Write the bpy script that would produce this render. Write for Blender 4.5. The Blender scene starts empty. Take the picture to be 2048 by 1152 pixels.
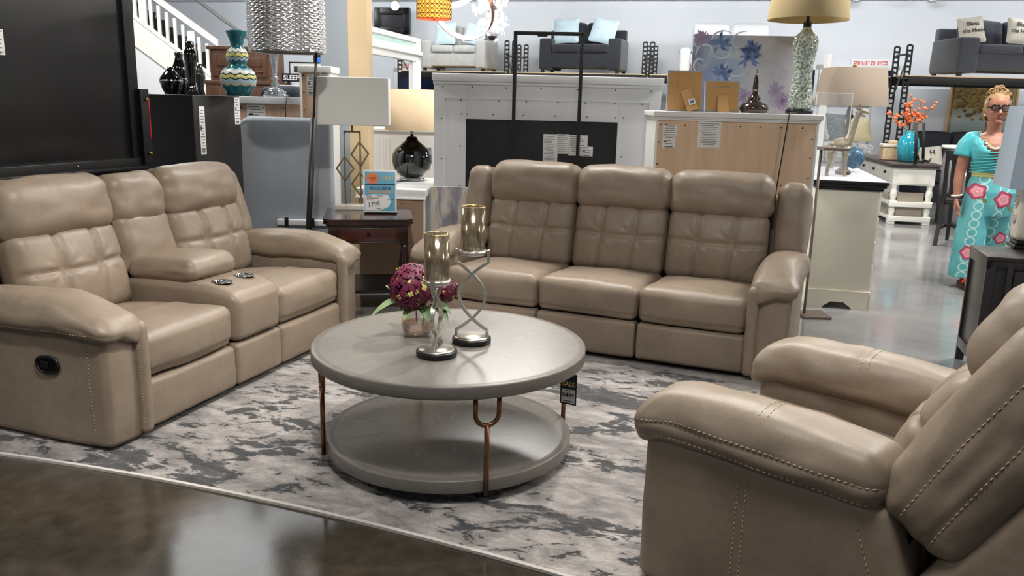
import bpy, math, random
import numpy as np
from mathutils import Vector, Matrix, noise
from mathutils.bvhtree import BVHTree
random.seed(7)
S = bpy.context.scene
COL = S.collection
PI = math.pi
def rad(a): return a*PI/180

# ------------------------------------------------------------------ camera
CF, CPITCH, CROLL, CH = 1650.0, rad(12.75), rad(1.4), 1.42
_F = np.array([0, math.cos(CPITCH), -math.sin(CPITCH)])
_R0 = np.array([1.0, 0, 0]); _U0 = np.array([0, math.sin(CPITCH), math.cos(CPITCH)])
_R = _R0*math.cos(CROLL)+_U0*math.sin(CROLL); _U = -_R0*math.sin(CROLL)+_U0*math.cos(CROLL)
def _ray(x, y): return _F*CF+_R*(x-1024)+_U*(576-y)
def G(x, y, z=0.0):
    d = _ray(x, y); t = (z-CH)/d[2]; return np.array([d[0]*t, d[1]*t, z])
def Y(x, y, yy):
    d = _ray(x, y); t = yy/d[1]; return np.array([d[0]*t, yy, CH+d[2]*t])
cam = bpy.data.cameras.new('camera'); co = bpy.data.objects.new('camera', cam); COL.objects.link(co)
cam.sensor_width = 36; cam.lens = CF/2048*36; cam.clip_start = 0.05
m = Matrix(((_R[0], _U[0], -_F[0], 0), (_R[1], _U[1], -_F[1], 0), (_R[2], _U[2], -_F[2], CH), (0, 0, 0, 1)))
co.matrix_world = m
S.camera = co

# ------------------------------------------------------------------ materials
def lin(c):
    o = []
    for v in c[:3]:
        v /= 255.0
        o.append(v/12.92 if v <= .04045 else ((v+.055)/1.055)**2.4)
    return (*o, 1.0)
_M = {}
class NT:
    def __init__(s, mat): s.t = mat.node_tree; s.n = s.t.nodes; s.l = s.t.links
    def node(s, typ, **kw):
        nd = s.n.new(typ)
        for k, v in kw.items():
            if k in nd.inputs.keys() if isinstance(k, str) and not hasattr(nd, k) else False: nd.inputs[k].default_value = v
            else: setattr(nd, k, v)
        return nd
    def link(s, a, b): s.l.new(a, b)
    def math(s, op, a, b=None, clamp=False):
        nd = s.n.new('ShaderNodeMath'); nd.operation = op; nd.use_clamp = clamp
        for i, v in enumerate((a, b)):
            if v is None: continue
            if isinstance(v, (int, float)): nd.inputs[i].default_value = v
            else: s.l.new(v, nd.inputs[i])
        return nd.outputs[0]
    def mix(s, f, a, b, blend='MIX'):
        nd = s.n.new('ShaderNodeMixRGB'); nd.blend_type = blend
        for i, v in enumerate((f, a, b)):
            if isinstance(v, (int, float)): nd.inputs[i].default_value = v
            elif isinstance(v, tuple): nd.inputs[i].default_value = v
            else: s.l.new(v, nd.inputs[i])
        return nd.outputs[0]
    def ramp(s, f, stops):
        nd = s.n.new('ShaderNodeValToRGB'); e = nd.color_ramp.elements
        while len(e) < len(stops): e.new(.5)
        for i, (p, c) in enumerate(stops): e[i].position = p; e[i].color = c if len(c) == 4 else (*c, 1)
        s.l.new(f, nd.inputs[0]); return nd.outputs[0]
    def coords(s, scale=(1, 1, 1), kind='Object', rot=(0, 0, 0)):
        tc = s.n.new('ShaderNodeTexCoord'); mp = s.n.new('ShaderNodeMapping')
        mp.inputs['Scale'].default_value = scale; mp.inputs['Rotation'].default_value = rot
        s.l.new(tc.outputs[kind], mp.inputs[0]); return mp.outputs[0]
    def noise(s, vec, scale=5, detail=4, rough=.5, dist=0, out=0):
        nd = s.n.new('ShaderNodeTexNoise'); nd.inputs['Scale'].default_value = scale
        nd.inputs['Detail'].default_value = detail; nd.inputs['Roughness'].default_value = rough
        nd.inputs['Distortion'].default_value = dist
        s.l.new(vec, nd.inputs['Vector']); return nd.outputs[out]
    def bump(s, h, strength, dist=.01):
        nd = s.n.new('ShaderNodeBump'); nd.inputs['Strength'].default_value = strength; nd.inputs['Distance'].default_value = dist
        s.l.new(h, nd.inputs['Height']); s.l.new(nd.outputs[0], s.bsdf.inputs['Normal'])
def newmat(name):
    mt = bpy.data.materials.new(name); mt.use_nodes = True
    t = NT(mt); t.bsdf = t.n['Principled BSDF']; t.out = t.n['Material Output']; t.mat = mt
    return t
def M(name, col, rough=.5, metal=0.0, var=0.0, vscale=6.0, bump=0.0, bscale=120.0, coat=0.0, trans=0.0, ior=1.45, alpha=1.0, emit=0.0, sheen=0.0, spec=.5, stretch=(1, 1, 1)):
    if name in _M: return _M[name]
    t = newmat(name); b = t.bsdf; c = lin(col)
    b.inputs['Base Color'].default_value = c; b.inputs['Roughness'].default_value = rough; b.inputs['Metallic'].default_value = metal
    b.inputs['Coat Weight'].default_value = coat; b.inputs['Coat Roughness'].default_value = .08
    b.inputs['Transmission Weight'].default_value = trans; b.inputs['IOR'].default_value = ior; b.inputs['Alpha'].default_value = alpha
    b.inputs['Sheen Weight'].default_value = sheen; b.inputs['Specular IOR Level'].default_value = spec
    if emit: b.inputs['Emission Color'].default_value = c; b.inputs['Emission Strength'].default_value = emit
    if var or bump: v = t.coords(stretch)
    if var:
        n = t.noise(v, vscale, 5, .55)
        hi = tuple(min(1, x*(1+var)) for x in c[:3])+(1,); lo = tuple(x*(1-var) for x in c[:3])+(1,)
        t.link(t.ramp(n, [(.3, lo), (.7, hi)]), b.inputs['Base Color'])
    if bump:
        t.bump(t.noise(v, bscale, 3, .6), bump, .004)
    _M[name] = t.mat; return t.mat
def Mwood(name, dark, light, rough=.4, scale=(1.5, 14, 14), coat=0.0, bump=.1):
    if name in _M: return _M[name]
    t = newmat(name); v = t.coords(scale)
    n = t.noise(v, 2.2, 8, .62, .6)
    t.link(t.ramp(n, [(.28, lin(dark)), (.5, lin([(a+b)/2 for a, b in zip(dark, light)])), (.72, lin(light))]), t.bsdf.inputs['Base Color'])
    t.bsdf.inputs['Roughness'].default_value = rough; t.bsdf.inputs['Coat Weight'].default_value = coat; t.bsdf.inputs['Coat Roughness'].default_value = .12
    if bump: t.bump(n, bump, .003)
    _M[name] = t.mat; return t.mat

# ------------------------------------------------------------------ mesh tools
class MB:
    def __init__(s): s.v = []; s.f = []; s.m = []; s.n = 0; s.flat = []
    def add(s, V, F, mat=0, flat=False):
        V = np.asarray(V, float).reshape(-1, 3)
        s.v.append(V); o = s.n
        for f in F: s.f.append(tuple(int(i)+o for i in f)); s.m.append(mat); s.flat.append(flat)
        s.n += len(V); return s
    def verts(s): return np.concatenate(s.v) if s.v else np.zeros((0, 3))
    def xf(s, fn):
        V = fn(s.verts()); s.v = [np.asarray(V, float)]; return s
    def merge(s, o, mat=None):
        b = s.n; s.v.append(o.verts()); s.n += o.n
        s.f += [tuple(i+b for i in f) for f in o.f]; s.m += o.m if mat is None else [mat]*len(o.m); s.flat += o.flat; return s
    def bvh(s): return BVHTree.FromPolygons([Vector(v) for v in s.verts()], s.f)
    def build(s, name, mats, parent=None, loc=None, rotz=0.0):
        me = bpy.data.meshes.new(name); V = s.verts()
        me.from_pydata(V.tolist(), [], s.f)
        if not isinstance(mats, (list, tuple)): mats = [mats]
        for mt in mats: me.materials.append(mt)
        me.polygons.foreach_set('material_index', s.m)
        me.polygons.foreach_set('use_smooth', [not x for x in s.flat]); me.update()
        o = bpy.data.objects.new(name, me); COL.objects.link(o)
        if parent is not None: o.parent = parent
        if loc is not None: o.location = loc
        if rotz: o.rotation_euler = (0, 0, rotz)
        return o
    # --- primitives
    def box(s, c, size, r=.004, mat=0, seg=2, R=None):
        h = np.array(size)/2; r = min(r, h.min()*.99)
        V, F, N = rbox(h, r, (1, 1, 1), seg)
        if R is not None: V = V@np.array(R).T
        return s.add(V+np.array(c), F, mat, flat=(seg < 2))
    def bx(s, lo, hi, r=.004, mat=0, seg=2):
        lo = np.array(lo, float); hi = np.array(hi, float)
        return s.box((lo+hi)/2, np.abs(hi-lo), r, mat, seg)
    def tube(s, P, r, n=10, mat=0, cap=True, closed=False, sq=False):
        P = np.asarray(P, float); k = len(P); rr = np.broadcast_to(np.asarray(r, float), (k,))
        T = np.gradient(P, axis=0) if not closed else (np.roll(P, -1, 0)-np.roll(P, 1, 0))
        T /= np.linalg.norm(T, axis=1)[:, None]+1e-12
        u = np.array([0, 0, 1.0]) if abs(T[0][2]) < .9 else np.array([1.0, 0, 0])
        V = []
        for i in range(k):
            u = u-T[i]*(u@T[i]); u /= np.linalg.norm(u)+1e-12; w = np.cross(T[i], u)
            a = np.arange(n)*2*PI/n+(PI/4 if n == 4 else 0)
            V.append(P[i]+rr[i]*(np.cos(a)[:, None]*u+np.sin(a)[:, None]*w))
        F = []
        for i in range(k if closed else k-1):
            j = (i+1) % k
            for q in range(n): F.append((i*n+q, i*n+(q+1) % n, j*n+(q+1) % n, j*n+q))
        if cap and not closed:
            F.append(tuple(range(n-1, -1, -1))); F.append(tuple((k-1)*n+q for q in range(n)))
        return s.add(np.concatenate(V), F, mat, flat=(n == 4))
    def cyl(s, p0, p1, r0, r1=None, n=20, mat=0): return s.tube([p0, p1], [r0, r0 if r1 is None else r1], n, mat)
    def lathe(s, prof, n=32, c=(0, 0, 0), mat=0, fn=None, cap=True):
        # prof: (r, z) list, bottom to top on the outside
        a = np.arange(n)*2*PI/n; V = []
        for r, z in prof: V.append(np.stack([r*np.cos(a), r*np.sin(a), 0*a+z], -1))
        V = np.concatenate(V)
        if fn: V = fn(V)
        k = len(prof); F = []
        for i in range(k-1):
            for q in range(n): F.append((i*n+q, i*n+(q+1) % n, (i+1)*n+(q+1) % n, (i+1)*n+q))
        if cap:
            if prof[0][0] > 1e-4: F.append(tuple(range(n-1, -1, -1)))
            if prof[-1][0] > 1e-4: F.append(tuple((k-1)*n+q for q in range(n)))
        return s.add(V+np.array(c), F, mat)
    def ball(s, c, r, n=16, mat=0, sc=(1, 1, 1)):
        p = [(max(1e-5, r*math.sin(t)), -r*math.cos(t)) for t in np.linspace(0, PI, n//2+1)]
        return s.lathe(p, n, c, mat, fn=lambda V: V*np.array(sc))
    def prism(s, poly, z0, z1, mat=0, axes=(0, 1, 2), flat=True):
        # poly in (a,b) extruded along c from z0 to z1 ; axes = where a,b,c go
        k = len(poly); V = np.zeros((2*k, 3))
        for i, (a, b) in enumerate(poly):
            for j, z in ((i, z0), (k+i, z1)): V[j, axes[0]] = a; V[j, axes[1]] = b; V[j, axes[2]] = z
        F = [tuple(range(k-1, -1, -1)), tuple(range(k, 2*k))]+[(i, (i+1) % k, k+(i+1) % k, k+i) for i in range(k)]
        return s.add(V, F, mat, flat)
    def text(s, txt, size, at, right, up, mat=0, center=True, depth=.0012, bold=0.0, sx=1.0, mirror=False):
        V, F = textmesh(txt, size, bold)
        if len(V) == 0: return s
        V = V.copy(); V[:, 0] *= sx
        if center: V[:, 0] -= (V[:, 0].min()+V[:, 0].max())/2
        if mirror: V[:, 0] *= -1
        r = np.array(right, float); u = np.array(up, float); nrm = np.cross(r, u)
        W = np.array(at)+V[:, :1]*r+V[:, 1:2]*u+(V[:, 2:3]*depth)*nrm
        return s.add(W, F, mat, True)
_TX = {}
def textmesh(txt, size, bold=0.0):
    k = (txt, bold)
    if k not in _TX:
        cu = bpy.data.curves.new('t', 'FONT'); cu.body = txt; cu.size = 1; cu.resolution_u = 3; cu.extrude = .5; cu.offset = bold
        ob = bpy.data.objects.new('t', cu); COL.objects.link(ob)
        dg = bpy.context.evaluated_depsgraph_get(); ev = ob.evaluated_get(dg); me = ev.to_mesh()
        V = np.array([tuple(v.co) for v in me.vertices]).reshape(-1, 3); F = [tuple(p.vertices) for p in me.polygons]
        ev.to_mesh_clear(); bpy.data.objects.remove(ob); bpy.data.curves.remove(cu)
        _TX[k] = (V, F)
    V, F = _TX[k]
    return V*np.array([size, size, 1]) if len(V) else V, F

def _axis(h, r, n, seg):
    th = np.tan(np.arange(1, seg+1)*(PI/4)/seg)
    inner = np.linspace(-(h-r), h-r, n+1)
    return np.concatenate([-(h-r)-r*th[::-1], inner, (h-r)+r*th])
def rbox(h, r, n=(4, 4, 4), seg=3):
    """rounded box; returns verts, quads, normals"""
    ax = [_axis(h[i], r, n[i], seg) for i in range(3)]
    L = [len(a) for a in ax]
    idx = -np.ones(L, int); V = []
    for i in range(L[0]):
        for j in range(L[1]):
            for k in range(L[2]):
                if i in (0, L[0]-1) or j in (0, L[1]-1) or k in (0, L[2]-1):
                    idx[i, j, k] = len(V); V.append((ax[0][i], ax[1][j], ax[2][k]))
    V = np.array(V); hh = np.array(h)-r
    inn = np.clip(V, -hh, hh); d = V-inn; ln = np.linalg.norm(d, axis=1)[:, None]; N = d/(ln+1e-12)
    P = inn+N*r
    F = []
    for a in range(3):
        b, c = (a+1) % 3, (a+2) % 3
        for side in (0, L[a]-1):
            for p in range(L[b]-1):
                for q in range(L[c]-1):
                    def I(pp, qq):
                        t = [0, 0, 0]; t[a] = side; t[b] = pp; t[c] = qq; return idx[tuple(t)]
                    f = (I(p, q), I(p+1, q), I(p+1, q+1), I(p, q+1))
                    F.append(f if side else f[::-1])
    return P, F, N
def cushion(h, r, n=(10, 6, 8), seg=4, bul=(0, 0, 0, 0, 0, 0), disp=None, pw=.8):
    """puffed rounded box. bul = bulge on -x,+x,-y,+y,-z,+z ; disp(u,N)->extra offset along N"""
    P, F, N = rbox(h, r, n, seg); h = np.array(h); u = P/h
    off = np.zeros(len(P))
    for a in range(3):
        b, c = (a+1) % 3, (a+2) % 3
        w = np.clip(1-u[:, b]**2, 0, 1)**pw*np.clip(1-u[:, c]**2, 0, 1)**pw
        nb = np.abs(N[:, a])**1.5
        off += nb*w*np.where(N[:, a] < 0, bul[2*a], bul[2*a+1])
    if disp is not None: off += disp(u, N)
    mb = MB(); mb.add(P+N*off[:, None], F); return mb
def rotx(P, a, c=(0, 0, 0)):
    c = np.array(c); Q = P-c; ca, sa = math.cos(a), math.sin(a)
    return np.stack([Q[:, 0], Q[:, 1]*ca-Q[:, 2]*sa, Q[:, 1]*sa+Q[:, 2]*ca], -1)+c
def roty(P, a, c=(0, 0, 0)):
    c = np.array(c); Q = P-c; ca, sa = math.cos(a), math.sin(a)
    return np.stack([Q[:, 0]*ca+Q[:, 2]*sa, Q[:, 1], -Q[:, 0]*sa+Q[:, 2]*ca], -1)+c
def rotz(P, a, c=(0, 0, 0)):
    c = np.array(c); Q = P-c; ca, sa = math.cos(a), math.sin(a)
    return np.stack([Q[:, 0]*ca-Q[:, 1]*sa, Q[:, 0]*sa+Q[:, 1]*ca, Q[:, 2]], -1)+c
def gs(x, w): return np.exp(-(x/w)**2)
def wob(P, amp, sc, seed=0.0):
    """smooth leather undulation"""
    return np.array([noise.noise(Vector((p[0]*sc+seed, p[1]*sc, p[2]*sc)))*amp for p in P])
def stitch(mb, bvh, path, d, mat=1, dash=.011, gap=.007, r=.0013, lift=.0006):
    """light thread dashes laid on the surface: path is cast along d onto bvh"""
    path = np.asarray(path, float); seg = np.linalg.norm(np.diff(path, axis=0), axis=1); cum = np.concatenate([[0], np.cumsum(seg)])
    tot = cum[-1]; s = 0.0; d = Vector(d).normalized()
    def pt(t): return Vector([np.interp(t, cum, path[:, i]) for i in range(3)])
    while s+dash < tot:
        a, na, _, _ = bvh.ray_cast(pt(s)-d*.3, d, 1.0); b, nb, _, _ = bvh.ray_cast(pt(s+dash)-d*.3, d, 1.0)
        if a is not None and b is not None and (a-b).length < dash*2.5:
            a = np.array(a+na*lift); b = np.array(b+nb*lift)
            mb.tube([a, (a+b)/2+np.array(na)*r*.6, b], [r*.6, r, r*.6], 5, mat)
        s += dash+gap

# ------------------------------------------------------------------ scene graph
def tag(o, label, cat, group=None, kind=None):
    o['label'] = label; o['category'] = cat
    if group: o['group'] = group
    if kind: o['kind'] = kind
    return o
def thing(name, label, cat, loc=(0, 0, 0), rz=0.0, group=None):
    o = bpy.data.objects.new(name, None); COL.objects.link(o); o.empty_display_size = .1
    o.location = tuple(float(x) for x in loc); o.rotation_euler = (0, 0, rz)
    return tag(o, label, cat, group)
def struct(o): o['kind'] = 'structure'; return o
def copy_thing(src, loc, rz, label, group=None):
    r = src.copy(); COL.objects.link(r); r.location = tuple(float(x) for x in loc); r.rotation_euler = (0, 0, rz); r['label'] = label
    if group: r['group'] = group
    for ch in list(src.children):
        c = ch.copy(); COL.objects.link(c); c.parent = r
        for g in list(ch.children):
            d = g.copy(); COL.objects.link(d); d.parent = c
    return r
# ------------------------------------------------------------------ leather seating
def leather():
    t = newmat('taupe_leather'); v = t.coords()
    n = t.noise(v, 5, 4, .5); n2 = t.noise(v, 26, 5, .6)
    c = t.ramp(n, [(.3, lin((131, 117, 102))), (.7, lin((145, 130, 114)))])
    t.link(t.mix(.14, c, t.ramp(n2, [(.3, lin((114, 99, 83))), (.7, lin((164, 146, 127)))])), t.bsdf.inputs['Base Color'])
    t.bsdf.inputs['Roughness'].default_value = .43; t.bsdf.inputs['Specular IOR Level'].default_value = .42
    h = t.math('ADD', t.math('MULTIPLY', t.noise(v, 30, 4, .55), 1.4), t.math('MULTIPLY', t.noise(v, 420, 2, .5), .28))
    t.bump(h, .16, .006); return t.mat
LEA = leather()
THR = M('light_thread', (196, 176, 150), .7)
BLK = M('black_plastic', (12, 12, 13), .4)
DARKBASE = M('black_base_cloth', (14, 13, 13), .8)
CHROME = M('chrome', (205, 205, 205), .12, 1.0)

def crease(x, w=.045, depth=1.0): return -depth*gs(x, w)
def back_disp(depth=.018, us=(-.36, .36), vs=(.10,), dim=(.29, .2), seed=0):
    """tufted front (-y) : vertical and horizontal sewn channels, deeper at the crossings with radiating folds"""
    def f(u, N):
        wt = np.clip(-N[:, 1], 0, 1)
        x = u[:, 0]*dim[0]; z = u[:, 2]*dim[1]
        d = np.zeros(len(u))
        for a in us: d = np.minimum(d, -depth*gs(x-a*dim[0]-.012*np.sin(z*9), .016))
        for b in vs: d = np.minimum(d, -depth*.8*gs(z-b*dim[1]+.01*np.cos(x*7), .015))
        for a in us:
            for b in vs:
                dx = x-a*dim[0]; dz = z-b*dim[1]; rr = np.sqrt(dx**2+dz**2); th = np.arctan2(dz, dx)
                d -= depth*.8*gs(rr, .045)
                d += depth*.15*np.cos(9*th+seed+a*5)*gs(rr-.06, .045)*(1+np.sin(th*2+seed))*.6
        return d*wt
    return f
def top_wrinkle(amp, seed, axis=0):
    def f(u, N):
        return np.array([noise.noise(Vector((a[0]*2+seed, a[1]*2, a[2]*2)))*amp for a in u])
    return f

def seat_unit(root, x0, x1, seed=0, split=False, st=True, lean=0.0, yb=0.0, foot=True, hd=True, foot_n='footrest', hz=0.0):
    w = x1-x0; xc = (x0+x1)/2; hx = w/2-.003; g = .0
    # footrest panel
    if foot:
        fb = cushion((hx, .045, .103), .024, (14, 3, 6), 4, (0, 0, .010, 0, 0, 0), top_wrinkle(.003, seed))
        fb.xf(lambda P: P+np.array([xc, .05, .130])); fb.build(foot_n, [LEA, THR], root)
    # seat cushion
    def sd(u, N):
        x = u[:, 0]; y = u[:, 1]; z = u[:, 2]
        d = np.array([noise.noise(Vector((a[0]*1.6+seed*3, a[1]*1.6, a[2]*1.2)))*.008 for a in u])
        fr = np.clip(-N[:, 1], 0, 1); tp = np.clip(N[:, 2], 0, 1)
        d += fr*(-.009*gs(z+.66, .09))
        if split: d += tp*(-.010*gs(y-.10+.10*np.sin(x*2.2), .05)+.006*gs(y+.12, .14))
        else: d += tp*(-.004*gs(y+.74, .035))
        return d
    sc = cushion((hx, .325, .098), .045, (16, 16, 8), 4, (0, 0, .022, 0, 0, .030), sd)
    def sdef(P):
        Q = P.copy(); u = np.clip((Q[:, 1]+.325)/.65, 0, 1); top = np.clip((Q[:, 2]+.098)/.196, 0, 1)
        Q[:, 2] -= top*.04*u; Q[:, 2] += (1-top)*0
        return Q+np.array([xc, .335, .334])
    sc.xf(sdef); b = sc.bvh()
    if st:
        stitch(sc, b, [(x0+.03, -.1, .275), (x1-.03, -.1, .275)], (0, 1, 0), dash=.009, gap=.005, r=.0011)
        if not split: stitch(sc, b, [(x0+.05, .085, .7), (x1-.05, .085, .7)], (0, 0, -1), dash=.009, gap=.005, r=.0011)
    sc.build('seat_cushion', [LEA, THR], root)
    # tufted back
    bc = cushion((hx-.002, .085, .215), .06, (44, 4, 34), 4, (.004, .004, .050, 0, 0, .010), back_disp(dim=(hx, .215), seed=seed))
    bb = bc.bvh()
    if st:
        for a in (-.36, .36):
            zz = np.linspace(-.17, .17, 12); stitch(bc, bb, np.stack([a*hx+.012*np.sin(zz*9)+.004, 0*zz-.5, zz], -1), (0, 1, 0), dash=.007, gap=.006, r=.0008)
        xx = np.linspace(-hx*.85, hx*.85, 14); stitch(bc, bb, np.stack([xx, 0*xx-.5, .10*.215-.01*np.cos(xx*7)+.005], -1), (0, 1, 0), dash=.007, gap=.006, r=.0008)
    piv = np.array([xc, .62+yb, .42])
    bc.xf(lambda P: rotx(P+np.array([xc, .640+yb, .590]), -rad(9)-lean, piv)); bc.build('backrest', [LEA, THR], root)
    # headrest pillow
    if hd:
        hc = cushion((hx+.006, .115, .138), .085, (22, 6, 10), 5, (.006, .006, .026, .01, .012, .012), top_wrinkle(.009, seed+9))
        hc.xf(lambda P: rotx(P+np.array([xc, .655+yb, .895+hz]), -rad(7)-lean, piv)); hc.build('headrest', [LEA, THR], root)

def arm(root, x0, x1, side, L=.86, st=False, seed=0, st2=False, handle=False, padH=.52, fall=True):
    """arm between x0 and x1; side=+1 outer face at +x. panel + padded top with a front that falls over"""
    w = x1-x0; xc = (x0+x1)/2
    def pd(u, N):
        d = np.array([noise.noise(Vector((a[0]*1.2+seed, a[1]*2.5, a[2]*1.6)))*.006 for a in u])
        out = np.clip(N[:, 0]*side, 0, 1)
        d += out*(-.004*gs((u[:, 1]+.80), .02)) if not st2 else out*(-.004*gs((u[:, 1]+.05), .02))
        return d
    pb = cushion((w/2-.012, L/2, .238), .03, (5, 22, 10), 4, (.004, .004, .012, 0, 0, 0), pd)
    pb.xf(lambda P: P+np.array([xc+side*.004, L/2+.012, .244]))
    if st2: pb.xf(lambda P: P+np.array([0, 1, 0])*(.13*np.clip((.46-P[:, 2])/.42, 0, 1)*np.clip(P[:, 1]/L, 0, 1)**3)[:, None])
    bp = pb.bvh()
    if st2:
        for o in (-.012, .012):
            stitch(pb, bp, [(xc, L*.475+o, .45), (xc, L*.475+o+.0, .06)], (-side, 0, 0), dash=.009, gap=.006, r=.0013)
        stitch(pb, bp, [(xc, L*.90, .44), (xc, L*1.10, .06)], (-side, 0, 0), dash=.009, gap=.006, r=.0013)
    elif st:
        stitch(pb, bp, [(xc, .095, .45), (xc, .085, .06)], (-side, 0, 0), dash=.009, gap=.006, r=.0012)
    pn = pb.build('arm_panel', [LEA, THR], root)
    # pad
    Lp = L+.03; zb = .455; hz = .068
    def dd(u, N):
        d = np.array([noise.noise(Vector((a[0]*1.1+seed*2, a[1]*3.2, a[2]*1.3)))*.007 for a in u])
        tp = np.clip(N[:, 2], 0, 1); d += tp*(-.0035*gs(u[:, 1]-(.05), .012))
        fr = gs(u[:, 1]+.78, .10)
        d += fr*.0035*np.sin(u[:, 0]*16+u[:, 1]*40+seed)*np.clip(N[:, 2]+N[:, 0]*side*.5, 0, 1)
        out = np.clip(N[:, 0]*side, 0, 1); d += out*(-.003*gs(u[:, 2]-.05, .12)) if st2 else 0
        return d
    ac = cushion((w/2+.012, Lp/2, hz), .062, (8, 34, 4), 5, (.006, .006, 0, 0, 0, .036), dd)
    def bend_old(P):
        Q = P.copy(); Q[:, 1] += Lp/2-.02; Q[:, 2] += hz   # y from -.02, z from 0 (bottom)
        y0 = .085; R = .045
        s = y0-Q[:, 1]; k = s > 0; th = np.clip(s/(R+.05), 0, 1.25); hh = Q[:, 2]
        ny = y0-(R+hh)*np.sin(th); nz = -R+(R+hh)*np.cos(th)
        Q[k, 1] = ny[k]; Q[k, 2] = nz[k]
        Q[:, 2] += -.02*np.clip((Q[:, 1]-.25)/.6, 0, 1)
        return Q+np.array([xc+side*.010, 0, zb])
    def bend(P):
        Q = P.copy(); Q[:, 1] += Lp/2-.03; Q[:, 2] += hz
        f = np.clip((.30-Q[:, 1])/.33, 0, 1)
        Q[:, 2] = Q[:, 2]*(1-.42*f**1.6)-.012*f**2
        inn = np.clip(-side*(Q[:, 0])/(w/2)+.15, 0, 1)*np.clip((.05-Q[:, 1])/.07, 0, 1)
        Q[:, 2] -= inn*.05*np.clip(1-Q[:, 2]/.08, 0, 1)
        Q[:, 2] += -.02*np.clip((Q[:, 1]-.25)/.6, 0, 1)
        return Q+np.array([xc+side*.010, 0, zb])
    def soft(P):
        Q = P.copy(); Q[:, 1] += Lp/2-.035; Q[:, 2] += hz
        Q[:, 2] += -.045*np.clip((.12-Q[:, 1])/.16, 0, 1)**2
        return Q+np.array([xc+side*.010, 0, zb])
    ac.xf(bend if fall else soft); ba = ac.bvh()
    if st2:
        for z in (zb+.035, zb+.085):
            yy = np.linspace(.0, L-.02, 30); stitch(ac, ba, np.stack([0*yy+xc, yy, z-.02*np.clip((yy-.25)/.6, 0, 1)-.035*np.clip((.12-yy)/.16, 0, 1)], -1), (-side, 0, 0), dash=.010, gap=.006, r=.0017)
        for o in (-.012, .012):
            xx = np.linspace(xc-w/2, xc+w/2-.012, 12) if side > 0 else np.linspace(xc-w/2+.012, xc+w/2, 12)
            stitch(ac, ba, np.stack([xx, 0*xx+Lp/2*1.05-.02+o, 0*xx+.9], -1), (0, 0, -1), dash=.009, gap=.006, r=.0013)
    elif st:
        yy = np.linspace(.06, L-.05, 20); stitch(ac, ba, np.stack([0*yy+xc, yy, 0*yy+zb+.03-.02*np.clip((yy-.25)/.6, 0, 1)], -1), (-side, 0, 0), dash=.009, gap=.006, r=.0012)
    ac.build('arm_pad', [LEA, THR], root)
    # narrow strip down the inner front edge
    if fall:
        sb = cushion((.028, .03, .235), .024, (3, 3, 10), 4, (0, 0, .006, 0, 0, .01))
        sb.xf(lambda P: P+np.array([xc-side*(w/2-.020), .003, .262]))
        bs = sb.bvh(); stitch(sb, bs, [(xc-side*(w/2-.044), -.1, .08), (xc-side*(w/2-.044), -.1, .42)], (0, 1, 0), dash=.008, gap=.005, r=.0009)
        sb.build('front_strip', [LEA, THR], root)
    if handle:
        hb = MB(); a = np.linspace(0, 2*PI, 32, endpoint=False)
        e = np.sign(np.cos(a))*np.abs(np.cos(a))**.7, np.sign(np.sin(a))*np.abs(np.sin(a))**.8
        xo = x1-.012+.004 if side > 0 else x0+.012+.004*-1
        xo = (xc+side*(w/2-.006))
        hb.prism([(.30+.055*p+.012*q, .335+.032*q-.008*p) for p, q in zip(*e)], xo-.004, xo+side*.004, 0, (1, 2, 0))
        hb.tube(np.stack([0*a+xo+side*.004, .30+.055*e[0]+.012*e[1], .335+.032*e[1]-.008*e[0]], -1), .006, 8, 0, closed=True)
        hb.box((xo+side*.006, .315, .333), (.008, .04, .03), .004)
        hb.build('release_handle', BLK, pn)

def wing(root, xc, hx, yb=0.0, lean=0.0, st=False, side=1, h=(.16, .215), zc=.775, rise=0):
    def dd(u, N): return np.array([noise.noise(Vector((a[0]*1.3+xc*7, a[1]*2, a[2]*2)))*.007 for a in u])
    wb = cushion((hx, h[0], h[1]), min(hx*.9, .06), (5, 10, 14), 4, (.01, .01, .015, 0, 0, .012), dd)
    wb.xf(lambda P: rotx(P+np.array([xc, .735+yb, zc]), -rad(12)-lean, (xc, .62+yb, .42)))
    wb.build('side_wing', [LEA, THR], root)

def sofa_base(root, W, y0=.05, y1=.90):
    b = MB(); b.bx((.05, y0+.01, .001), (W-.05, y1, .06), .01)
    b.build('base_frame', DARKBASE, root)
    k = MB(); 
    bc = cushion((W/2-.10, .07, .40), .04, (20, 3, 12), 3, (0, 0, 0, .02, 0, 0))
    bc.xf(lambda P: rotx(P+np.array([W/2, .83, .50]), -rad(7), (0, .8, .1))); bc.build('back_panel', LEA, root)

# --- console loveseat
LSP = (-1.568, 3.042, 0.013); LSA = rad(71.0)
ls = thing('reclining_loveseat', 'taupe leather two-seat reclining sofa with centre console and cup holders', 'sofa', LSP, LSA)
LW = 1.955; a0, s1, c0, c1, s2 = .0, .205, .793, 1.162, 1.75
sofa_base(ls, LW)
arm(ls, 0, .205, -1, st=True, seed=1, handle=True)
arm(ls, 1.75, 1.955, 1, st=True, seed=4)
seat_unit(ls, s1, c0, 1, split=True, lean=rad(6), yb=.02); seat_unit(ls, c1, s2, 5, split=True, lean=rad(6), yb=.02)
wing(ls, 1.845, .07, .06, rad(6)); wing(ls, .105, .07, .06, rad(6))
cx = (c0+c1)/2; cw = (c1-c0)/2-.003
fb = cushion((cw, .045, .103), .022, (8, 3, 5), 3, (0, 0, .006, 0, 0, 0)); fb.xf(lambda P: P+np.array([cx, .048, .132])); fb.build('console_front', LEA, ls)
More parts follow.
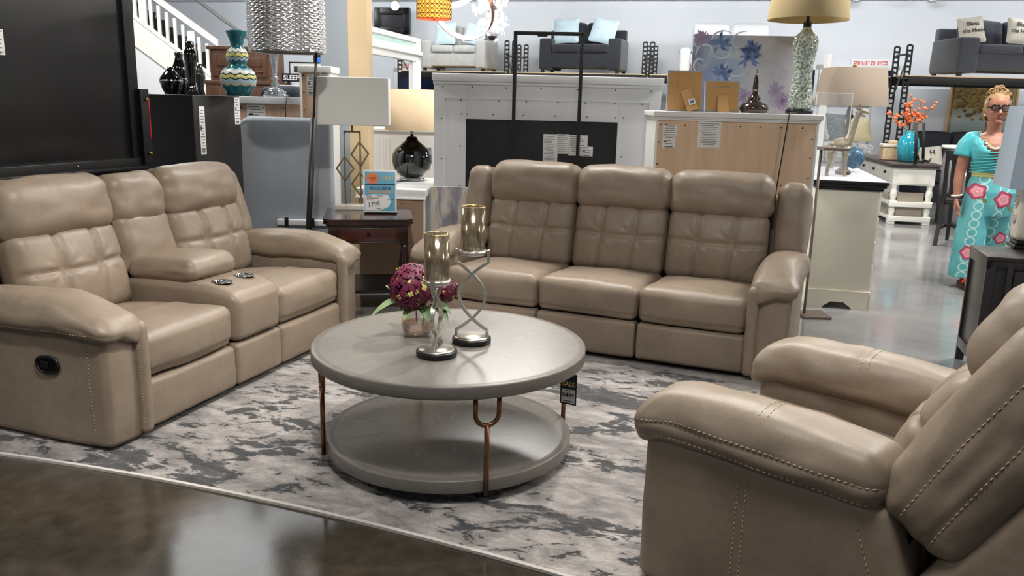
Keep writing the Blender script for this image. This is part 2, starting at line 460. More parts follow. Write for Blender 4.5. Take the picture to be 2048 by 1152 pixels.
# console body : box with a rounded waterfall front, two wells cut into its top
cb = cushion((cw, .335, .138), .045, (8, 14, 6), 5, (0, 0, .014, 0, 0, 0), top_wrinkle(.003, 3))
def cdef(P):
    Q = P.copy(); f = np.clip((-.12-Q[:, 1])/.215, 0, 1); t = np.clip((Q[:, 2]+.138)/.276, 0, 1)
    Q[:, 2] -= t*.05*f**2
    return Q+np.array([cx, .335, .378])
cb.xf(cdef); bvc = cb.bvh()
for dx in (-cw+.02, cw-.02):
    stitch(cb, bvc, [(cx+dx, y, .9) for y in np.linspace(.05, .25, 12)], (0, 0, -1), dash=.008, gap=.005, r=.0009)
cob = cb.build('console', [LEA, THR], ls)
CUP = [(cx-.085, .150), (cx+.085, .150)]
cut = MB()
for x, y in CUP: cut.cyl((x, y, .43), (x, y, .62), .044, n=40)
cuto = cut.build('cutter', BLK, ls)
bpy.context.view_layer.update()
md = cob.modifiers.new('b', 'BOOLEAN'); md.object = cuto; md.operation = 'DIFFERENCE'; md.solver = 'EXACT'
dg = bpy.context.evaluated_depsgraph_get(); me2 = bpy.data.meshes.new_from_object(cob.evaluated_get(dg))
cob.modifiers.clear(); cob.data = me2; bpy.data.objects.remove(cuto)
for x, y in CUP:
    c = MB(); ht = .513
    c.lathe([(.030, .436), (.0435, .436), (.0435, ht-.002), (.050, ht), (.050, ht+.003), (.0425, ht+.003), (.040, ht-.004), (.0395, .442), (.001, .442)], 40, (x, y, 0), 0, cap=False)
    for q in range(4): c.box((x-.027+.018*q, y, .450), (.004, .062, .008), .002, 0)
    c.build('cup_holder', CHROME, cob)
lid = cushion((cw-.004, .205, .055), .05, (10, 12, 4), 5, (0, 0, .01, 0, 0, .03), top_wrinkle(.006, 17))
def ldef(P):
    return rotx(P+np.array([cx, .455, .548]), rad(-3), (cx, .50, .545))
lid.xf(ldef); lid.build('console_lid', LEA, ls)
bc = cushion((cw-.002, .085, .155), .055, (10, 4, 10), 4, (.004, .004, .030, 0, 0, .006), top_wrinkle(.008, 21))
bc.xf(lambda P: rotx(P+np.array([cx, .660, .67]), -rad(15), (cx, .62, .42))); bc.build('console_backrest', LEA, ls)
hc = cushion((cw-.001, .105, .130), .075, (14, 6, 10), 5, (.004, .004, .022, .01, .01, .012), top_wrinkle(.009, 31))
hc.xf(lambda P: rotx(P+np.array([cx, .675, .890]), -rad(13), (cx, .62, .42))); hc.build('console_headrest', LEA, ls)

# --- three seat sofa
SA = rad(-23.0); sd_ = np.array([math.cos(SA), math.sin(SA)]); sp = np.array([1.228, 4.151])-(.215+3*.594)*sd_
so = thing('reclining_sofa', 'taupe leather three-seat reclining sofa in front of the fireplace surround', 'sofa', (sp[0], sp[1], .013), SA)
SW = .43+3*.594
sofa_base(so, SW)
arm(so, 0, .215, -1, st=True, seed=11); arm(so, SW-.215, SW, 1, st=True, seed=14)
for i in range(3): seat_unit(so, .215+i*.594, .215+(i+1)*.594, 40+i*7, lean=rad(3), yb=.01)
wing(so, SW-.10, .088, .03); wing(so, .10, .088, .03)

# --- recliner in the foreground
RW = .92; RA = rad(-133); rd = np.array([math.cos(RA), math.sin(RA)]); rp = np.array([.386, 2.276])-RW*rd
rc = thing('recliner', 'taupe leather recliner armchair with double stitched arms, seen from its side', 'armchair', (rp[0], rp[1], .013), RA)
arm(rc, RW-.215, RW, 1, L=.70, st2=True, seed=21, fall=False); arm(rc, 0, .215, -1, L=.70, st2=True, seed=25, fall=False)
seat_unit(rc, .215, RW-.215, 61, split=True, st=False, lean=rad(19), yb=.03, hz=.03)
for xc, sg in ((RW-.112, 1), (.112, -1)):
    def wd(u, N):
        d = np.array([noise.noise(Vector((a[0]*1.3+xc*7, a[1]*3, a[2]*3)))*.008 for a in u])
        out = np.clip(N[:, 0]*sg, 0, 1)
        return d+out*(-.004*gs(u[:, 1]+.42, .08)-.004*gs(u[:, 1]-.25, .08))
    wb = cushion((.105, .125, .30), .075, (6, 12, 20), 5, (.008, .008, .015, 0, 0, .01), wd)
    bw = wb.bvh()
    zz = np.linspace(-.255, .27, 24)
    for q in (-.42, .25): stitch(wb, bw, np.stack([0*zz, .125*q-.0+.012*(zz/.3)**2, zz], -1), (-sg, 0, 0), dash=.010, gap=.007, r=.0017)
    wb.xf(lambda P: rotx(P+np.array([xc, .765, .74]), -rad(29), (xc, .70, .46))); wb.build('side_wing', [LEA, THR], rc)
bs = cushion((RW/2-.02, .085, .36), .05, (14, 4, 14), 4, (.004, .004, 0, .03, 0, 0))
bs.xf(lambda P: rotx(P+np.array([RW/2, .93, .68]), -rad(33), (RW/2, .70, .46))); bs.build('back_shell', LEA, rc)
rb = cushion((RW/2-.05, .03, .17), .02, (12, 3, 8), 3, (0, 0, 0, .008, 0, 0)); rb.xf(lambda P: P+np.array([RW/2, .84, .20])); rb.build('rear_panel', LEA, rc)
b = MB(); b.bx((.05, .04, .012), (RW-.05, .76, .10), .01); b.bx((.08, .50, .10), (RW-.08, .74, .40), .01); b.build('base_frame', DARKBASE, rc)

# ------------------------------------------------------------------ coffee table
def disc_wood(name, dark, light, rough):
    t = newmat(name); tc = t.n.new('ShaderNodeTexCoord'); sp_ = t.n.new('ShaderNodeSeparateXYZ'); t.link(tc.outputs['Object'], sp_.inputs[0])
    ang = t.math('ARCTAN2', sp_.outputs[1], sp_.outputs[0])
    sec = t.math('FLOOR', t.math('MULTIPLY', ang, 12/(2*PI)))
    hsh = t.math('FRACT', t.math('MULTIPLY', t.math('SINE', t.math('MULTIPLY', sec, 12.9898)), 43.7))
    # grain turned sector by sector
    th = t.math('MULTIPLY', t.math('ADD', sec, .5), 2*PI/12)
    c_, s_ = t.math('COSINE', th), t.math('SINE', th)
    xr = t.math('ADD', t.math('MULTIPLY', sp_.outputs[0], c_), t.math('MULTIPLY', sp_.outputs[1], s_))
    yr = t.math('SUBTRACT', t.math('MULTIPLY', sp_.outputs[1], c_), t.math('MULTIPLY', sp_.outputs[0], s_))
    cb_ = t.n.new('ShaderNodeCombineXYZ'); t.link(t.math('MULTIPLY', xr, 3.0), cb_.inputs[0]); t.link(t.math('MULTIPLY', yr, 26.0), cb_.inputs[1]); t.link(t.math('ADD', sp_.outputs[2], hsh), cb_.inputs[2])
    n = t.noise(cb_.outputs[0], 2.0, 7, .6, .4)
    c = t.ramp(n, [(.25, lin(dark)), (.75, lin(light))])
    k = t.mix(1.0, c, t.ramp(hsh, [(0, (.97, .97, .97)), (1, (1.03, 1.03, 1.03))]), 'MULTIPLY')
    t.link(k, t.bsdf.inputs['Base Color']); t.bsdf.inputs['Roughness'].default_value = rough
    t.link(t.math('ADD', t.math('MULTIPLY', n, .03), rough-.015), t.bsdf.inputs['Roughness'])
    return t.mat
GRAYW = disc_wood('grey_wood_veneer', (118, 114, 109), (130, 126, 121), .27)
GRAYE = M('grey_wood_edge', (112, 107, 101), .38, var=.12, vscale=20, stretch=(1, 1, 8))
BRZ = M('brushed_bronze', (128, 92, 68), .34, 1.0)
TX, TY = -.245, 3.185; TH = .460
ct = thing('coffee_table', 'round grey wood two-tier coffee table with bronze fork-shaped legs', 'table', (TX, TY, .013), 0)
R1, R2 = .545, .497
def disc(r, z0, z1, name):
    b = MB(); e = .006
    b.lathe([(r-e, z0), (r-.001, z0+e*.5), (r, z0+e), (r, z1-e), (r-.0015, z1-e*.35), (r-e, z1), (r-.03, z1)], 128, mat=1, cap=False)
    n = 128; a = np.arange(n)*2*PI/n
    b.add(np.concatenate([np.stack([(r-.03)*np.cos(a), (r-.03)*np.sin(a), 0*a+z1], -1), np.stack([(r-e)*np.cos(a), (r-e)*np.sin(a), 0*a+z0], -1)]), [tuple(range(n)), tuple(range(2*n-1, n-1, -1))], 0, True)
    return b.build(name, [GRAYW, GRAYE], ct)
disc(R1, TH-.050, TH, 'table_top'); disc(R2, .040, .092, 'lower_shelf')
fa = math.atan2(-.423, .150)
for k in range(4):
    a = fa+k*PI/2; er = np.array([math.cos(a), math.sin(a), 0]); et = np.array([-math.sin(a), math.cos(a), 0]); p = er*(R2+.011)
    l = MB(); zt = TH-.049; fw = .043; zf = .30
    ph = np.linspace(PI, 2*PI, 18)
    U = [p+et*(-fw)+np.array([0, 0, zt])]+[p+et*fw*math.cos(q)+np.array([0, 0, zf+fw+fw*math.sin(q)]) for q in ph]+[p+et*fw+np.array([0, 0, zt])]
    l.tube(U, .0085, 12); l.tube([p+np.array([0, 0, .035]), p+np.array([0, 0, zf+.002])], .0095, 12)
    for s_ in (-1, 1): l.cyl(p+et*fw*s_+np.array([0, 0, zt-.004]), p+et*fw*s_+np.array([0, 0, zt]), .013)
    lo = l.build('leg', BRZ, ct)
    c = MB(); q = er*(R2-.05)
    for s_ in (-1, 1): c.cyl(q+et*(.011*s_-.007)+np.array([0, 0, .021]), q+et*(.011*s_+.007)+np.array([0, 0, .021]), .020, n=18)
    c.cyl(q+np.array([0, 0, .02]), q+np.array([0, 0, .041]), .012); c.build('caster', BLK, ct)
TZ = TH+.0135
# sale tag on the right
tg = thing('sale_tag', 'dark blue hanging price tag with gold SALE lettering on coffee table edge', 'tag', G(1137, 778, .315), rad(-26))
NAVY = M('navy_card', (28, 44, 60), .5); GOLD = M('gold_print', (226, 190, 110), .5); WHT = M('white_card', (232, 232, 232), .6); INK = M('black_ink', (20, 20, 22), .6)
b = MB(); b.box((0, 0, 0), (.070, .0016, .128), .0007); b.build('card', NAVY, tg)
b = MB(); b.text('SALE', .026, (0, -.0011, .012), (1, 0, 0), (0, 0, 1), bold=.03); b.build('lettering', GOLD, tg)
b = MB(); b.box((0, -.0009, -.029), (.058, .0012, .056), .0005); b.build('price_panel', WHT, tg)
b = MB(); b.text('0499', .026, (0, -.0016, -.034), (1, 0, 0), (0, 0, 1), bold=.01)
for z, w in ((-.006, .02), (-.050, .044)): b.box((0, -.0016, z), (w, .0006, .003), .0002)
b.build('price_lettering', INK, tg)
b = MB(); b.tube([(0, 0, .064), (.0, .03, .10), (.0, .05, .108)], .001, 6); b.build('string', WHT, tg)

# candle holders
SILV = M('champagne_metal', (206, 202, 192), .34, 1.0)
BLKW = M('black_wood', (14, 14, 15), .35)
def mercury():
    t = newmat('mercury_glass'); v = t.coords((1, 1, .35)); n = t.noise(v, 38, 6, .7, .3); n2 = t.noise(t.coords((1, 1, .22)), 110, 4, .75)
    t.link(t.ramp(n, [(.3, lin((92, 78, 60))), (.62, lin((190, 174, 148)))]), t.bsdf.inputs['Base Color'])
    t.bsdf.inputs['Metallic'].default_value = .7; t.bsdf.inputs['Roughness'].default_value = .14
    t.link(t.ramp(n2, [(.42, (.28, .28, .28)), (.62, (.96, .96, .96))]), t.bsdf.inputs['Alpha'])
    return t.mat
MERC = mercury()
def candle(loc, rz, H, label, gr):
    t = thing('candle_holder', label, 'candle holder', loc, rz, gr)
    b = MB(); b.lathe([(.0, 0), (.074, 0), (.078, .003), (.078, .019), (.075, .022), (.0, .022)], 48, cap=False); b.build('base', BLKW, t)
    b = MB(); b.lathe([(.067, .0215), (.069, .023), (.068, .026), (.0, .026)], 48, cap=False); b.build('base_plate', SILV, t)
    zc = H-.178; a = .046; W_ = .062
    for s_ in (-1, 1):
        n = 40; P = []
        z0, z1 = .026, zc
        P.append((s_*W_, 0, z0)); P.append((s_*W_, 0, z0+.022))
        for q in np.linspace(0, 1, n):
            z = z0+.026+q*(z1-.040-z0-.026)
            x = s_*W_*math.cos(q*2*PI)*.98 if True else 0
            # straight ends, rounded middle
            x = s_*(W_*(1-abs(math.sin(PI*q))**.9*2*.92))
            P.append((x, .0045*s_, z))
        P.append((s_*W_, 0, z1-.018)); P.append((s_*W_, 0, z1+.010))
        f = MB(); P = np.array(P)
        hw, ht = .0078, .0054
        # flat bar swept in the xz plane
        T = np.gradient(P, axis=0); T /= np.linalg.norm(T, axis=1)[:, None]; Nn = np.stack([-T[:, 2], 0*T[:, 0], T[:, 0]], -1)
        V = []; F = []
        for i in range(len(P)):
            for dn, dy in ((-ht, -hw), (ht, -hw), (ht, hw), (-ht, hw)): V.append(P[i]+Nn[i]*dn+np.array([0, dy, 0]))
        for i in range(len(P)-1):
            for q in range(4): F.append((i*4+q, i*4+(q+1) % 4, i*4+4+(q+1) % 4, i*4+4+q))
        F += [(3, 2, 1, 0), tuple(len(V)-4+q for q in range(4))]
        f.add(V, F, 0, True); f.build('frame', SILV, t)
    b = MB(); b.lathe([(.0, zc-.010), (.050, zc-.010), (.054, zc-.004), (.054, zc+.006), (.050, zc+.008), (0, zc+.008)], 40, cap=False); b.build('cup', SILV, t)
    b = MB(); rg = .0475
    b.lathe([(rg, zc+.008), (rg, H), (rg-.0025, H), (rg-.0025, zc+.010)], 48, cap=False)
    gl = b.build('glass_shade', MERC, t)
    r = MB(); q = np.linspace(0, 2*PI, 48, endpoint=False); r.tube(np.stack([(rg-.001)*np.cos(q), (rg-.001)*np.sin(q), 0*q+H], -1), .0018, 8, closed=True); r.build('rim', M('gold_rim', (205, 170, 110), .25, 1.0), gl)
    return t
candle(G(943, 684, TZ), rad(-6), .545, 'taller of the two mercury glass candle holders with crossed silver frame, on coffee table', 'candle holders on the coffee table')
candle(G(873, 710, TZ), rad(82), .465, 'shorter mercury glass candle holder on curved silver stem, in front of taller one', 'candle holders on the coffee table')

# vase with hydrangeas
GLASS = M('clear_glass', (240, 244, 244), .02, alpha=.22, spec=1.0, coat=1.0)
vp = G(834, 669, TZ)
va = thing('glass_vase', 'ribbed clear glass vase of amber water and pebbles on coffee table', 'vase', vp)
def ribs(V):
    a = np.arctan2(V[:, 1], V[:, 0]); k = 1+.022*np.cos(26*a); Q = V.copy(); Q[:, 0] *= k; Q[:, 1] *= k; return Q
b = MB(); b.lathe([(.048, 0), (.058, .006), (.062, .03), (.064, .055), (.060, .078), (.048, .096), (.042, .108), (.044, .116), (.041, .116), (.039, .108), (.045, .095), (.0565, .077), (.0605, .055), (.0585, .03), (.054, .010), (.0, .008)], 104, cap=False, fn=ribs); b.build('glass', GLASS, va)
b = MB(); b.lathe([(.0, .010), (.053, .011), (.0575, .03), (.0595, .054), (.0, .054)], 40, cap=False); b.build('water', M('amber_water', (190, 122, 44), .05, alpha=.7), va)
peb = MB(); rr = random.Random(3)
for i in range(90):
    a = rr.random()*2*PI; r_ = .052*math.sqrt(rr.random()); peb.ball((r_*math.cos(a), r_*math.sin(a), .014+rr.random()*.018), .007+.003*rr.random(), 8, 0, (1, 1, .7))
o = peb.build('pebbles', M('amber_pebbles', (206, 150, 74), .15, var=.5, vscale=60), va); o['kind'] = 'stuff'
def petals(name):
    t = newmat(name); v = t.coords(); n = t.noise(v, 30, 3, .6)
    t.link(t.ramp(n, [(.3, lin((70, 12, 34))), (.55, lin((112, 26, 62))), (.75, lin((150, 52, 92)))]), t.bsdf.inputs['Base Color']); t.bsdf.inputs['Roughness'].default_value = .55; return t.mat
PET = petals('burgundy_petals'); YEL = M('yellow_green_petals', (206, 204, 110), .6, var=.15, vscale=40)
GRN = M('leaf_green', (78, 104, 62), .5, var=.25, vscale=25); LGRN = M('pale_leaf', (138, 160, 108), .5, var=.2, vscale=25)
def bloom(parent, c, R, n, seed, yfrac=.12):
    r = random.Random(seed); b = MB(); c = np.array(c)
    b.ball(c, R*.72, 14, 0)
    for i in range(n):
        z = 1-2*(i+.5)/n; a = i*2.39996+r.random()*.5; q = math.sqrt(1-z*z); d = np.array([q*math.cos(a), q*math.sin(a), z])
        d += np.array([r.uniform(-.15, .15) for _ in range(3)]); d /= np.linalg.norm(d)
        u = np.cross(d, [0, 0, 1] if abs(d[2]) < .9 else [1, 0, 0]); u /= np.linalg.norm(u); w = np.cross(d, u); ph = r.random()*PI
        p0 = c+d*R*r.uniform(.82, 1.06); s_ = R*r.uniform(.12, .175); mt = 1 if r.random() < yfrac else 0
        if mt: s_ *= .8
        for k in range(4):
            t_ = ph+k*PI/2; e = u*math.cos(t_)+w*math.sin(t_); f = np.cross(d, e)
            V = [p0, p0+e*s_*.55+f*s_*.5+d*s_*.42, p0+e*s_*1.05+f*s_*.22+d*s_*.05, p0+e*s_*1.05-f*s_*.22+d*s_*.05, p0+e*s_*.55-f*s_*.5+d*s_*.42]
            b.add(V, [(0, 1, 2, 3, 4)], mt)
    return b.build('bloom', [PET, YEL], parent)
def leaf_mesh(p0, d, up, Ln, Wd, droop=.3):
    d = np.array(d, float); d /= np.linalg.norm(d); up = np.array(up, float); s_ = np.cross(d, up); s_ /= np.linalg.norm(s_); up = np.cross(s_, d)
    V = []; F = []; n = 9
    for i in range(n):
        q = i/(n-1); w = Wd*math.sin(PI*min(1, q*.97+.02))**.8*(1-.3*q); c = np.array(p0)+d*Ln*q-up*droop*Ln*q*q
        V += [c-s_*w+up*w*.35, c-up*w*.02, c+s_*w+up*w*.35]
    for i in range(n-1):
        for k in range(2): F.append((i*3+k, i*3+k+1, i*3+k+4, i*3+k+3))
    b = MB(); b.add(V, F); return b
def hydrangea(loc, tip, R, label, leaves, n, seed):
    t = thing('hydrangea_stem', label, 'flower', loc, 0, 'hydrangeas in the glass vase')
    tip = np.array(tip, float); b = MB(); b.tube([(0, 0, .03), (tip[0]*.15, tip[1]*.15, .10), tip*np.array([.8, .8, 1])-np.array([0, 0, R*.5])], .0035, 8); b.build('stem', GRN, t)
    bloom(t, tip, R, n, seed)
    for p, d, L_, W_, dr, m_ in leaves: leaf_mesh(p, d, (0, 0, 1), L_, W_, dr).build('leaf', m_, t)
    return t
hydrangea(vp, (-.016, -.035, .208), .088, 'large burgundy hydrangea with yellow florets standing in ribbed glass vase',
   [((-.03, -.05, .155), (-1, -.35, .05), .150, .046, .45, LGRN), ((-.06, .0, .15), (-.7, .5, .6), .10, .026, .2, LGRN), ((.02, -.03, .13), (.5, -1, -.25), .09, .028, .3, GRN), ((-.02, -.05, .12), (-.4, -1, -.2), .06, .02, .4, LGRN)], 480, 5)
hydrangea(vp+np.array([.02, .02, 0]), (.085, .05, .175), .055, 'smaller burgundy hydrangea leaning out behind the candle holder stem',
   [((.03, .0, .14), (.9, -.5, -.1), .11, .030, .3, GRN), ((.04, .03, .15), (.6, .4, .8), .12, .028, .2, GRN), ((.05, -.02, .11), (.8, -.9, .2), .09, .03, .5, GRN)], 260, 8)
# ------------------------------------------------------------------ room shell
def concrete():
    t = newmat('polished_concrete'); v = t.coords()
    n1 = t.noise(v, .55, 5, .55, .3); n2 = t.noise(v, 2.4, 8, .65, .4); n3 = t.noise(v, 14, 6, .6)
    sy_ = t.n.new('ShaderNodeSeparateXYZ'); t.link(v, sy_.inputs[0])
    far = t.math('ADD', t.math('MULTIPLY', t.math('SUBTRACT', t.math('ADD', sy_.outputs[1], t.math('MULTIPLY', n1, 2.0)), 3.6), .45), 0, True)  # brown stain near; far floor painted paler for aisle light and wall reflection
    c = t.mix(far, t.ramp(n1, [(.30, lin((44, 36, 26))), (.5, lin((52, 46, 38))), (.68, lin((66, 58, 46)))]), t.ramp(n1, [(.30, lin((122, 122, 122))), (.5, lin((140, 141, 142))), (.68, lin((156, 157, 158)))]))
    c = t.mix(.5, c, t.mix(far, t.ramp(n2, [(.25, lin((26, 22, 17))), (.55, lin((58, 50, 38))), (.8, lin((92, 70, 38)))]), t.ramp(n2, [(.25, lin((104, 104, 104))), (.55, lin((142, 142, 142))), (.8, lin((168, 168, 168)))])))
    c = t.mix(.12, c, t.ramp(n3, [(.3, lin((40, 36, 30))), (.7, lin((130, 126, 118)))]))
    t.link(c, t.bsdf.inputs['Base Color'])
    t.link(t.math('ADD', t.math('MULTIPLY', n2, .14), .05), t.bsdf.inputs['Roughness'])
    t.bsdf.inputs['Specular IOR Level'].default_value = .65
    t.bump(n3, .03, .003); return t.mat
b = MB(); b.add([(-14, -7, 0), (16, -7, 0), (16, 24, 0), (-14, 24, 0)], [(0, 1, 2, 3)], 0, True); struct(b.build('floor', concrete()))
WALLM = M('pale_wall_paint', (222, 225, 230), .7, var=.03, vscale=1.5)
CEILM = M('ceiling_paint', (138, 132, 124), .8)
TRIMM = M('white_trim', (232, 232, 230), .5)
CZ = 3.72
WA = rad(-12.5)
def wall(name, p0, p1, z0, z1, mt, th=.15):
    p0 = np.array(p0, float); p1 = np.array(p1, float); d = (p1-p0)/np.linalg.norm(p1-p0); n = np.array([-d[1], d[0]])*th
    b = MB(); b.prism([tuple(p0), tuple(p1), tuple(p1+n), tuple(p0+n)], z0, z1); return struct(b.build(name, mt))
BW0 = np.array([.4, 17.4]); bd = np.array([math.cos(WA), math.sin(WA)])
wall('wall_back', BW0-bd*9.5, BW0+bd*14, 0, CZ, WALLM)
wall('wall_left', (-8.6, -3), BW0-bd*9.2, 0, CZ, WALLM)
wall('wall_right', BW0+bd*13.9, (14.0, -4), 0, CZ, WALLM)
b = MB(); b.bx((-14, -4, CZ), (16, 24, CZ+.1), .001, seg=1); struct(b.build('ceiling', CEILM))
# soffit band along the back wall
nb = np.array([bd[1], -bd[0]])
p = BW0-bd*9.3+nb*.001; q = BW0+bd*13.7+nb*.001
b = MB(); b.prism([tuple(p), tuple(q), tuple(q+nb*.25), tuple(p+nb*.25)], 3.40, CZ); struct(b.build('trim_1', TRIMM))

# ------------------------------------------------------------------ rug
def rugmat():
    t = newmat('distressed_rug'); tc = t.coords()
    st = t.coords((1.0, 2.0, 1), rot=(0, 0, 0))
    warp = t.noise(st, 2.2, 6, .62, .5)
    base = t.noise(st, 1.1, 10, .68, 1.0)
    fine = t.noise(st, 8, 10, .72, .6); fib = t.noise(tc, 210, 2, .6)
    msk = t.math('ADD', t.math('MULTIPLY', base, .66), t.math('MULTIPLY', fine, .34))
    light = t.ramp(fine, [(.28, lin((104, 100, 98))), (.46, lin((142, 137, 134))), (.68, lin((182, 175, 171)))])
    mid = t.ramp(warp, [(.36, (.58, .58, .59)), (.58, (1.05, 1.05, 1.05))])
    light = t.mix(1.0, light, mid, 'MULTIPLY')
    dark = t.ramp(fine, [(.35, lin((36, 37, 39))), (.55, lin((70, 70, 72))), (.68, lin((128, 124, 122)))])
    f = t.ramp(msk, [(.456, (1, 1, 1)), (.467, (0, 0, 0))])
    c = t.mix(f, light, dark)
    c = t.mix(1.0, c, t.ramp(fib, [(.3, (.84, .84, .84)), (.7, (1.1, 1.1, 1.1))]), 'MULTIPLY')
    t.link(c, t.bsdf.inputs['Base Color']); t.bsdf.inputs['Roughness'].default_value = .95; t.bsdf.inputs['Sheen Weight'].default_value = .2
    t.bump(t.math('ADD', fib, t.math('MULTIPLY', f, -1.2)), .35, .004); return t.mat
e0 = G(0, 912)[:2]; e1 = G(640, 1030)[:2]; e2 = G(1100, 1150)[:2]
rdir = (e2-e0)/np.linalg.norm(e2-e0); rn = np.array([-rdir[1], rdir[0]])
org = e0
def rl(p): d = np.array(p)-org; return np.array([d@rdir, d@rn])
m1 = rl(e1); Lr = rl(e2)[0]; 
us = np.linspace(-.75, 3.35, 42)
kq = m1[1]/(m1[0]*(m1[0]-Lr))
def edge(u): return float(np.clip(kq*u*(u-Lr), -.02, .09))
V = []; F = []
for i, u in enumerate(us):
    v0 = edge(u)
    for vv, z in ((v0, 0.0), (v0, .010), (v0+.012, .012), (2.45, .012), (2.45, 0)): V.append((u, vv, z))
for i in range(len(us)-1):
    for k in range(4): F.append((i*5+k, (i+1)*5+k, (i+1)*5+k+1, i*5+k+1))
F.append(tuple(range(5))); F.append(tuple((len(us)-1)*5+k for k in range(4, -1, -1)))
b = MB()
for f in F: pass
b.add(V, F, 0, True)
for i in range(len(us)-1):
    for k in (0, 1): b.m[i*4+k] = 1
ro = b.build('area_rug', [rugmat(), M('rug_binding', (196, 190, 184), .9)], None, (org[0], org[1], .0005), math.atan2(rdir[1], rdir[0]))
tag(ro, 'grey and charcoal distressed area rug on the concrete floor under coffee table', 'rug')

# ------------------------------------------------------------------ light
w = bpy.data.worlds.new('world'); S.world = w; w.use_nodes = True
bg = w.node_tree.nodes['Background']; bg.inputs[0].default_value = (.86, .93, 1.0, 1); bg.inputs[1].default_value = .30
def area(loc, size, power, tgt=None, col=(1, .97, .92), shape='RECTANGLE', sy=None):
    l = bpy.data.lights.new('ceiling_and_fill_light', 'AREA'); l.shape = shape; l.size = size; l.size_y = sy or size; l.energy = power; l.color = col
    o = bpy.data.objects.new('ceiling_and_fill_light', l); COL.objects.link(o); o.location = loc
    if tgt is not None: o.rotation_euler = (Vector(tgt)-Vector(loc)).to_track_quat('-Z', 'Y').to_euler()
    return o
def spot(loc, tgt, power, ang=60, blend=.5, col=(1, .95, .88), r=.06):
    l = bpy.data.lights.new('spot_light', 'SPOT'); l.energy = power; l.spot_size = rad(ang); l.spot_blend = blend; l.color = col; l.shadow_soft_size = r
    o = bpy.data.objects.new('spot_light', l); COL.objects.link(o); o.location = loc
    o.rotation_euler = (Vector(tgt)-Vector(loc)).to_track_quat('-Z', 'Y').to_euler(); return o
for x, y, e_ in ((-4.5, 1.5, 60), (0, 1.5, 70), (4.5, 1.5, 70), (-4, 6, 90), (0, 6.3, 110), (4.2, 5.6, 150), (8, 6, 160), (-4.5, 10.5, 110), (0, 10.5, 120), (4.3, 9.6, 150), (8.5, 9.8, 130)): area((x, y, CZ-.03), 1.2, e_, sy=.6)  # unseen ceiling lights, with more added at right to brighten the aisle
for x in (-5, -1.5, 2, 5.5, 9): area((x, 14.6-x*.22, CZ-.05), 1.8, 84, (x-.2, 18.5-x*.22, 1.6), sy=.5, col=(.93, .97, 1))  # unseen row added and tilted to brighten the back wall
area((-2.6, 8.6, CZ-.04), 3.0, 60, sy=2.2, col=(.95, .98, 1))
# overhead spot on the table, then unseen spots added to brighten the seating
spot((1.1, 4.9, 3.6), (-.3, 3.0, .3), 300, 62)
spot((-.4, 1.6, 3.6), (-1.8, 4.1, .6), 260, 60)  # raised to brighten the loveseat
spot((1.5, 3.5, 3.6), (1.1, 2.3, .5), 110, 55)  # added for highlights on the recliner arms
S.view_settings.view_transform = 'Standard'; S.view_settings.look = 'None'; S.view_settings.exposure = .12; S.view_settings.gamma = 1.0
S.view_settings.use_curve_mapping = False
S.cycles.use_denoising = True
S.cycles.max_bounces = 10; S.cycles.transparent_max_bounces = 16; S.cycles.caustics_reflective = False; S.cycles.caustics_refractive = False
S.cycles.sample_clamp_indirect = 6
# ------------------------------------------------------------------ behind the loveseat
BLKP = M('black_painted_panel', (24, 24, 25), .27, var=.5, vscale=2.2, stretch=(1, 1, .35), spec=.6)
BLKF = M('black_frame_paint', (15, 15, 16), .45)
BRASS = M('brass_bolt', (190, 160, 100), .3, 1.0)
PAPER = M('label_paper', (222, 222, 220), .7)
PRINT = M('label_print', (120, 120, 122), .7)
def label(parent, name, x, y, z, w, h, n=8, seed=0, black=True, face=-1):
    """paper label on a plane facing local -y with rows of fine print"""
    b = MB(); b.box((x, y, z), (w, .0016, h), .0006, 0); r = random.Random(seed)
    yy = y+face*.0011
    for i in range(n):
        ww = w*r.uniform(.45, .85); zz = z+h*(.42-.80*i/max(1, n-1))
        b.box((x-(w*.86-ww)/2*r.choice((0, 1)), yy, zz), (ww, .0006, h/n*.28), .0002, 1, seg=1)
    if black:
        b.box((x-w*.28, yy, z+h*.05), (w*.2, .0008, h*.09), .0002, 2, seg=1)
        for i in range(9): b.box((x-w*.25+i*w*.06, yy, z-h*.42), (w*.03, .0008, h*.09), .0002, 2, seg=1)
    return b.build(name, [PAPER, PRINT, INK], parent)
LSd = rad(71.0)
q = Y(290, 318, 4.92)
hu = thing('entertainment_hutch', 'tall black hutch panel with bolted rail behind left reclining sofa', 'cabinet', (q[0], q[1], 0), LSd)
zr = q[2]
b = MB(); b.bx((-2.4, .02, zr-.02), (-.075, .40, 2.5), .004); b.build('back_panel', BLKP, hu)
b = MB(); b.bx((-2.4, -.012, zr-.055), (-.01, .40, zr+.012), .004); b.bx((-2.4, -.03, zr-.055), (-.01, -.01, zr-.035), .004); b.build('bottom_rail', BLKF, hu)
b = MB(); b.bx((-.085, .0, zr+.012), (-.01, .40, 2.5), .004); b.build('edge_frame', BLKF, hu)
b = MB(); b.bx((-.035, -.035, zr-.03), (.03, .0, Y(282, 178, 4.92)[2]), .004); b.bx((-.035, -.03, zr-.03), (-.02, .08, Y(282, 178, 4.92)[2]), .003); br = b.build('bracket', BLKF, hu)
for z in (zr+.035, zr+.345):
    b = MB(); b.cyl((.005, -.035, z), (.005, -.047, z), .011, .009, 14); b.ball((.005, -.046, z), .009, 10, 0, (1, .5, 1)); b.build('bolt', BRASS, br)
b = MB(); b.bx((.022, -.037, zr+.12), (.028, -.034, zr+.35), .001); b.build('red_strip', M('red_tape', (210, 40, 34), .4), br)
b = MB(); b.bx((-2.35, .03, .02), (-.05, .42, zr-.06), .005); b.build('base', BLKF, hu)
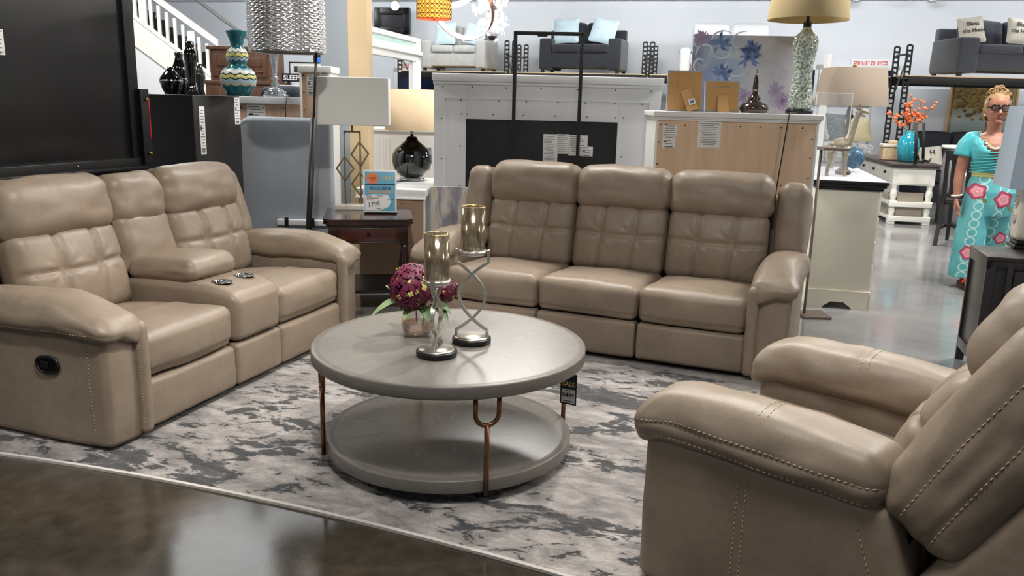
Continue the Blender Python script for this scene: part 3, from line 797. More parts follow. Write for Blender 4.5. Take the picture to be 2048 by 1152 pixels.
for xx in (-1.9, -1.2, -.5):
    b = MB(); b.cyl((xx, -.012, zr-.012), (xx, -.016, zr-.012), .007, n=10); b.build('screw', CHROME, hu)
q = Y(2, 84, 3.6)
def panel_local(px, py, o, yl):
    """point where pixel ray meets the plane local y = yl of object o"""
    d = _ray(px, py); loc = np.array(o.location); a = o.rotation_euler[2]; n = np.array([-math.sin(a), math.cos(a), 0])
    t = (n@(loc-np.array([0, 0, CH]))+yl)/(n@d); P = np.array([0, 0, CH])+d*t; r = P-loc
    return np.array([r[0]*math.cos(a)+r[1]*math.sin(a), yl, r[2]])
p = panel_local(0, 84, hu, .02); label(hu, 'label', p[0]-.02, .019, p[2], .08, .12, 6, 2)

q = Y(385, 190, 5.7)
bc_ = thing('tall_black_cabinet', 'plain tall black cabinet with paper labels standing behind the left sofa', 'cabinet', (q[0], q[1], 0), LSd)
zt = q[2]
b = MB(); b.bx((0, 0, .03), (.50, .72, zt), .006); b.build('body', M('black_cabinet_side', (36, 35, 35), .32, var=.2, vscale=3), bc_)
b = MB(); b.bx((.02, .03, 0), (.48, .70, .03), .003); b.build('plinth', BLKF, bc_)
b = MB(); b.bx((-.012, -.004, .03), (0, .72, zt), .003); b.build('side_panel', M('black_gloss', (6, 6, 7), .25), bc_)
p = panel_local(403, 222, bc_, 0); p2 = panel_local(405, 300, bc_, 0)
label(bc_, 'label', p[0], -.001, (p[2]+p2[2])/2, .055, p[2]-p2[2]+.06, 14, 3)
p = panel_local(462, 222, bc_, 0); label(bc_, 'label', .463, -.001, p[2], .06, .19, 9, 4)
CT = zt+.0005
VB = M('black_glazed_ceramic', (5, 5, 6), .06, coat=.6)
SILB = M('silver_band', (200, 200, 200), .15, 1.0)
def onp(px, py, z): return G(px, py, z)
def at_local(o, lx, ly, z=0):
    a = o.rotation_euler[2]; l = o.location
    return np.array([l[0]+lx*math.cos(a)-ly*math.sin(a), l[1]+lx*math.sin(a)+ly*math.cos(a), z])
def meet(px, py, YY): return Y(px, py, YY)
def vase(name, label_, cat, loc, prof, mt, group=None, sc=(1, 1, 1), fn=None, n=40):
    t = thing(name, label_, cat, loc, 0, group); b = MB()
    b.lathe(prof, n, (0, 0, 0), 0, fn=(lambda V: V*np.array(sc)) if fn is None else fn, cap=True); b.build('body', mt, t); return t
# black vases on the black cabinet : px positions at depth of the cabinet top
yv = 5.95; k = yv/CF
def pxv(x0, x1, y0, y1, yy): # footprint centre, width and height in metres
    a = Y((x0+x1)/2, y1, yy); s = (yy*math.cos(CPITCH))/CF; return a, (x1-x0)*s*1.02, (y1-y0)*s*1.02
a, w_, h_ = pxv(322, 366, 136, 188, yv)
t = vase('black_vase', 'squat black glazed lantern-shaped vase with silver band on black cabinet', 'vase', (a[0], a[1], CT), [(.3*w_, 0), (.32*w_, .08*h_), (.38*w_, .16*h_), (.5*w_, .48*h_), (.46*w_, .60*h_), (.28*w_, .80*h_), (.16*w_, .90*h_), (.15*w_, h_), (.12*w_, h_), (.12*w_, .9*h_)], VB, 'black vases on the black cabinet')
b = MB(); b.lathe([(.49*w_, .47*h_), (.505*w_, .48*h_), (.505*w_, .505*h_), (.49*w_, .52*h_)], 40, cap=False); b.build('band', SILB, t)
a, w_, h_ = pxv(372, 398, 88, 189, 5.9)
vase('black_vase', 'tallest slim black vase with pinched waist on black cabinet', 'vase', (a[0], a[1], CT), [(.40*w_, 0), (.5*w_, .03*h_), (.34*w_, .10*h_), (.28*w_, .25*h_), (.36*w_, .50*h_), (.5*w_, .72*h_), (.46*w_, .80*h_), (.3*w_, .88*h_), (.34*w_, .92*h_), (.3*w_, h_), (.22*w_, h_), (.22*w_, .9*h_)], VB, 'black vases on the black cabinet')
a, w_, h_ = pxv(348, 376, 106, 186, 6.15)
t = vase('black_vase', 'medium stepped black vase with silver band behind the slim tall vase', 'vase', (a[0], a[1], CT), [(.5*w_, 0), (.5*w_, .30*h_), (.44*w_, .36*h_), (.5*w_, .42*h_), (.46*w_, .66*h_), (.3*w_, .80*h_), (.24*w_, .9*h_), (.28*w_, .94*h_), (.26*w_, h_), (.2*w_, h_), (.2*w_, .9*h_)], VB, 'black vases on the black cabinet')
b = MB(); b.lathe([(.505*w_, .36*h_), (.515*w_, .375*h_), (.505*w_, .39*h_)], 40, cap=False); b.build('band', SILB, t)
a, w_, h_ = pxv(392, 412, 128, 187, 6.1)
vase('black_vase', 'small grey-black glossy bottle vase at right of the black vases', 'vase', (a[0], a[1], CT), [(.42*w_, 0), (.3*w_, .2*h_), (.5*w_, .55*h_), (.46*w_, .72*h_), (.28*w_, .85*h_), (.3*w_, h_), (.2*w_, h_), (.2*w_, .88*h_)], M('smoke_glaze', (40, 42, 44), .12, coat=.4), 'black vases on the black cabinet')
# teal chevron vase
def chevron():
    t = newmat('chevron_glaze'); tc = t.n.new('ShaderNodeTexCoord'); sp_ = t.n.new('ShaderNodeSeparateXYZ'); t.link(tc.outputs['Object'], sp_.inputs[0])
    ang = t.math('ARCTAN2', sp_.outputs[1], sp_.outputs[0])
    z = t.math('DIVIDE', sp_.outputs[2], CHH)
    zz = t.math('ADD', z, t.math('MULTIPLY', t.math('PINGPONG', t.math('MULTIPLY', ang, 11/(2*PI)), .5), .055))
    TEAL, WH, DK, YL, BL, SD = lin((30, 92, 100)), lin((214, 216, 206)), lin((14, 50, 56)), lin((196, 192, 118)), lin((156, 182, 192)), lin((188, 176, 150))
    st = [(0, TEAL), (.175, SD), (.21, BL), (.265, DK), (.285, YL), (.335, DK), (.355, WH), (.40, BL), (.43, TEAL), (.555, BL), (.60, DK), (.615, YL), (.67, DK), (.685, WH), (.735, TEAL)]
    nd = t.n.new('ShaderNodeValToRGB'); nd.color_ramp.interpolation = 'CONSTANT'; e = nd.color_ramp.elements
    while len(e) < len(st): e.new(.5)
    for i, (p_, c_) in enumerate(st): e[i].position = p_; e[i].color = c_
    t.link(zz, nd.inputs[0]); t.link(nd.outputs[0], t.bsdf.inputs['Base Color']); t.bsdf.inputs['Roughness'].default_value = .12; return t.mat
a, w_, h_ = pxv(444, 513, 68, 191, 6.0); CHH = h_
pr = [(.32*w_, 0), (.36*w_, .06*h_), (.47*w_, .17*h_), (.5*w_, .27*h_), (.46*w_, .36*h_), (.36*w_, .43*h_), (.24*w_, .47*h_), (.23*w_, .50*h_), (.28*w_, .55*h_), (.305*w_, .61*h_), (.28*w_, .68*h_), (.19*w_, .745*h_), (.17*w_, .78*h_), (.20*w_, .86*h_), (.30*w_, .985*h_), (.29*w_, h_), (.27*w_, .985*h_), (.17*w_, .86*h_), (.13*w_, .8*h_)]
vase('chevron_vase', 'teal double gourd vase with white and yellow zigzag bands on black cabinet corner', 'vase', (a[0], a[1], CT), pr, chevron(), n=66)

# cabinets seen from the back
WOODB = Mwood('beech_back_panel', (196, 164, 134), (218, 190, 160), .6, (9, 9, .7), 0, .03)
WOODP = Mwood('pinkish_back_panel', (186, 150, 126), (206, 172, 148), .6, (9, 9, .7), 0, .03)
GREYT = M('grey_white_paint', (200, 203, 206), .5)
WHTP = M('white_paint', (226, 226, 224), .45)
def dots(b, pts, y, r=.006, mat=1):
    for x, z in pts: b.cyl((x, y+.0005, z), (x, y-.002, z), r, n=8, mat=mat)
q0 = Y(466, 192, 6.75); q1 = Y(600, 196, 6.75)
cb1 = thing('low_cabinet', 'low cabinet with grey top rail and wood back panel, behind grey padded panel', 'cabinet', (q0[0], q0[1], 0), math.atan2(0, 1))
L_ = q1[0]-q0[0]; zt = q0[2]; zd = Y(520, 208, 6.7)[2]
b = MB(); b.bx((-.02, -.02, zd), (L_, .45, zt), .004); b.build('top', GREYT, cb1)
b = MB(); b.bx((0, 0, .0), (L_, .02, zd), .002); dots(b, [(L_*.11, zd-.03), (L_*.45, zd-.03), (L_*.75, zd-.03)], 0); b.build('back_panel', [WOODP, INK], cb1)
b = MB(); b.bx((0, .02, .0), (L_, .43, zd), .003); b.build('carcass', GREYT, cb1)
label(cb1, 'label', .18, -.001, zd-.09, .15, .16, 7, 9)
q0 = Y(598, 131, 6.5); q1 = Y(660, 135, 6.5)
cb2 = thing('bookcase', 'tall wood-backed bookcase with white frame beside low cabinet, labels on its back', 'cabinet', (q0[0], q0[1], 0), 0)
L_ = q1[0]-q0[0]; zt = q0[2]
b = MB(); b.bx((0, -.01, .02), (.016, .3, zt-.05), .003); b.bx((L_-.016, -.01, .02), (L_, .3, zt-.05), .003); b.bx((-.01, -.012, zt-.05), (L_+.01, .3, zt), .004); b.build('frame', WHTP, cb2)
b = MB(); b.bx((.016, 0, .02), (L_-.016, .02, zt-.05), .002); dots(b, [(.03, zt-.07), (.03, zt-.2), (.03, zt-.33)], 0); b.build('back_panel', [WOODP, INK], cb2)
b = MB(); b.bx((.016, .02, .02), (L_-.016, .29, zt-.05), .002); b.build('shelf_unit', WHTP, cb2)
label(cb2, 'label', .09, -.001, zt-.14, .07, .15, 7, 12); label(cb2, 'label', .19, -.001, zt-.13, .07, .18, 8, 14)
# grey padded panel
q0 = Y(470, 232, 6.35); q1 = Y(664, 240, 6.35)
gp = thing('padded_headboard', 'large smooth grey padded headboard standing on floor behind the floor lamp', 'headboard', (q0[0], q0[1], 0), 0)
L_ = q1[0]-q0[0]; zt = q0[2]
hb = cushion((L_/2, .035, zt/2), .034, (14, 3, 20), 4, (0, 0, .01, 0, 0, 0))
def hbd(P):
    Q = P.copy(); u = (Q[:, 0]+L_/2); c = .12
    f = np.clip((c-u)/c, 0, 1); Q[:, 2] -= np.where(Q[:, 2] > 0, (1-np.sqrt(np.clip(1-f*f, 0, 1)))*.10*np.clip(Q[:, 2]/(zt/2), 0, 1), 0); return Q+np.array([L_/2, .035, zt/2])
hb.xf(hbd); hb.build('panel', M('grey_upholstery', (146, 152, 160), .55, var=.10, vscale=2.5), gp)
b = MB(); b.bx((.30, -.05, Y(600, 458, 6.0)[2]-.02), (L_+.02, -.005, Y(600, 452, 6.0)[2]), .004); b.build('bed_rail', M('white_metal', (220, 222, 224), .35), gp)
for xx in (.36, .56):
    b = MB(); b.bx((xx, -.058, Y(600, 458, 6.0)[2]-.03), (xx+.03, -.048, Y(600, 450, 6.0)[2]+.01), .003); b.build('bracket', BLKF, gp)
# building column
q0 = Y(643, 200, 7.2); q1 = Y(701, 200, 7.2); wc = q1[0]-q0[0]
b = MB(); b.bx((q0[0], 7.2, 0), (q1[0]-.012, 7.5, CZ), .004, 0); struct(b.build('trim_2', M('grey_column_paint', (164, 173, 182), .6, var=.06, vscale=1.2)))
b = MB(); b.prism([(q1[0]-.012, 7.2), (Y(736, 200, 7.34)[0], 7.34), (Y(736, 200, 7.34)[0], 7.6), (q1[0]-.012, 7.6)], 0, CZ); struct(b.build('trim_3', M('beige_column_paint', (192, 172, 138), .6, var=.05, vscale=1.5)))

# floor lamp with woven silver shade
def woven():
    t = newmat('woven_silver'); v = t.coords(); 
    t.link(t.ramp(t.noise(t.coords((14, 14, 60)), 2, 2, .5), [(.3, lin((190, 192, 194))), (.6, lin((240, 240, 240)))]), t.bsdf.inputs['Base Color'])
    t.bsdf.inputs['Metallic'].default_value = .9; t.bsdf.inputs['Roughness'].default_value = .2; return t.mat
fl = Y(617, 465, 5.35); ft = Y(627.5, 235, 5.35); f2 = Y(633, 92, 5.35)
dirv = (ft-fl)/(ft[2]-fl[2]); base = fl-dirv*fl[2]
lamp = thing('floor_lamp', 'black pole floor lamp with big woven silver drum shade beside the end table', 'lamp', (base[0], base[1], 0))
B0 = base
b = MB(); b.tube([fl-B0-dirv*(fl[2]-.02), ft-B0], .019, 14); b.build('lower_pole', BLKF, lamp)
b = MB(); b.tube([ft-B0, f2-B0], .008, 10); b.build('upper_pole', M('dark_steel', (70, 70, 72), .35, .8), lamp)
b = MB(); b.lathe([(.0, 0), (.13, 0), (.135, .006), (.13, .018), (.02, .026), (0, .026)], 36, cap=False); b.build('base', BLKF, lamp)
sc_ = Y(573, 50, 5.35)-B0; rs = (644-502)/2*5.35*math.cos(CPITCH)/CF*1.03; hs = .325
b = MB(); n = 260; rows = 22; V = []; F = []
for i in range(rows*4+1):
    z = -hs/2+hs*i/(rows*4); rw = i//4; bm = math.sin(PI*(i % 4)/4)
    for j in range(n):
        a_ = 2*PI*j/n; wv = .0035*bm*(1+math.cos(a_*26+PI*(rw % 2)))
        r_ = (rs*(1-.0*z))+wv; zz = z+.002*math.sin(a_*26)
        V.append((r_*math.cos(a_), r_*math.sin(a_), zz))
for i in range(rows*4):
    for j in range(n): F.append((i*n+j, i*n+(j+1) % n, (i+1)*n+(j+1) % n, (i+1)*n+j))
b.add(np.array(V)+sc_, F); sh = b.build('lamp_shade', woven(), lamp)
b = MB(); b.lathe([(0, -hs/2+.01), (rs-.006, -hs/2+.006), (rs-.006, -hs/2+.012), (0, -hs/2+.016)], 60, sc_, cap=False); b.build('diffuser', M('olive_lining', (120, 116, 96), .8), sh)
for z in (-hs/2, hs/2):
    b = MB(); a_ = np.linspace(0, 2*PI, 80, endpoint=False); b.tube(np.stack([rs*np.cos(a_), rs*np.sin(a_), 0*a_+z], -1)+sc_, .005, 8, closed=True); b.build('rim', CHROME, sh)
b = MB(); tp = f2-B0; b.tube([tp, (tp[0], tp[1], sc_[2]), (sc_[0], sc_[1], sc_[2])], .005, 8); b.cyl((sc_[0], sc_[1], sc_[2]-.02), (sc_[0], sc_[1], sc_[2]+.04), .02); b.build('arm', CHROME, lamp)

# crystal lamp foot standing on the low cabinet
a, w_, h_ = pxv(530, 578, 96, 192, 6.85)
CRY = M('crystal', (170, 176, 182), .05, metal=.55, alpha=.72, spec=1.0, coat=1.0)
t = thing('crystal_candlestick', 'tall clear crystal candlestick lamp foot on low cabinet below the silver shade', 'lamp', (a[0]-.01, a[1], Y(466, 192, 6.7)[2]+.001))
b = MB(); b.lathe([(.5*w_, 0), (.52*w_, .03*h_), (.42*w_, .07*h_), (.46*w_, .10*h_), (.2*w_, .17*h_), (.10*w_, .20*h_), (.20*w_, .25*h_), (.08*w_, .30*h_), (.17*w_, .36*h_), (.09*w_, .42*h_), (.09*w_, .46*h_), (.13*w_, .62*h_), (.2*w_, .88*h_), (.16*w_, .93*h_), (.2*w_, h_), (0, h_)], 10, cap=True); b.build('stem', CRY, t)
b = MB(); b.tube([(.10, -.06, .008), (.13, -.14, .006), (.135, -.215, -.06), (.13, -.212, -.5)], .004, 8); b.build('cord', BLKF, t)

# ------------------------------------------------------------------ end table group
ETA = math.atan2(.101, .581)
et = thing('end_table', 'dark cherry end table with one drawer between the two taupe sofas', 'table', (-1.243, 5.32, 0), ETA)
CHER = Mwood('dark_cherry', (26, 12, 10), (60, 27, 21), .25, (2, 18, 18), .5, .02); CHD = Mwood('cherry_drawer', (44, 18, 14), (84, 38, 28), .3, (2, 18, 18), .4, .02)
W_, D_, H_ = .59, .62, .64
b = MB(); ch = .07
def octo(x0, y0, x1, y1, c): return [(x0+c, y0), (x1-c, y0), (x1, y0+c), (x1, y1-c), (x1-c, y1), (x0+c, y1), (x0, y1-c), (x0, y0+c)]
b.prism(octo(0, 0, W_, D_, .045), H_-.012, H_); b.prism(octo(.008, .008, W_-.008, D_-.008, .042), H_-.022, H_-.012); b.prism(octo(.0, .0, W_, D_, .045), H_-.034, H_-.022); b.prism(octo(.018, .018, W_-.018, D_-.018, .04), H_-.05, H_-.034); b.build('table_top', CHER, et)
b = MB(); b.bx((.035, .035, H_-.155), (W_-.035, D_-.035, H_-.05), .004); b.bx((.03, .03, H_-.165), (W_-.03, D_-.03, H_-.152), .003); b.build('apron', CHER, et)
b = MB(); b.bx((.11, .026, H_-.145), (W_-.11, .04, H_-.06), .003); dr = b.build('drawer', CHD, et)
b = MB(); b.lathe([(.005, 0), (.005, .008), (.011, .014), (.009, .022), (0, .024)], 16, cap=False); b.xf(lambda P: rotx(P, PI/2)+np.array([W_/2, .026, H_-.10])); b.build('knob', M('dark_bronze', (40, 32, 26), .3, .9), dr)
for x, y in ((.065, .065), (W_-.065, .065), (.065, D_-.065), (W_-.065, D_-.065)):
    sx = -1 if x < .3 else 1; b = MB(); P = []; R_ = []
    for t_ in np.linspace(0, 1, 12):
        z = (H_-.16)*(1-t_); o = .014*math.sin(t_*2*PI); P.append((x+sx*o, y+(-1 if y < .3 else 1)*o, z)); R_.append(.026-.012*min(1, t_*1.5)+.008*max(0, t_-.85)*6)
    b.tube(P, R_, 12); b.build('leg', CHER, et)
b = MB(); b.prism(octo(.05, .05, W_-.05, D_-.05, .03), .13, .155); b.build('shelf', M('black_shelf', (18, 14, 13), .35), et)
GOLDM = M('brushed_gold', (150, 132, 98), .36, 1.0)
mp = G(701, 418, H_)
gl = thing('geometric_table_lamp', 'gold diamond lattice table lamp with grey rectangular shade on end table', 'lamp', (mp[0], mp[1], H_+.001), rad(6))
s = mp[1]*math.cos(CPITCH)/CF*1.03
MARB = M('white_marble', (214, 208, 196), .3, var=.12, vscale=14)
b = MB(); b.box((0, 0, .016), (58*s, .11, .032), .004); b.build('base', MARB, gl)
def bar2(P, w=.006, d=.010, y=0):
    b_ = MB(); P = [np.array(p_) for p_ in P]
    for i in range(len(P)-1):
        a_, c_ = P[i], P[i+1]; dd = c_-a_; L2 = np.linalg.norm(dd); an = math.atan2(dd[1], dd[0])
        R = np.array([[math.cos(an), 0, -math.sin(an)], [0, 1, 0], [math.sin(an), 0, math.cos(an)]])
        m_ = (a_+c_)/2; b_.box((m_[0], y, m_[1]), (L2+w, d*2, w*1.6), .001, 0, 2, R)
    return b_
def lp(px, py): return ((px-701)*s, (418-py)*s)
for nm, P in (('rectangle_frame', [(692, 413), (692, 266), (722, 266), (722, 413)]),
              ('diamond_frame', [(676, 338), (692, 314), (709, 338), (692, 362), (676, 338)]),
              ('diamond_frame', [(705, 310), (721, 285), (738, 308), (723, 333), (705, 310)]),
              ('diamond_frame', [(705, 368), (721, 345), (738, 368), (722, 391), (705, 368)])):
    bar2([lp(*p_) for p_ in P], .0075, .008, 0 if nm[0] == 'r' else -.006).build(nm, GOLDM, gl)
a0 = lp(707, 266); b = MB(); b.cyl((a0[0], 0, a0[1]), (a0[0], 0, a0[1]+20*s), .008, n=12); b.build('socket', GOLDM, gl)
sx0, sz0 = lp(638, 253); sx1, sz1 = lp(780, 163)
b = MB(); b.bx((sx0, -.13, sz0), (sx1, .13, sz1), .006)
SHG = M('pale_grey_linen', (214, 215, 211), .8, bump=.15, bscale=260, sheen=.2)
b.build('lamp_shade', SHG, gl)
# price sign
sp_ = G(760, 428, H_)
sg = thing('price_sign', 'blue clearance offer sign in white frame standing on end table front', 'sign', (sp_[0], sp_[1], H_+.012), rad(4))
s = sp_[1]*math.cos(CPITCH)/CF*1.03; W2, H2 = 66*s, 84*s
def tilt(b_): return b_.xf(lambda P: rotx(P, -rad(6), (0, 0, 0)))
b = MB(); b.bx((-W2/2, 0, 0), (W2/2, .006, H2), .001); b.bx((-W2/2, 0, 0), (W2/2, .10, .004), .001); tilt(b).build('frame', M('white_sign_frame', (236, 238, 240), .3), sg)
b = MB(); b.bx((-W2*.455, -.0012, H2*.03), (W2*.455, .0, H2*.96), .0004); tilt(b).build('poster', M('sky_blue_print', (104, 170, 200), .5, var=.12, vscale=9), sg)
b = MB(); b.bx((-W2*.455, -.0020, H2*.645), (W2*.455, -.0010, H2*.672), .0003); tilt(b).build('navy_bar', NAVY, sg)
b = MB(); a_ = np.linspace(0, 2*PI, 40, endpoint=False); b.prism([(-W2*.225+W2*.185*math.cos(q_), H2*.80+W2*.165*math.sin(q_)) for q_ in a_], -.0012, -.0028, 0, (0, 2, 1)); tilt(b).build('orange_ball', M('orange_print', (232, 128, 82), .5, var=.25, vscale=18), sg)
b = MB()
for q_ in range(3): b.bx((-W2*.33, -.0034, H2*(.85-.035*q_)), (-W2*.13, -.0028, H2*(.862-.035*q_)), .0002, seg=1)
tilt(b).build('ball_print', M('brown_print', (120, 76, 44), .6), sg)
b = MB(); b.text('HOT', H2*.13, (W2*.25, -.0016, H2*.77), (1, 0, .06), (0, 0, 1), bold=.02); tilt(b).build('hot_lettering', GOLD, sg)
b = MB(); b.text('EXCLUSIVE', H2*.088, (W2*.02, -.0016, H2*.535), (1, 0, 0), (0, 0, 1), bold=.02, sx=1.12); tilt(b).build('headline_lettering', NAVY, sg)
b = MB(); b.text('CLEARANCE OFFER', H2*.075, (W2*.0, -.0016, H2*.455), (1, 0, 0), (0, 0, 1), bold=.025, sx=.80); tilt(b).build('offer_lettering', M('amber_print', (240, 160, 60), .5), sg)
b = MB(); b.prism([(-W2*.45, H2*.40), (-W2*.2, H2*.425), (W2*.24, H2*.42), (W2*.34, H2*.26), (W2*.26, H2*.13), (-W2*.02, H2*.04), (-W2*.44, H2*.04)], -.0012, -.0018, 0, (0, 2, 1)); tilt(b).build('white_tag', WHT, sg)
b = MB(); b.text('1799', H2*.17, (-W2*.16, -.0022, H2*.13), (1, 0, .16), (-.1, 0, 1), sx=.85)
for z, x0, x1 in ((.375, -.42, -.25), (.38, -.1, .1), (.33, -.40, -.02), (.075, -.1, .05)): b.bx((W2*x0, -.0024, H2*z), (W2*x1, -.0018, H2*(z+.012)), .0002, seg=1)
b.bx((W2*.22, -.0024, H2*.295), (W2*.44, -.0018, H2*.305), .0002, seg=1); tilt(b).build('price_lettering', INK, sg)
b = MB(); b.bx((-W2*.41, -.0024, H2*.275), (-W2*.2, -.0018, H2*.295), .0002, seg=1); tilt(b).build('red_print', M('red_print', (170, 50, 60), .6), sg)

# low white cabinet with brown back and black ball lamp
q0 = Y(738, 388, 6.25); q1 = Y(866, 400, 6.25); zt = Y(800, 378, 6.25)[2]
lc = thing('white_console', 'low white-topped console with brown back panel behind the end table', 'cabinet', (q0[0], 6.25, 0), rad(-4))
L_ = q1[0]-q0[0]-.05
b = MB(); b.bx((-.1, -.01, zt-.055), (L_, 1.0, zt), .004); b.bx((-.1, -.02, zt-.075), (L_, .0, zt-.058), .003); b.build('top', WHTP, lc)
b = MB(); b.bx((-.08, 0, .04), (L_-.02, .02, zt-.075), .002); dots(b, [(.25, zt-.11), (.5, zt-.11)], 0); b.build('back_panel', [M('brown_back_panel', (156, 128, 106), .6, var=.05, vscale=6), INK], lc)
b = MB(); b.bx((-.08, .02, .0), (L_-.02, .98, zt-.055), .003); b.build('carcass', WHTP, lc)
bp = Y(824, 366, 6.95); s = 6.6*math.cos(CPITCH)/CF*1.02
bl = thing('ball_table_lamp', 'glossy black ball table lamp with beige drum shade on white console', 'lamp', (bp[0], bp[1], zt+.001))
b = MB(); b.lathe([(0, 0), (26*s, 0), (27*s, 2*s), (26*s, 6*s), (0, 6*s)], 32, cap=False); b.build('acrylic_base', CRY, bl)
rb_ = 42*s; b = MB(); b.lathe([(14*s, 6*s), (26*s, 10*s), (37*s, 22*s), (42*s, 40*s), (41*s, 54*s), (34*s, 66*s), (22*s, 76*s), (13*s, 83*s), (11*s, 89*s), (8*s, 91*s), (0, 91*s)], 56, cap=True); b.build('body', M('black_mirror_glaze', (4, 4, 8), .03, coat=1.0), bl)
b = MB(); b.cyl((0, 0, 90*s), (0, 0, 116*s), 3.5*s, n=12); b.build('stem', M('nickel', (150, 146, 138), .25, 1.0), bl)
b = MB(); b.lathe([(56*s, 104*s), (50*s, 186*s), (49.2*s, 186*s), (55.2*s, 104*s)], 64, cap=False); b.lathe([(0, 184*s), (49.5*s, 184*s), (49.5*s, 185*s), (0, 185*s)], 48, cap=False)
b.build('lamp_shade', M('beige_linen_shade', (214, 190, 156), .8, var=.05, vscale=3), bl)
b = MB(); b.tube([(-.02, -.05, .01), (-.10, -.37, .012), (-.15, -.72, .010), (-.155, -.745, -.03), (-.15, -.75, -.17)], .005, 8); b.build('cord', BLKF, bl)
b = MB(); b.box((-.13, -.755, -.18), (.07, .025, .035), .012); b.build('plug', BLKF, bl)

# white cabinet further back
q0 = Y(740, 262, 7.95); q1 = Y(875, 262, 7.95)
wc_ = thing('louvred_cabinet', 'white louvred cabinet standing behind the black ball lamp', 'cabinet', (q0[0], 7.9, 0), 0)
L_ = q1[0]-q0[0]; zt = q0[2]
b = MB(); b.bx((0, 0, .02), (L_, .45, zt), .006); b.bx((-.02, -.02, zt), (L_+.02, .47, zt+.03), .006); b.build('body', WHTP, wc_)
b = MB(); x0 = L_*.42; zz = Y(800, 300, 7.9)[2]
for i in range(7): b.bx((x0, -.012, zz+.02-i*.022), (L_-.05, -.002, zz+.032-i*.022), .002)
b.build('louvre', M('grey_green_slat', (150, 158, 152), .5), wc_)
b = MB()
for x in np.arange(.08, x0-.04, .06): b.bx((x, -.008, .2), (x+.012, 0, zt-.06), .002)
b.build('panel_moulding', WHTP, wc_)

# white mirror-like frame standing obliquely
pL = Y(735, 48, 8.6); pR = Y(842, 80, 10.4); dv = (pR-pL)[:2]; Lc = np.linalg.norm(dv); an = math.atan2(dv[1], dv[0])
zt = (pL[2]+pR[2])/2
cu = thing('white_frame_mirror', 'large white mirror frame with glass strip, seen at an angle beside beige column', 'mirror frame', (pL[0], pL[1], 0), an)
b = MB(); b.bx((-.6, 0, zt-.055), (Lc, .10, zt), .006); b.bx((-.6, .0, zt-.27), (Lc, .08, zt-.115), .006); b.bx((-.6, -.02, zt-.20), (Lc, .0, zt-.15), .01)
b.bx((Lc-.18, 0, .5), (Lc, .10, zt-.055), .006); b.bx((Lc-.26, .01, .5), (Lc-.16, .07, zt-.27), .006); b.build('frame', M('gloss_white', (236, 238, 238), .2), cu)
b = MB(); b.bx((-.6, .015, zt-.115), (Lc-.02, .03, zt-.055), .002); b.build('glass_strip', M('green_glass', (196, 222, 214), .05, spec=.8), cu)
b = MB(); b.bx((-.6, .0, .3), (Lc, .12, .52), .006); b.build('bottom_rail', WHTP, cu)
# abstract canvas leaning at the end of the sofa
def abstract():
    t = newmat('abstract_painting'); v = t.coords((3.2, 3.2, .8)); n = t.noise(v, 2.4, 6, .6, .8)
    t.link(t.ramp(n, [(.25, lin((88, 84, 96))), (.40, lin((150, 146, 154))), (.50, lin((204, 200, 192))), (.60, lin((190, 172, 142))), (.68, lin((214, 208, 200))), (.8, lin((96, 88, 84)))]), t.bsdf.inputs['Base Color']); t.bsdf.inputs['Roughness'].default_value = .7; return t.mat
q0 = Y(862, 373, 5.95); q1 = Y(928, 378, 5.95); W2 = q1[0]-q0[0]+.05; H2 = q0[2]
cv = thing('abstract_canvas', 'abstract grey and tan canvas leaning on fireplace surround beside three-seat sofa', 'painting', (q0[0], 5.93, 0), 0)
b = MB(); b.bx((0, 0, 0), (W2, .03, H2), .003); b.xf(lambda P: rotx(P, -rad(3))); b.build('canvas', abstract(), cv)
# ------------------------------------------------------------------ behind the sofa
def scr(yy): return yy*math.cos(CPITCH)/CF*1.02      # metres per pixel at a depth
FY = 6.30
q0 = Y(868, 146, FY); q1 = Y(1322, 153, FY)
fs = thing('fireplace_surround', 'white fireplace surround seen from behind with black insert, beyond three-seat sofa', 'fireplace surround', (q0[0], FY, 0), rad(-2.5))
L_ = (q1[0]-q0[0]); zt = q0[2]; zi = Y(1080, 241, FY)[2]; xi0 = Y(932, 236, FY)[0]-q0[0]; xi1 = Y(1234, 245, FY)[0]-q0[0]
SURW = M('surround_white', (214, 216, 218), .55, var=.03, vscale=3)
b = MB(); zc = zt-.055
b.bx((0, 0, .0), (xi0, .03, zc), .002); b.bx((xi1, 0, .0), (L_, .03, zc), .002); b.bx((xi0, 0, zi), (xi1, .03, zc), .002)
b.bx((.075, -.006, .05), (.082, 0, zc-.12), .001); b.bx((L_-.085, -.006, .05), (L_-.078, 0, zc-.12), .001); b.bx((.075, -.006, zc-.125), (L_-.078, 0, zc-.118), .001)
dots(b, [(L_*f, zc-.04) for f in (.04, .17, .32, .475, .635, .80, .955)]+[(L_*f, zc-.135) for f in (.05, .12, .29, .41, .55, .67, .80, .92)]+[(L_*f, zi+.035) for f in (.125, .15, .265, .40, .54, .68, .805, .84)]+[(L_*.12, zi-.2), (L_*.12, zi-.5), (L_*.84, zi-.25), (L_*.035, zi), (L_*.955, zi-.1), (L_*.035, zi-.3)], 0, .0055)
b.build('back_frame', [SURW, M('screw_grey', (70, 70, 74), .5)], fs)
b = MB(); b.bx((-.012, -.03, zc), (L_+.012, .36, zt), .004); b.bx((-.004, -.016, zc-.022), (L_+.004, .35, zc), .003); b.build('mantel_shelf', SURW, fs)
for xa, xb in ((.0, .05), (L_-.05, L_), (xi0-.05, xi0-.001), (xi1+.001, xi1+.05)):
    b = MB(); b.bx((xa, .03, 0), (xb, .30, zc), .003); b.build('side_panel', SURW, fs)
b = MB(); b.bx((xi0, .012, 0), (xi1, .26, zi), .002); b.build('firebox', M('black_steel', (14, 15, 18), .5), fs)
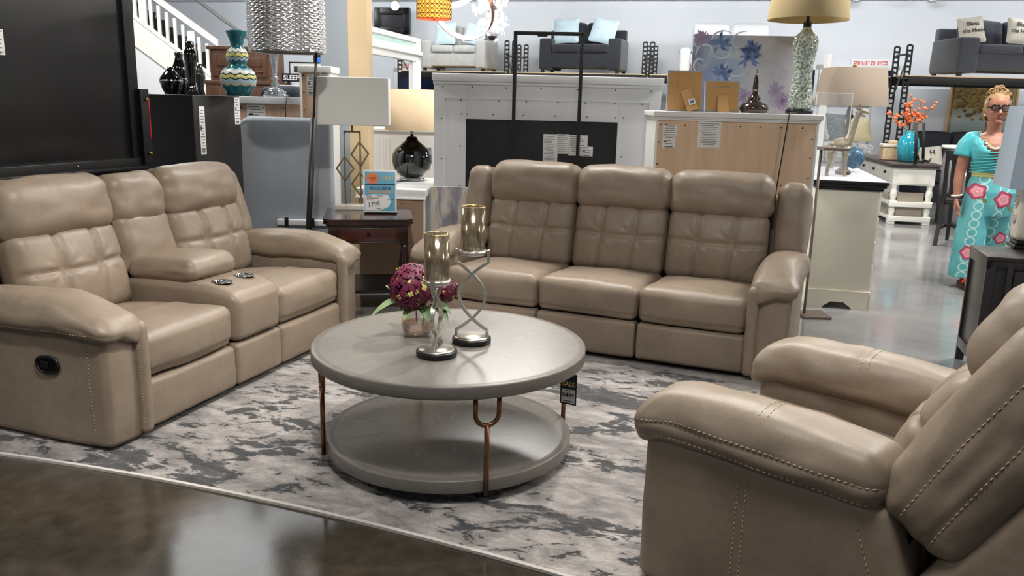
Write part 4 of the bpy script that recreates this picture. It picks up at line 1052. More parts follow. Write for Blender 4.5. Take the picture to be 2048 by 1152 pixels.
def fsl(px, py): p = panel_local(px, py, fs, .012); return p
for (x0, y0, x1, y1, n, bk) in ((1087, 268, 1114, 327, 16, False), (1114, 268, 1138, 308, 9, False), (1138, 270, 1174, 312, 9, False), (1163, 293, 1185, 313, 4, True)):
    a = fsl(x0, y0); c = fsl(x1, y1); label(fs, 'label', (a[0]+c[0])/2, .010-(.002 if bk else 0), (a[2]+c[2])/2, c[0]-a[0], a[2]-c[2], n, int(x0), bk)
# thin black metal stand
q0 = Y(1028, 62, 5.92); q1 = Y(1168, 61, 5.92)
st = thing('garment_rack', 'tall thin black metal frame rack standing behind the three-seat sofa', 'rack', (q0[0], 5.92, 0), rad(-4))
L_ = (q1[0]-q0[0])/math.cos(rad(4)); zt = q0[2]
b = MB()
for x in (.012, L_-.012): b.bx((x-.0125, -.0125, .03), (x+.0125, .0125, zt), .002)
b.bx((0, -.0125, zt-.025), (L_, .0125, zt), .002); b.bx((0, -.0125, .42), (L_, .0125, .445), .002); b.build('frame', BLKF, st)
b = MB(); b.bx((L_*.34, -.01, zt-.034), (L_*.48, .01, zt-.025), .002); b.build('hook_plate', BLKF, st)
for x in (.012, L_-.012):
    b = MB(); b.bx((x-.015, -.10, 0), (x+.015, .14, .03), .003); b.build('foot', BLKF, st)

# wood backed cabinet
KY = 5.42
q0 = Y(1313, 222, KY); q1 = Y(1639, 231, KY); zt = q0[2]
kc = thing('wood_back_cabinet', 'white-trimmed cabinet showing its light wood back, behind right end of sofa', 'cabinet', (q0[0], KY, 0), rad(-1.0))
L_ = q1[0]-q0[0]; zd = Y(1330, 240, KY)[2]
b = MB(); b.bx((-.018, -.022, zd+.022), (L_+.018, .46, zt), .004); b.bx((-.008, -.012, zd+.010), (L_+.008, .45, zd+.024), .004); b.bx((-.004, -.006, zd-.002), (L_+.004, .44, zd+.012), .004); b.build('top', WHTP, kc)
b = MB(); b.bx((0, 0, .08), (.018, .44, zd), .003); b.bx((L_-.018, 0, .08), (L_, .44, zd), .003); b.bx((0, .02, .0), (L_, .44, .10), .003); b.bx((.01, .42, .08), (L_-.01, .44, zd), .003); b.build('carcass', WHTP, kc)
b = MB(); b.bx((.018, .004, .08), (L_-.018, .014, zd), .002); dots(b, [(L_*f, zd-.03) for f in (.03, .065, .18, .40, .52, .64, .77, .90)]+[(L_*f, zd-g_) for f, g_ in ((.025, .14), (.025, .28), (.965, .10), (.965, .22), (.965, .35), (.80, .40))], .004, .005); b.build('back_panel', [WOODB, INK], kc)
def kcl(px, py): return panel_local(px, py, kc, .004)
for (x0, y0, x1, y1, n, bk) in ((1326, 250, 1354, 272, 5, False), (1325, 273, 1350, 296, 4, True), (1397, 243, 1439, 296, 13, False)):
    a = kcl(x0, y0); c = kcl(x1, y1); label(kc, 'label', (a[0]+c[0])/2, .002, (a[2]+c[2])/2, c[0]-a[0], a[2]-c[2], n, int(y0), bk)
KT = zt+.002
def kx(px, py, d): # point standing on the cabinet top, d metres behind its back edge
    p = Y(px, py, KY+d); return np.array([p[0], KY+d, KT])
s = scr(KY+.1)
# photo frames seen from behind
CORK = M('tan_backing_board', (194, 148, 92), .7, var=.06, vscale=8)
FRG = M('grey_frame_edge', (168, 168, 170), .5)
def photo_frame(px0, px1, py0, py1, d, lab, tilt_, strut, rz):
    p = kx((px0+px1)/2, py1, d); t = thing('photo_frame', lab, 'photo frame', p, rz, 'photo frames seen from behind'); w_ = (px1-px0)*s; h_ = (py1-py0)*s
    tf = lambda P: rotx(P, rad(tilt_))
    b = MB(); b.bx((-w_/2, 0, 0), (w_/2, .016, h_), .002); b.bx((-w_/2, -.003, 0), (-w_/2+.009, .0, h_), .001); b.bx((w_/2-.009, -.003, 0), (w_/2, .0, h_), .001); b.bx((-w_/2, -.003, h_-.009), (w_/2, .0, h_), .001); b.xf(tf).build('frame', FRG, t)
    b = MB(); b.bx((-w_/2+.009, -.0025, .009), (w_/2-.009, 0, h_-.009), .001); b.xf(tf).build('backing', CORK, t)
    z0 = h_*.52; a_ = strut
    b = MB(); b.prism([(-.030, 0), (.030, 0), (.038, -h_*.56), (-.038, -h_*.56)], -.004, 0, 0, (0, 2, 1)); b.xf(lambda P: rotx(roty(P, a_), -rad(14))+np.array([0, -.006, z0])); b.xf(tf).build('easel_leg', M('tan_strut', (206, 162, 106), .65), t)
    return t, w_, h_, tf
t, w_, h_, tf = photo_frame(1333, 1403, 141, 219, .10, 'larger photo frame turned away with angled easel leg and white sticker, on wood-backed cabinet', -5, rad(-20), rad(2))
b = MB(); b.box((.036, -.050, h_*.24), (.042, .002, .036), .0006, 0); b.box((.036, -.0515, h_*.24), (.026, .001, .018), .0003, 1); b.xf(lambda P: roty(P, rad(-20), (.036, 0, h_*.24))).build('sticker', [WHT, M('blue_print', (90, 120, 150), .6)], t)
b = MB(); b.tube([(w_*.12, -.004, h_*.78), (w_*.27, -.004, h_*.78), (w_*.27, -.004, h_*.5)], .0012, 5); b.tube([(-w_*.2, -.004, h_*.75), (-w_*.26, -.004, h_*.2)], .0012, 5); b.xf(tf).build('wire', FRG, t)
t, w_, h_, tf = photo_frame(1409, 1478, 160, 221, .12, 'smaller photo frame turned away with upright easel leg, on wood-backed cabinet', -9, 0, rad(4))
b = MB(); b.tube([(-w_*.32, -.004, h_*.80), (w_*.30, -.004, h_*.80)], .0015, 5); b.ball((-w_*.3, -.005, h_*.80), .006, 8); b.ball((w_*.28, -.005, h_*.78), .006, 8); b.xf(tf).build('wire', FRG, t)
# floral canvas
def floral():
    t = newmat('floral_canvas_paint'); tc = t.n.new('ShaderNodeTexCoord'); sp_ = t.n.new('ShaderNodeSeparateXYZ'); t.link(tc.outputs['Object'], sp_.inputs[0])
    v = tc.outputs['Object']; n = t.noise(v, 7, 5, .6, .5); n2 = t.noise(v, 2.6, 3, .5)
    gx = t.math('ADD', t.math('MULTIPLY', sp_.outputs[0], 1.15), t.math('MULTIPLY', n2, .35))
    c = t.ramp(gx, [(.10, lin((118, 100, 118))), (.28, lin((126, 140, 176))), (.48, lin((158, 176, 200))), (.62, lin((190, 190, 198))), (.9, lin((176, 170, 186)))])
    c = t.mix(t.ramp(n, [(.45, (0, 0, 0)), (.7, (.55, .55, .55))]), c, lin((206, 212, 206)))
    t.link(c, t.bsdf.inputs['Base Color']); t.bsdf.inputs['Roughness'].default_value = .7; return t.mat
d_ = .36; p = kx(1378, 222, d_); s5 = scr(KY+d_); w_ = (1582-1380)*s5; h_ = (222-76)*s5
fc = thing('floral_canvas', 'large blue and lilac scroll flower canvas leaning on wood-backed cabinet top', 'painting', (p[0], p[1], KT), rad(-3))
tf = lambda P: rotx(P, -rad(4))
b = MB(); b.bx((0, 0, 0), (w_, .03, h_), .003); b.xf(tf).build('canvas', floral(), fc)
PALEP = M('pale_scroll_paint', (204, 212, 222), .7); BLUP = M('blue_scroll_paint', (108, 132, 178), .7); LILP = M('lilac_scroll_paint', (166, 148, 178), .7)
def spiral(b, c, r0, r1, a0, a1, wd, y=-.0015):
    n = 26; P = []
    for i in range(n):
        q = i/(n-1); a_ = a0+(a1-a0)*q; r_ = r0+(r1-r0)*q; P.append((c[0]+r_*math.cos(a_), c[1]+r_*math.sin(a_), wd*math.sin(PI*(q*.9+.08))))
    V = []; F = []
    for i in range(n):
        j = min(n-2, i); dx, dz = P[j+1][0]-P[j][0], P[j+1][1]-P[j][1]; L2 = math.hypot(dx, dz)+1e-9; nx, nz = -dz/L2, dx/L2
        V += [(P[i][0]+nx*P[i][2], y, P[i][1]+nz*P[i][2]), (P[i][0]-nx*P[i][2], y, P[i][1]-nz*P[i][2])]
    for i in range(n-1): F.append((2*i, 2*i+1, 2*i+3, 2*i+2))
    b.add(V, F, 0, True)
def petalshape(b, c, ang, L2, wd, y=-.002):
    pts = []
    for q in np.linspace(0, 1, 9): pts.append((L2*q, wd*math.sin(PI*q)**.8*(1-.35*q)))
    pts += [(a_, -b_) for a_, b_ in pts[-2:0:-1]]; ca, sa = math.cos(ang), math.sin(ang)
    b.prism([(c[0]+x*ca-z*sa, c[1]+x*sa+z*ca) for x, z in pts], y, y+.0012, 0, (0, 2, 1))
U = lambda px, py: ((px-1380)*s5, (222-py)*s5)
b = MB()
for c_, r0, r1, a0, a1, wd in ((U(1410, 110), .02, .10, 0, 4.2, .007), (U(1440, 100), .015, .09, 2, -3, .007), (U(1428, 95), .02, .12, 3.4, .6, .006), (U(1455, 128), .02, .13, 3.1, 6.0, .008), (U(1400, 130), .01, .09, 1, 5, .007), (U(1470, 95), .01, .10, 4.5, 1, .006), (U(1440, 150), .02, .09, 1.2, -2, .007), (U(1395, 92), .02, .07, 5, 1.5, .006)): spiral(b, c_, r0, r1, a0, a1, wd)
b.xf(tf).build('pale_scrolls', PALEP, fc)
b = MB()
for c_, k_ in ((U(1493, 105), 7), (U(1440, 150), 5), (U(1432, 92), 4), (U(1490, 120), 5)):
    for i in range(k_+2): petalshape(b, c_, -1.6+i*3.4/k_+c_[0]*3, .035+.055*abs(math.sin(i*1.7+c_[1]*20)), .013); petalshape(b, (c_[0]+.03*math.cos(i*1.3), c_[1]+.03*math.sin(i*1.3)), i*1.3+.6, .045, .010)
b.xf(tf).build('blue_leaves', BLUP, fc)
b = MB()
for c_, k_ in ((U(1560, 200), 7), (U(1485, 192), 6), (U(1396, 84), 5), (U(1545, 178), 5)):
    for i in range(k_+3): petalshape(b, c_, -.4+i*3.8/k_+c_[1]*5, .03+.04*abs(math.sin(i*1.3+c_[0]*20)), .011, -.0018); petalshape(b, (c_[0]+.025*math.cos(i*1.1), c_[1]+.025*math.sin(i*1.1)), i*1.1+.7, .035, .008, -.0016)
b.xf(tf).build('lilac_leaves', LILP, fc)
# ceramic finial
p = kx(1507, 222, .14); H2 = 83*s
fi = thing('ceramic_finial', 'brown glazed ceramic finial with pointed spire on wood-backed cabinet', 'ornament', p)
b = MB(); b.lathe([(26*s, 0), (28*s, 5*s), (28*s, 10*s), (24*s, 17*s), (16*s, 20*s), (13*s, 22*s), (11*s, 27*s), (12*s, 29*s), (9*s, 31*s), (6.5*s, 36*s), (6*s, 39*s), (5.2*s, 40*s), (5.6*s, 50*s), (4.4*s, 62*s), (2.2*s, 76*s), (.5*s, 83*s)], 36); b.build('body', M('brown_glaze', (58, 46, 38), .12, coat=.6, var=.2, vscale=14), fi)
# textured glass lamp
p = kx(1598, 222, .16); s = scr(KY+.16)
tl = thing('glass_table_lamp', 'tall textured green glass table lamp with tan drum shade on wood-backed cabinet', 'lamp', p)
b = MB(); b.lathe([(0, 0), (25*s, 0), (26*s, 2*s), (26*s, 7*s), (24*s, 9*s), (0, 9*s)], 40, cap=False); b.build('base', BLKW, tl)
def crackle():
    t = newmat('crackle_glass'); v = t.coords(); vo = t.n.new('ShaderNodeTexVoronoi'); vo.inputs['Scale'].default_value = 62; t.link(v, vo.inputs[0])
    t.link(t.ramp(vo.outputs['Distance'], [(.15, lin((92, 112, 96))), (.5, lin((176, 190, 176))), (.75, lin((222, 228, 218)))]), t.bsdf.inputs['Base Color'])
    t.bsdf.inputs['Roughness'].default_value = .08; t.bsdf.inputs['Coat Weight'].default_value = .6; t.bsdf.inputs['Alpha'].default_value = .88
    t.bump(vo.outputs['Distance'], .8, .01); return t.mat
b = MB(); b.lathe([(22*s, 9*s), (23.5*s, 14*s), (22*s, 40*s), (18*s, 70*s), (18*s, 90*s), (22*s, 118*s), (24*s, 136*s), (21*s, 146*s), (12*s, 154*s), (7.5*s, 162*s), (7*s, 166*s)], 44); b.build('glass_body', crackle(), tl)
b = MB(); b.cyl((0, 0, 9*s), (0, 0, 160*s), 3*s, n=10); b.build('inner_rod', BLKF, tl)
b = MB(); b.cyl((0, 0, 163*s), (0, 0, 173*s), 7.6*s, n=24); b.cyl((0, 0, 172*s), (0, 0, 190*s), 3*s, n=12); b.build('neck', BLKW, tl)
b = MB(); b.lathe([(75*s, 176*s), (66*s, 268*s), (65*s, 268*s), (74*s, 176*s)], 64, cap=False); b.build('lamp_shade', M('tan_linen_shade', (186, 166, 124), .85, bump=.2, bscale=300), tl)
b = MB(); b.tube([(-.02*1, -.07, .008), (-.11, -.17, .010), (-.125, -.197, .002), (-.135, -.200, -.10), (-.165, -.203, -.48), (-.17, -.21, -.75)], .004, 8); b.build('cord', BLKF, tl)
# acrylic sign holder
p = kx(1664, 226, .80); s = scr(KY+.80)
ac = thing('acrylic_sign_holder', 'clear empty acrylic sign holder beside the tan lamp shade on white dresser', 'sign holder', (p[0], p[1], 0), rad(-4))
ACR = M('clear_acrylic', (220, 226, 228), .04, alpha=.13, spec=1.0)

# ------------------------------------------------------------------ white dresser and what stands on it
DA = math.atan2(5.807-5.913, 2.586-2.155); d0 = G(1608, 612)[:2]; d1 = G(1737, 622)[:2]; DW = float(np.linalg.norm(d1-d0)); DZ = Y(1742, 364, 5.78)[2]
ds = thing('white_dresser', 'cream white dresser with dark moulded top, its side facing the sofa', 'dresser', (d0[0], d0[1], 0), DA)
CREAM = M('cream_paint', (226, 220, 204), .45); DTOP = M('dark_top', (22, 21, 24), .35)
b = MB(); b.bx((.012, .012, .12), (DW-.012, 1.45, DZ-.07), .004); b.build('body', CREAM, ds)
b = MB()
b.prism([(0, 0), (.12, 0), (.135, .02), (.16, .035), (.175, .05), (DW-.175, .05), (DW-.16, .035), (DW-.135, .02), (DW-.12, 0), (DW, 0), (DW, .115), (DW-.012, .135), (.012, .135), (0, .115)], 0, .02, 0, (0, 2, 1))
b.bx((DW-.02, 0, 0), (DW, .12, .115), .003); b.bx((DW-.02, 1.34, 0), (DW, 1.46, .115), .003); b.bx((DW-.02, .02, .06), (DW, 1.44, .135), .003); b.bx((0, 1.44, 0), (DW, 1.46, .13), .003); b.bx((0, .01, 0), (.02, 1.45, .13), .003); b.build('bracket_base', CREAM, ds)
b = MB(); b.bx((-.005, -.005, DZ-.07), (DW+.005, 1.465, DZ-.045), .008); b.bx((-.02, -.02, DZ-.047), (DW+.02, 1.48, DZ-.022), .008); b.bx((-.03, -.03, DZ-.024), (DW+.03, 1.49, DZ-.002), .004); b.build('dark_moulding', DTOP, ds)
b = MB(); b.bx((-.025, -.025, DZ-.004), (DW+.025, 1.485, DZ), .001); b.bx((DW-.09, -.02, DZ-.001), (DW-.087, 1.48, DZ+.0006), .0002); b.build('top_surface', M('pale_top_sheen', (206, 210, 218), .25), ds)
for i in range(4):
    for y0_, y1_ in ((.05, .72), (.75, 1.42)):
        z0 = .16+i*.175; b = MB(); b.bx((DW-.014, y0_, z0), (DW+.004, y1_, z0+.16), .003); dr = b.build('drawer', CREAM, ds)
        b = MB(); b.ball((DW+.016, (y0_+y1_)/2-.15, z0+.08), .012, 10); b.ball((DW+.016, (y0_+y1_)/2+.15, z0+.08), .012, 10); b.build('knob', M('dark_bronze', (40, 32, 26), .3, .9), dr)
DT = DZ+.004
# finish acrylic holder (stands on the dresser)
p0 = panel_local(1634, 185, ac, 0); p1 = panel_local(1694, 300, ac, 0); ac.location.z = DT
b = MB(); b.bx((p0[0], -.003, 0), (p1[0], .003, p0[2]-DT), .001); b.bx((p0[0], -.05, 0), (p1[0], .05, .005), .001); b.build('panel', ACR, ac)
b = MB(); x0, x1, z1 = p0[0], p1[0], p0[2]-DT; b.bx((x0, -.004, z1-.004), (x1, .004, z1), .001); b.bx((x1-.004, -.004, 0), (x1, .004, z1), .001); b.bx((x0, -.004, 0), (x0+.004, .004, z1), .001); b.build('edge', M('bright_acrylic_edge', (232, 234, 236), .2), ac)
# giraffes
SLV = M('antique_silver_leaf', (158, 148, 130), .42, .5, var=.25, vscale=40, bump=.4, bscale=70)
def giraffe(loc, rz, S_, lab, name='giraffe_figurine'):
    t = thing(name, lab, 'figurine', loc, rz, 'silver giraffe figurines'); b = MB()
    # local: faces +x ; height ~1
    def tb(P, R_, n=14): b.tube([np.array(p_)*S_ for p_ in P], [r_*S_ for r_ in R_], n)
    # trunk, neck and head as one swept body
    tb([(-.17, 0, .40), (-.15, 0, .42), (-.08, 0, .43), (0, 0, .43), (.07, 0, .46), (.10, 0, .53), (.13, 0, .64), (.16, 0, .76), (.185, 0, .86), (.20, 0, .90), (.225, 0, .925), (.27, 0, .915), (.315, 0, .895), (.33, 0, .89)], [.02, .065, .085, .088, .082, .062, .046, .040, .036, .038, .040, .033, .024, .012])
    for x, y, ox in ((.06, .045, .035), (.06, -.045, .02), (-.13, .045, -.03), (-.13, -.045, -.045)):
        tb([(x, y, .42), (x+ox*.3, y, .30), (x+ox*.35, y, .20), (x+ox*.7, y, .10), (x+ox, y, .025), (x+ox+.012, y, 0)], [.052, .036, .024, .022, .020, .026], 10)
    for y in (-.018, .018):
        tb([(.205, y, .94), (.20, y*1.3, 1.0), (.20, y*1.3, 1.015)], [.009, .007, .011], 8)
        tb([(.195, y*1.6, .935), (.175, y*3.2, .955), (.165, y*3.8, .965)], [.010, .015, .004], 8)
    tb([(-.20, 0, .42), (-.225, 0, .33), (-.22, 0, .24), (-.215, 0, .19)], [.012, .008, .009, .014], 8)
    b.build('body', SLV, t); return t
def dtop(px, py):
    return G(px, py, DT)
p = dtop(1676, 351); s = p[1]*math.cos(CPITCH)/CF*1.02
giraffe((p[0], p[1], DT), DA+rad(8), 128*s/.93, 'nearer silver giraffe figurine standing on white dresser')
p2_ = dtop(1684, 338)
giraffe((p2_[0]+.05, p2_[1]+.16, DT), DA+rad(14), .165*2.95, 'second silver giraffe figurine with raised head behind the nearer one')
# blue geode ornament
p = dtop(1706, 343)
gd = thing('blue_rock_ornament', 'blue and green glazed rock ornament beside the giraffe figurines', 'ornament', (p[0]+.02, p[1]+.06, DT+.002))
b = MB(); b.ball((0, 0, 0), .085, 20, 0, (1, .9, 1.15)); b.xf(lambda P: np.array([p_*(1+.28*noise.noise(Vector(p_*22))) for p_ in P])); b.xf(lambda P: P*np.array([1, 1, np.where(P[:, 2] < 0, .85, 1)[0]])-np.array([0, 0, P[:, 2].min()*1.0])); 
b.build('body', M('blue_stone', (66, 96, 120), .25, var=.6, vscale=22), gd)
# tan shade lamp on dresser
p = at_local(ds, .17, .55); s = scr(p[1])
bs_ = thing('brown_table_lamp', 'table lamp with brown turned stem and tapered tan shade on white dresser', 'lamp', (p[0], p[1], DT))
zb = Y(1700, 214, p[1])[2]-DT; xs = Y(1704, 180, p[1])[0]-p[0]
BRN = M('brown_turned_wood', (74, 50, 36), .35, var=.25, vscale=20)
zs0 = Y(1704, 212, p[1])[2]-DT; zs1 = Y(1704, 136, p[1])[2]-DT
b = MB(); b.lathe([(.055, 0), (.06, .015), (.045, .03), (.018, .06), (.016, zs0-.10), (.03, zs0-.085), (.034, zs0-.075), (.022, zs0-.06), (.02, zs0-.03), (.012, zs0), (.012, zs0+.05)], 28, (xs, 0, 0)); b.build('stem', BRN, bs_)
b = MB(); b.lathe([(58*s, zs0), (50*s, zs1), (49*s, zs1), (57*s, zs0)], 4, (0, 0, 0), cap=False); b.xf(lambda P: rotz(P, PI/4+.05)*np.array([1.36, 1.0, 1])+np.array([xs, 0, 0])); b.f and None
b.build('lamp_shade', M('taupe_linen_shade', (150, 136, 122), .85, bump=.15, bscale=260), bs_)
b = MB(); b.lathe([(.004, zs1), (.016, zs1+.012), (.012, zs1+.028), (0, zs1+.036)], 14, (xs, 0, 0), cap=False); b.build('finial', BRASS, bs_)
# slim metal stand by the cabinet corner
YA = 5.62; q0 = Y(1637, 294, YA); q1 = Y(1690, 301, YA)
ms_ = thing('accent_stand', 'slim grey metal stand between wood-backed cabinet and giraffe figurines', 'stand', (q0[0], YA, 0)); L_ = q1[0]-q0[0]; MET = M('taupe_metal', (126, 114, 102), .4, .5)
b = MB(); b.bx((0, -.09, q0[2]-.018), (L_, .09, q0[2]), .004); b.build('top', MET, ms_)
b = MB(); b.tube([(.02, 0, q0[2]-.018), (.02, 0, .02)], .010, 8); b.build('stem', MET, ms_)
b = MB(); b.bx((-.01, -.10, 0), (L_, .10, .02), .004); b.build('foot_plate', MET, ms_)
# ------------------------------------------------------------------ dark cabinet at right with lamp
CA = math.atan2(-.28, .96); f0 = (2.52, 4.315); KZ = .678
dk = thing('dark_wood_cabinet', 'dark stained wood cabinet at right edge behind the recliner', 'cabinet', (f0[0], f0[1], 0), CA)
DKW = Mwood('dark_stained_wood', (34, 30, 31), (58, 52, 52), .35, (14, 14, 1.4), .2, .04)
b = MB(); b.bx((-.004, -.006, KZ-.022), (1.35, .40, KZ), .003); b.build('top', DKW, dk)
b = MB(); fr = .045
b.bx((0, 0, .10), (fr, .02, KZ-.022), .002); b.bx((0, .37, .0), (fr, .392, KZ-.022), .002); b.bx((0, .0, KZ-.07), (.02, .39, KZ-.022), .002); b.bx((0, .0, .08), (.02, .39, .14), .002); b.bx((0, .0, 0), (fr, .045, .12), .002); b.bx((1.30, 0, 0), (1.345, .39, KZ-.022), .002)
b.bx((0, 0, KZ-.06), (1.345, .02, KZ-.022), .002); b.bx((0, .0, .10), (1.345, .02, .15), .002); b.bx((.10, 0, .10), (.13, .02, KZ-.03), .002); b.build('frame', DKW, dk)
b = MB(); b.bx((.012, .02, .12), (1.33, .385, KZ-.022), .002); b.build('carcass', DKW, dk)
for x0 in (.135, .74):
    b = MB(); b.bx((x0, -.004, .16), (x0+.57, .02, .40), .004); b.bx((x0+.03, -.008, .19), (x0+.54, 0, .37), .003); b.build('door', DKW, dk)
    b = MB(); b.bx((x0, -.004, .41), (x0+.57, .02, KZ-.07), .004); b.build('drawer', DKW, dk)
p = G(2052, 496, KZ); s = p[1]*math.cos(CPITCH)/CF*1.02
wl = thing('carved_table_lamp', 'white carved ceramic table lamp with pale blue square shade on dark cabinet', 'lamp', (p[0], p[1], KZ+.001), CA)
b = MB(); b.bx((-.085, -.085, 0), (.085, .085, .022), .006); b.bx((-.072, -.072, .022), (.072, .072, .045), .006); b.build('base', BLKW, wl)
b = cushion((.078, .078, .17), .03, (8, 8, 12), 3, (.006,)*6); b.xf(lambda P: P*np.array([1, 1, 1])+np.array([0, 0, .215]))
CERW = M('white_crackle_ceramic', (220, 214, 202), .35, var=.08, vscale=30); 
for a_, z_ in ((0, .17), (0, .26)):
    q_ = np.linspace(0, 2*PI, 30, endpoint=False)
    for sgn, ax in ((-1, 1), (-1, 0)):
        P = np.stack([.034*np.cos(q_), 0*q_-.086, z_+.034*np.sin(q_)], -1) if ax else np.stack([0*q_-.086, .034*np.cos(q_), z_+.034*np.sin(q_)], -1)
        b.tube(P, .004, 6, closed=True)
        for k in range(6):
            c_ = np.array([.018*math.cos(k*PI/3), -.086, z_+.018*math.sin(k*PI/3)]); c_ = c_ if ax else np.array([c_[1], c_[0], c_[2]]); b.ball(c_, .009, 8)
b.build('body', CERW, wl)
b = MB(); zz0, zz1 = Y(2030, 375, p[1])[2]-KZ, Y(2030, 212, p[1])[2]-KZ
b.cyl((0, 0, .38), (0, 0, zz0+.06), .012, n=12); b.build('stem', BRASS, wl)
b = MB(); r0 = .185
b.lathe([(r0*1.35, zz0), (r0*1.18, zz1), (r0*1.165, zz1), (r0*1.335, zz0)], 4, cap=False); b.xf(lambda P: rotz(P, PI/4)); b.flat = [True]*len(b.f); b.build('lamp_shade', M('pale_blue_shade', (178, 194, 210), .8), wl)
# ------------------------------------------------------------------ far showroom
FOOT = M('dark_wood_foot', (26, 20, 18), .5)
PLY = M('raw_board', (214, 190, 150), .7, var=.08, vscale=5)
def fabric(name, col): return M(name, col, .9, sheen=.3, var=.10, vscale=9, bump=.25, bscale=160)
def loveseat(loc, rz, W, D, H, mt, label_, hb=.0, armh=.62):
    t = thing('fabric_loveseat', label_, 'sofa', loc, rz); aw = W*.155; f = H/.9
    b = MB(); b.box((W/2, D*.5, .24*f), (W-.01, D-.04, .28*f), .02); b.build('base', mt, t)
    for x in (aw/2, W-aw/2):
        c = cushion((aw/2, D*.48, (armh-.06)*f/2), .035, (3, 10, 6), 3, (.006, .006, .01, 0, 0, .012)); c.xf(lambda P: P+np.array([x, D*.48, .06*f+(armh-.06)*f/2])); c.build('arm', mt, t)
    sw = (W-2*aw)/2
    for i in (0, 1):
        xc = aw+sw*(i+.5)
        c = cushion((sw/2-.002, D*.36, .075*f), .04, (8, 8, 3), 3, (.0, .0, .012, 0, 0, .018)); c.xf(lambda P: P+np.array([xc, D*.36-.015, .44*f])); c.build('seat_cushion', mt, t)
        c = cushion((sw/2-.002, .10, .24*f), .07, (10, 4, 8), 4, (.004, .004, .045, 0, 0, .02), top_wrinkle(.012, xc*5)); c.xf(lambda P: rotx(P+np.array([xc, D*.70, .70*f]), -rad(9), (xc, D*.7, .5*f))); c.build('back_cushion', mt, t)
    b = MB(); b.box((W/2, D*.90, .52*f), (W-.06, .14, .60*f), .03); b.build('back_frame', mt, t)
    for x in (.06, W-.06):
        for y in (.06, D-.10):
            b = MB(); b.box((x, y, .05*f), (.06, .06, .10*f), .004); b.build('foot', FOOT, t)
    return t
def pillow(loc, rz, S_, label_, mt, tilt=18, roll=0, group=None, text=None):
    t = thing('throw_pillow', label_, 'pillow', loc, rz, group)
    h = S_/2
    P_, F_, N_ = rbox((h, .07, h), .05, (10, 3, 10), 4)
    u = P_/np.array([h, .07, h]); th = (1-.86*np.maximum(np.abs(u[:, 0]), np.abs(u[:, 2]))**2.4)
    pin = 1-.07*(1-np.abs(u[:, 0])**2)*np.abs(u[:, 2])-.07*(1-np.abs(u[:, 2])**2)*np.abs(u[:, 0])
    P_ = np.stack([P_[:, 0]*pin, P_[:, 1]*th, P_[:, 2]*pin], -1)
    b = MB(); b.add(P_, F_)
    if text:
        for tx, z_, sz in text: b.text(tx, S_*sz, (0, -.074, S_*z_), (1, 0, 0), (0, 0, 1), 1, depth=.006)
    def tf(P): return rotx(roty(P, rad(roll)), -rad(tilt), (0, 0, -h))+np.array([0, 0, h*1.0])
    b.xf(tf); b.build('cover', [mt, INK] if text else mt, t); return t
def rack_bay(name, label_, p, rz, W, D, z, top, gap, py=None):
    py = py or (0, D)
    t = thing(name, label_, 'rack', (p[0], p[1], 0), rz, 'black storage racks along the back wall')
    b = MB(); b.bx((-.02, -.03, z-.018), (W+.02, D+.02, z), .002); b.build('board', PLY, t)
    for y in (0, D):
        b = MB(); b.bx((.03, y-.02, z-.13), (W-.03, y+.02, z-.02), .003); b.build('beam', BLKF, t)
    for x in (0, W):
        for y in py:
            b = MB(); w2 = .045
            for dx in (-w2+.008, w2-.008): b.bx((x+dx-.010, y-.012, 0), (x+dx+.010, y+.012, top), .001, seg=1)
            nz = int(top/.075)
            for i in range(nz+1): b.bx((x-w2+.016, y-.010, i*top/nz-.016), (x+w2-.016, y+.010, i*top/nz+.016), .001, seg=1)
            b.build('post', BLKF, t)
        b = MB(); b.tube([(x, .02, z+.30), (x, py[1]-.02, z+.30)], .016, 6); b.tube([(x, .02, z+.28), (x, py[1]-.02, z-.35)], .014, 6); b.build('brace', M('rack_steel_grey', (110, 112, 116), .4, .4), t)
    return t
RY = 15.7
def back(px, py, off=0.0):
    """point on the vertical plane parallel to the back wall, off metres in front of the wall"""
    d = _ray(px, py); n2 = np.array([-bd[1], bd[0]]); t = (n2@BW0-off)/(n2@d[:2]); return np.array([d[0]*t, d[1]*t, CH+d[2]*t])
OFR = 1.55
z_sh = back(1160, 146, OFR)[2]
def rackseg(x0, x1, lab, nm='storage_rack'):
    a = back(x0, 146, OFR); c = back(x1, 146, OFR); W = float(np.linalg.norm((c-a)[:2])); return rack_bay(nm, lab, a, WA, W, 1.05, z_sh, z_sh+.55, 0)
rackseg(800, 1013, 'black storage rack bay carrying the light grey loveseat, above fireplace surround')
rackseg(1028, 1288, 'black storage rack bay carrying the charcoal loveseat with pale blue pillows')
rackseg(1302, 1618, 'black storage rack bay carrying the white reclining loveseat behind floral canvas')
def on_rack(px, dy): # front edge px -> floor-level location on the shelf, dy behind the rack front
    a = back(px, 146, OFR-dy); return (a[0], a[1], z_sh+.001)
sR = scr(RY)
G1 = fabric('light_grey_velvet', (176, 174, 170)); G2 = fabric('charcoal_fabric', (40, 42, 48)); G3 = fabric('slate_fabric', (62, 65, 74)); PB = fabric('pale_blue_fabric', (186, 204, 212)); PSC = fabric('cream_script_fabric', (206, 202, 190))
def ls_at(px0, px1, pytop, pybot, rz, mt, lab, D=.86, dy=.1):
    l = on_rack(px0, dy); s_ = l[1]*math.cos(CPITCH)/CF*1.02; W = (px1-px0)*s_/math.cos(rz-WA*0); H = (pybot-pytop)*s_
    return loveseat(l, rz, W, D, H, mt, lab), l, W, H
t, l, W, H = ls_at(842, 968, 55, 138, rad(-16), G1, 'light grey fabric loveseat up on the rack left of the black stand')
f = H/.9
def loc_on(t, x, y, z): p = at_local(t, x, y); return (p[0], p[1], t.location[2]+z)
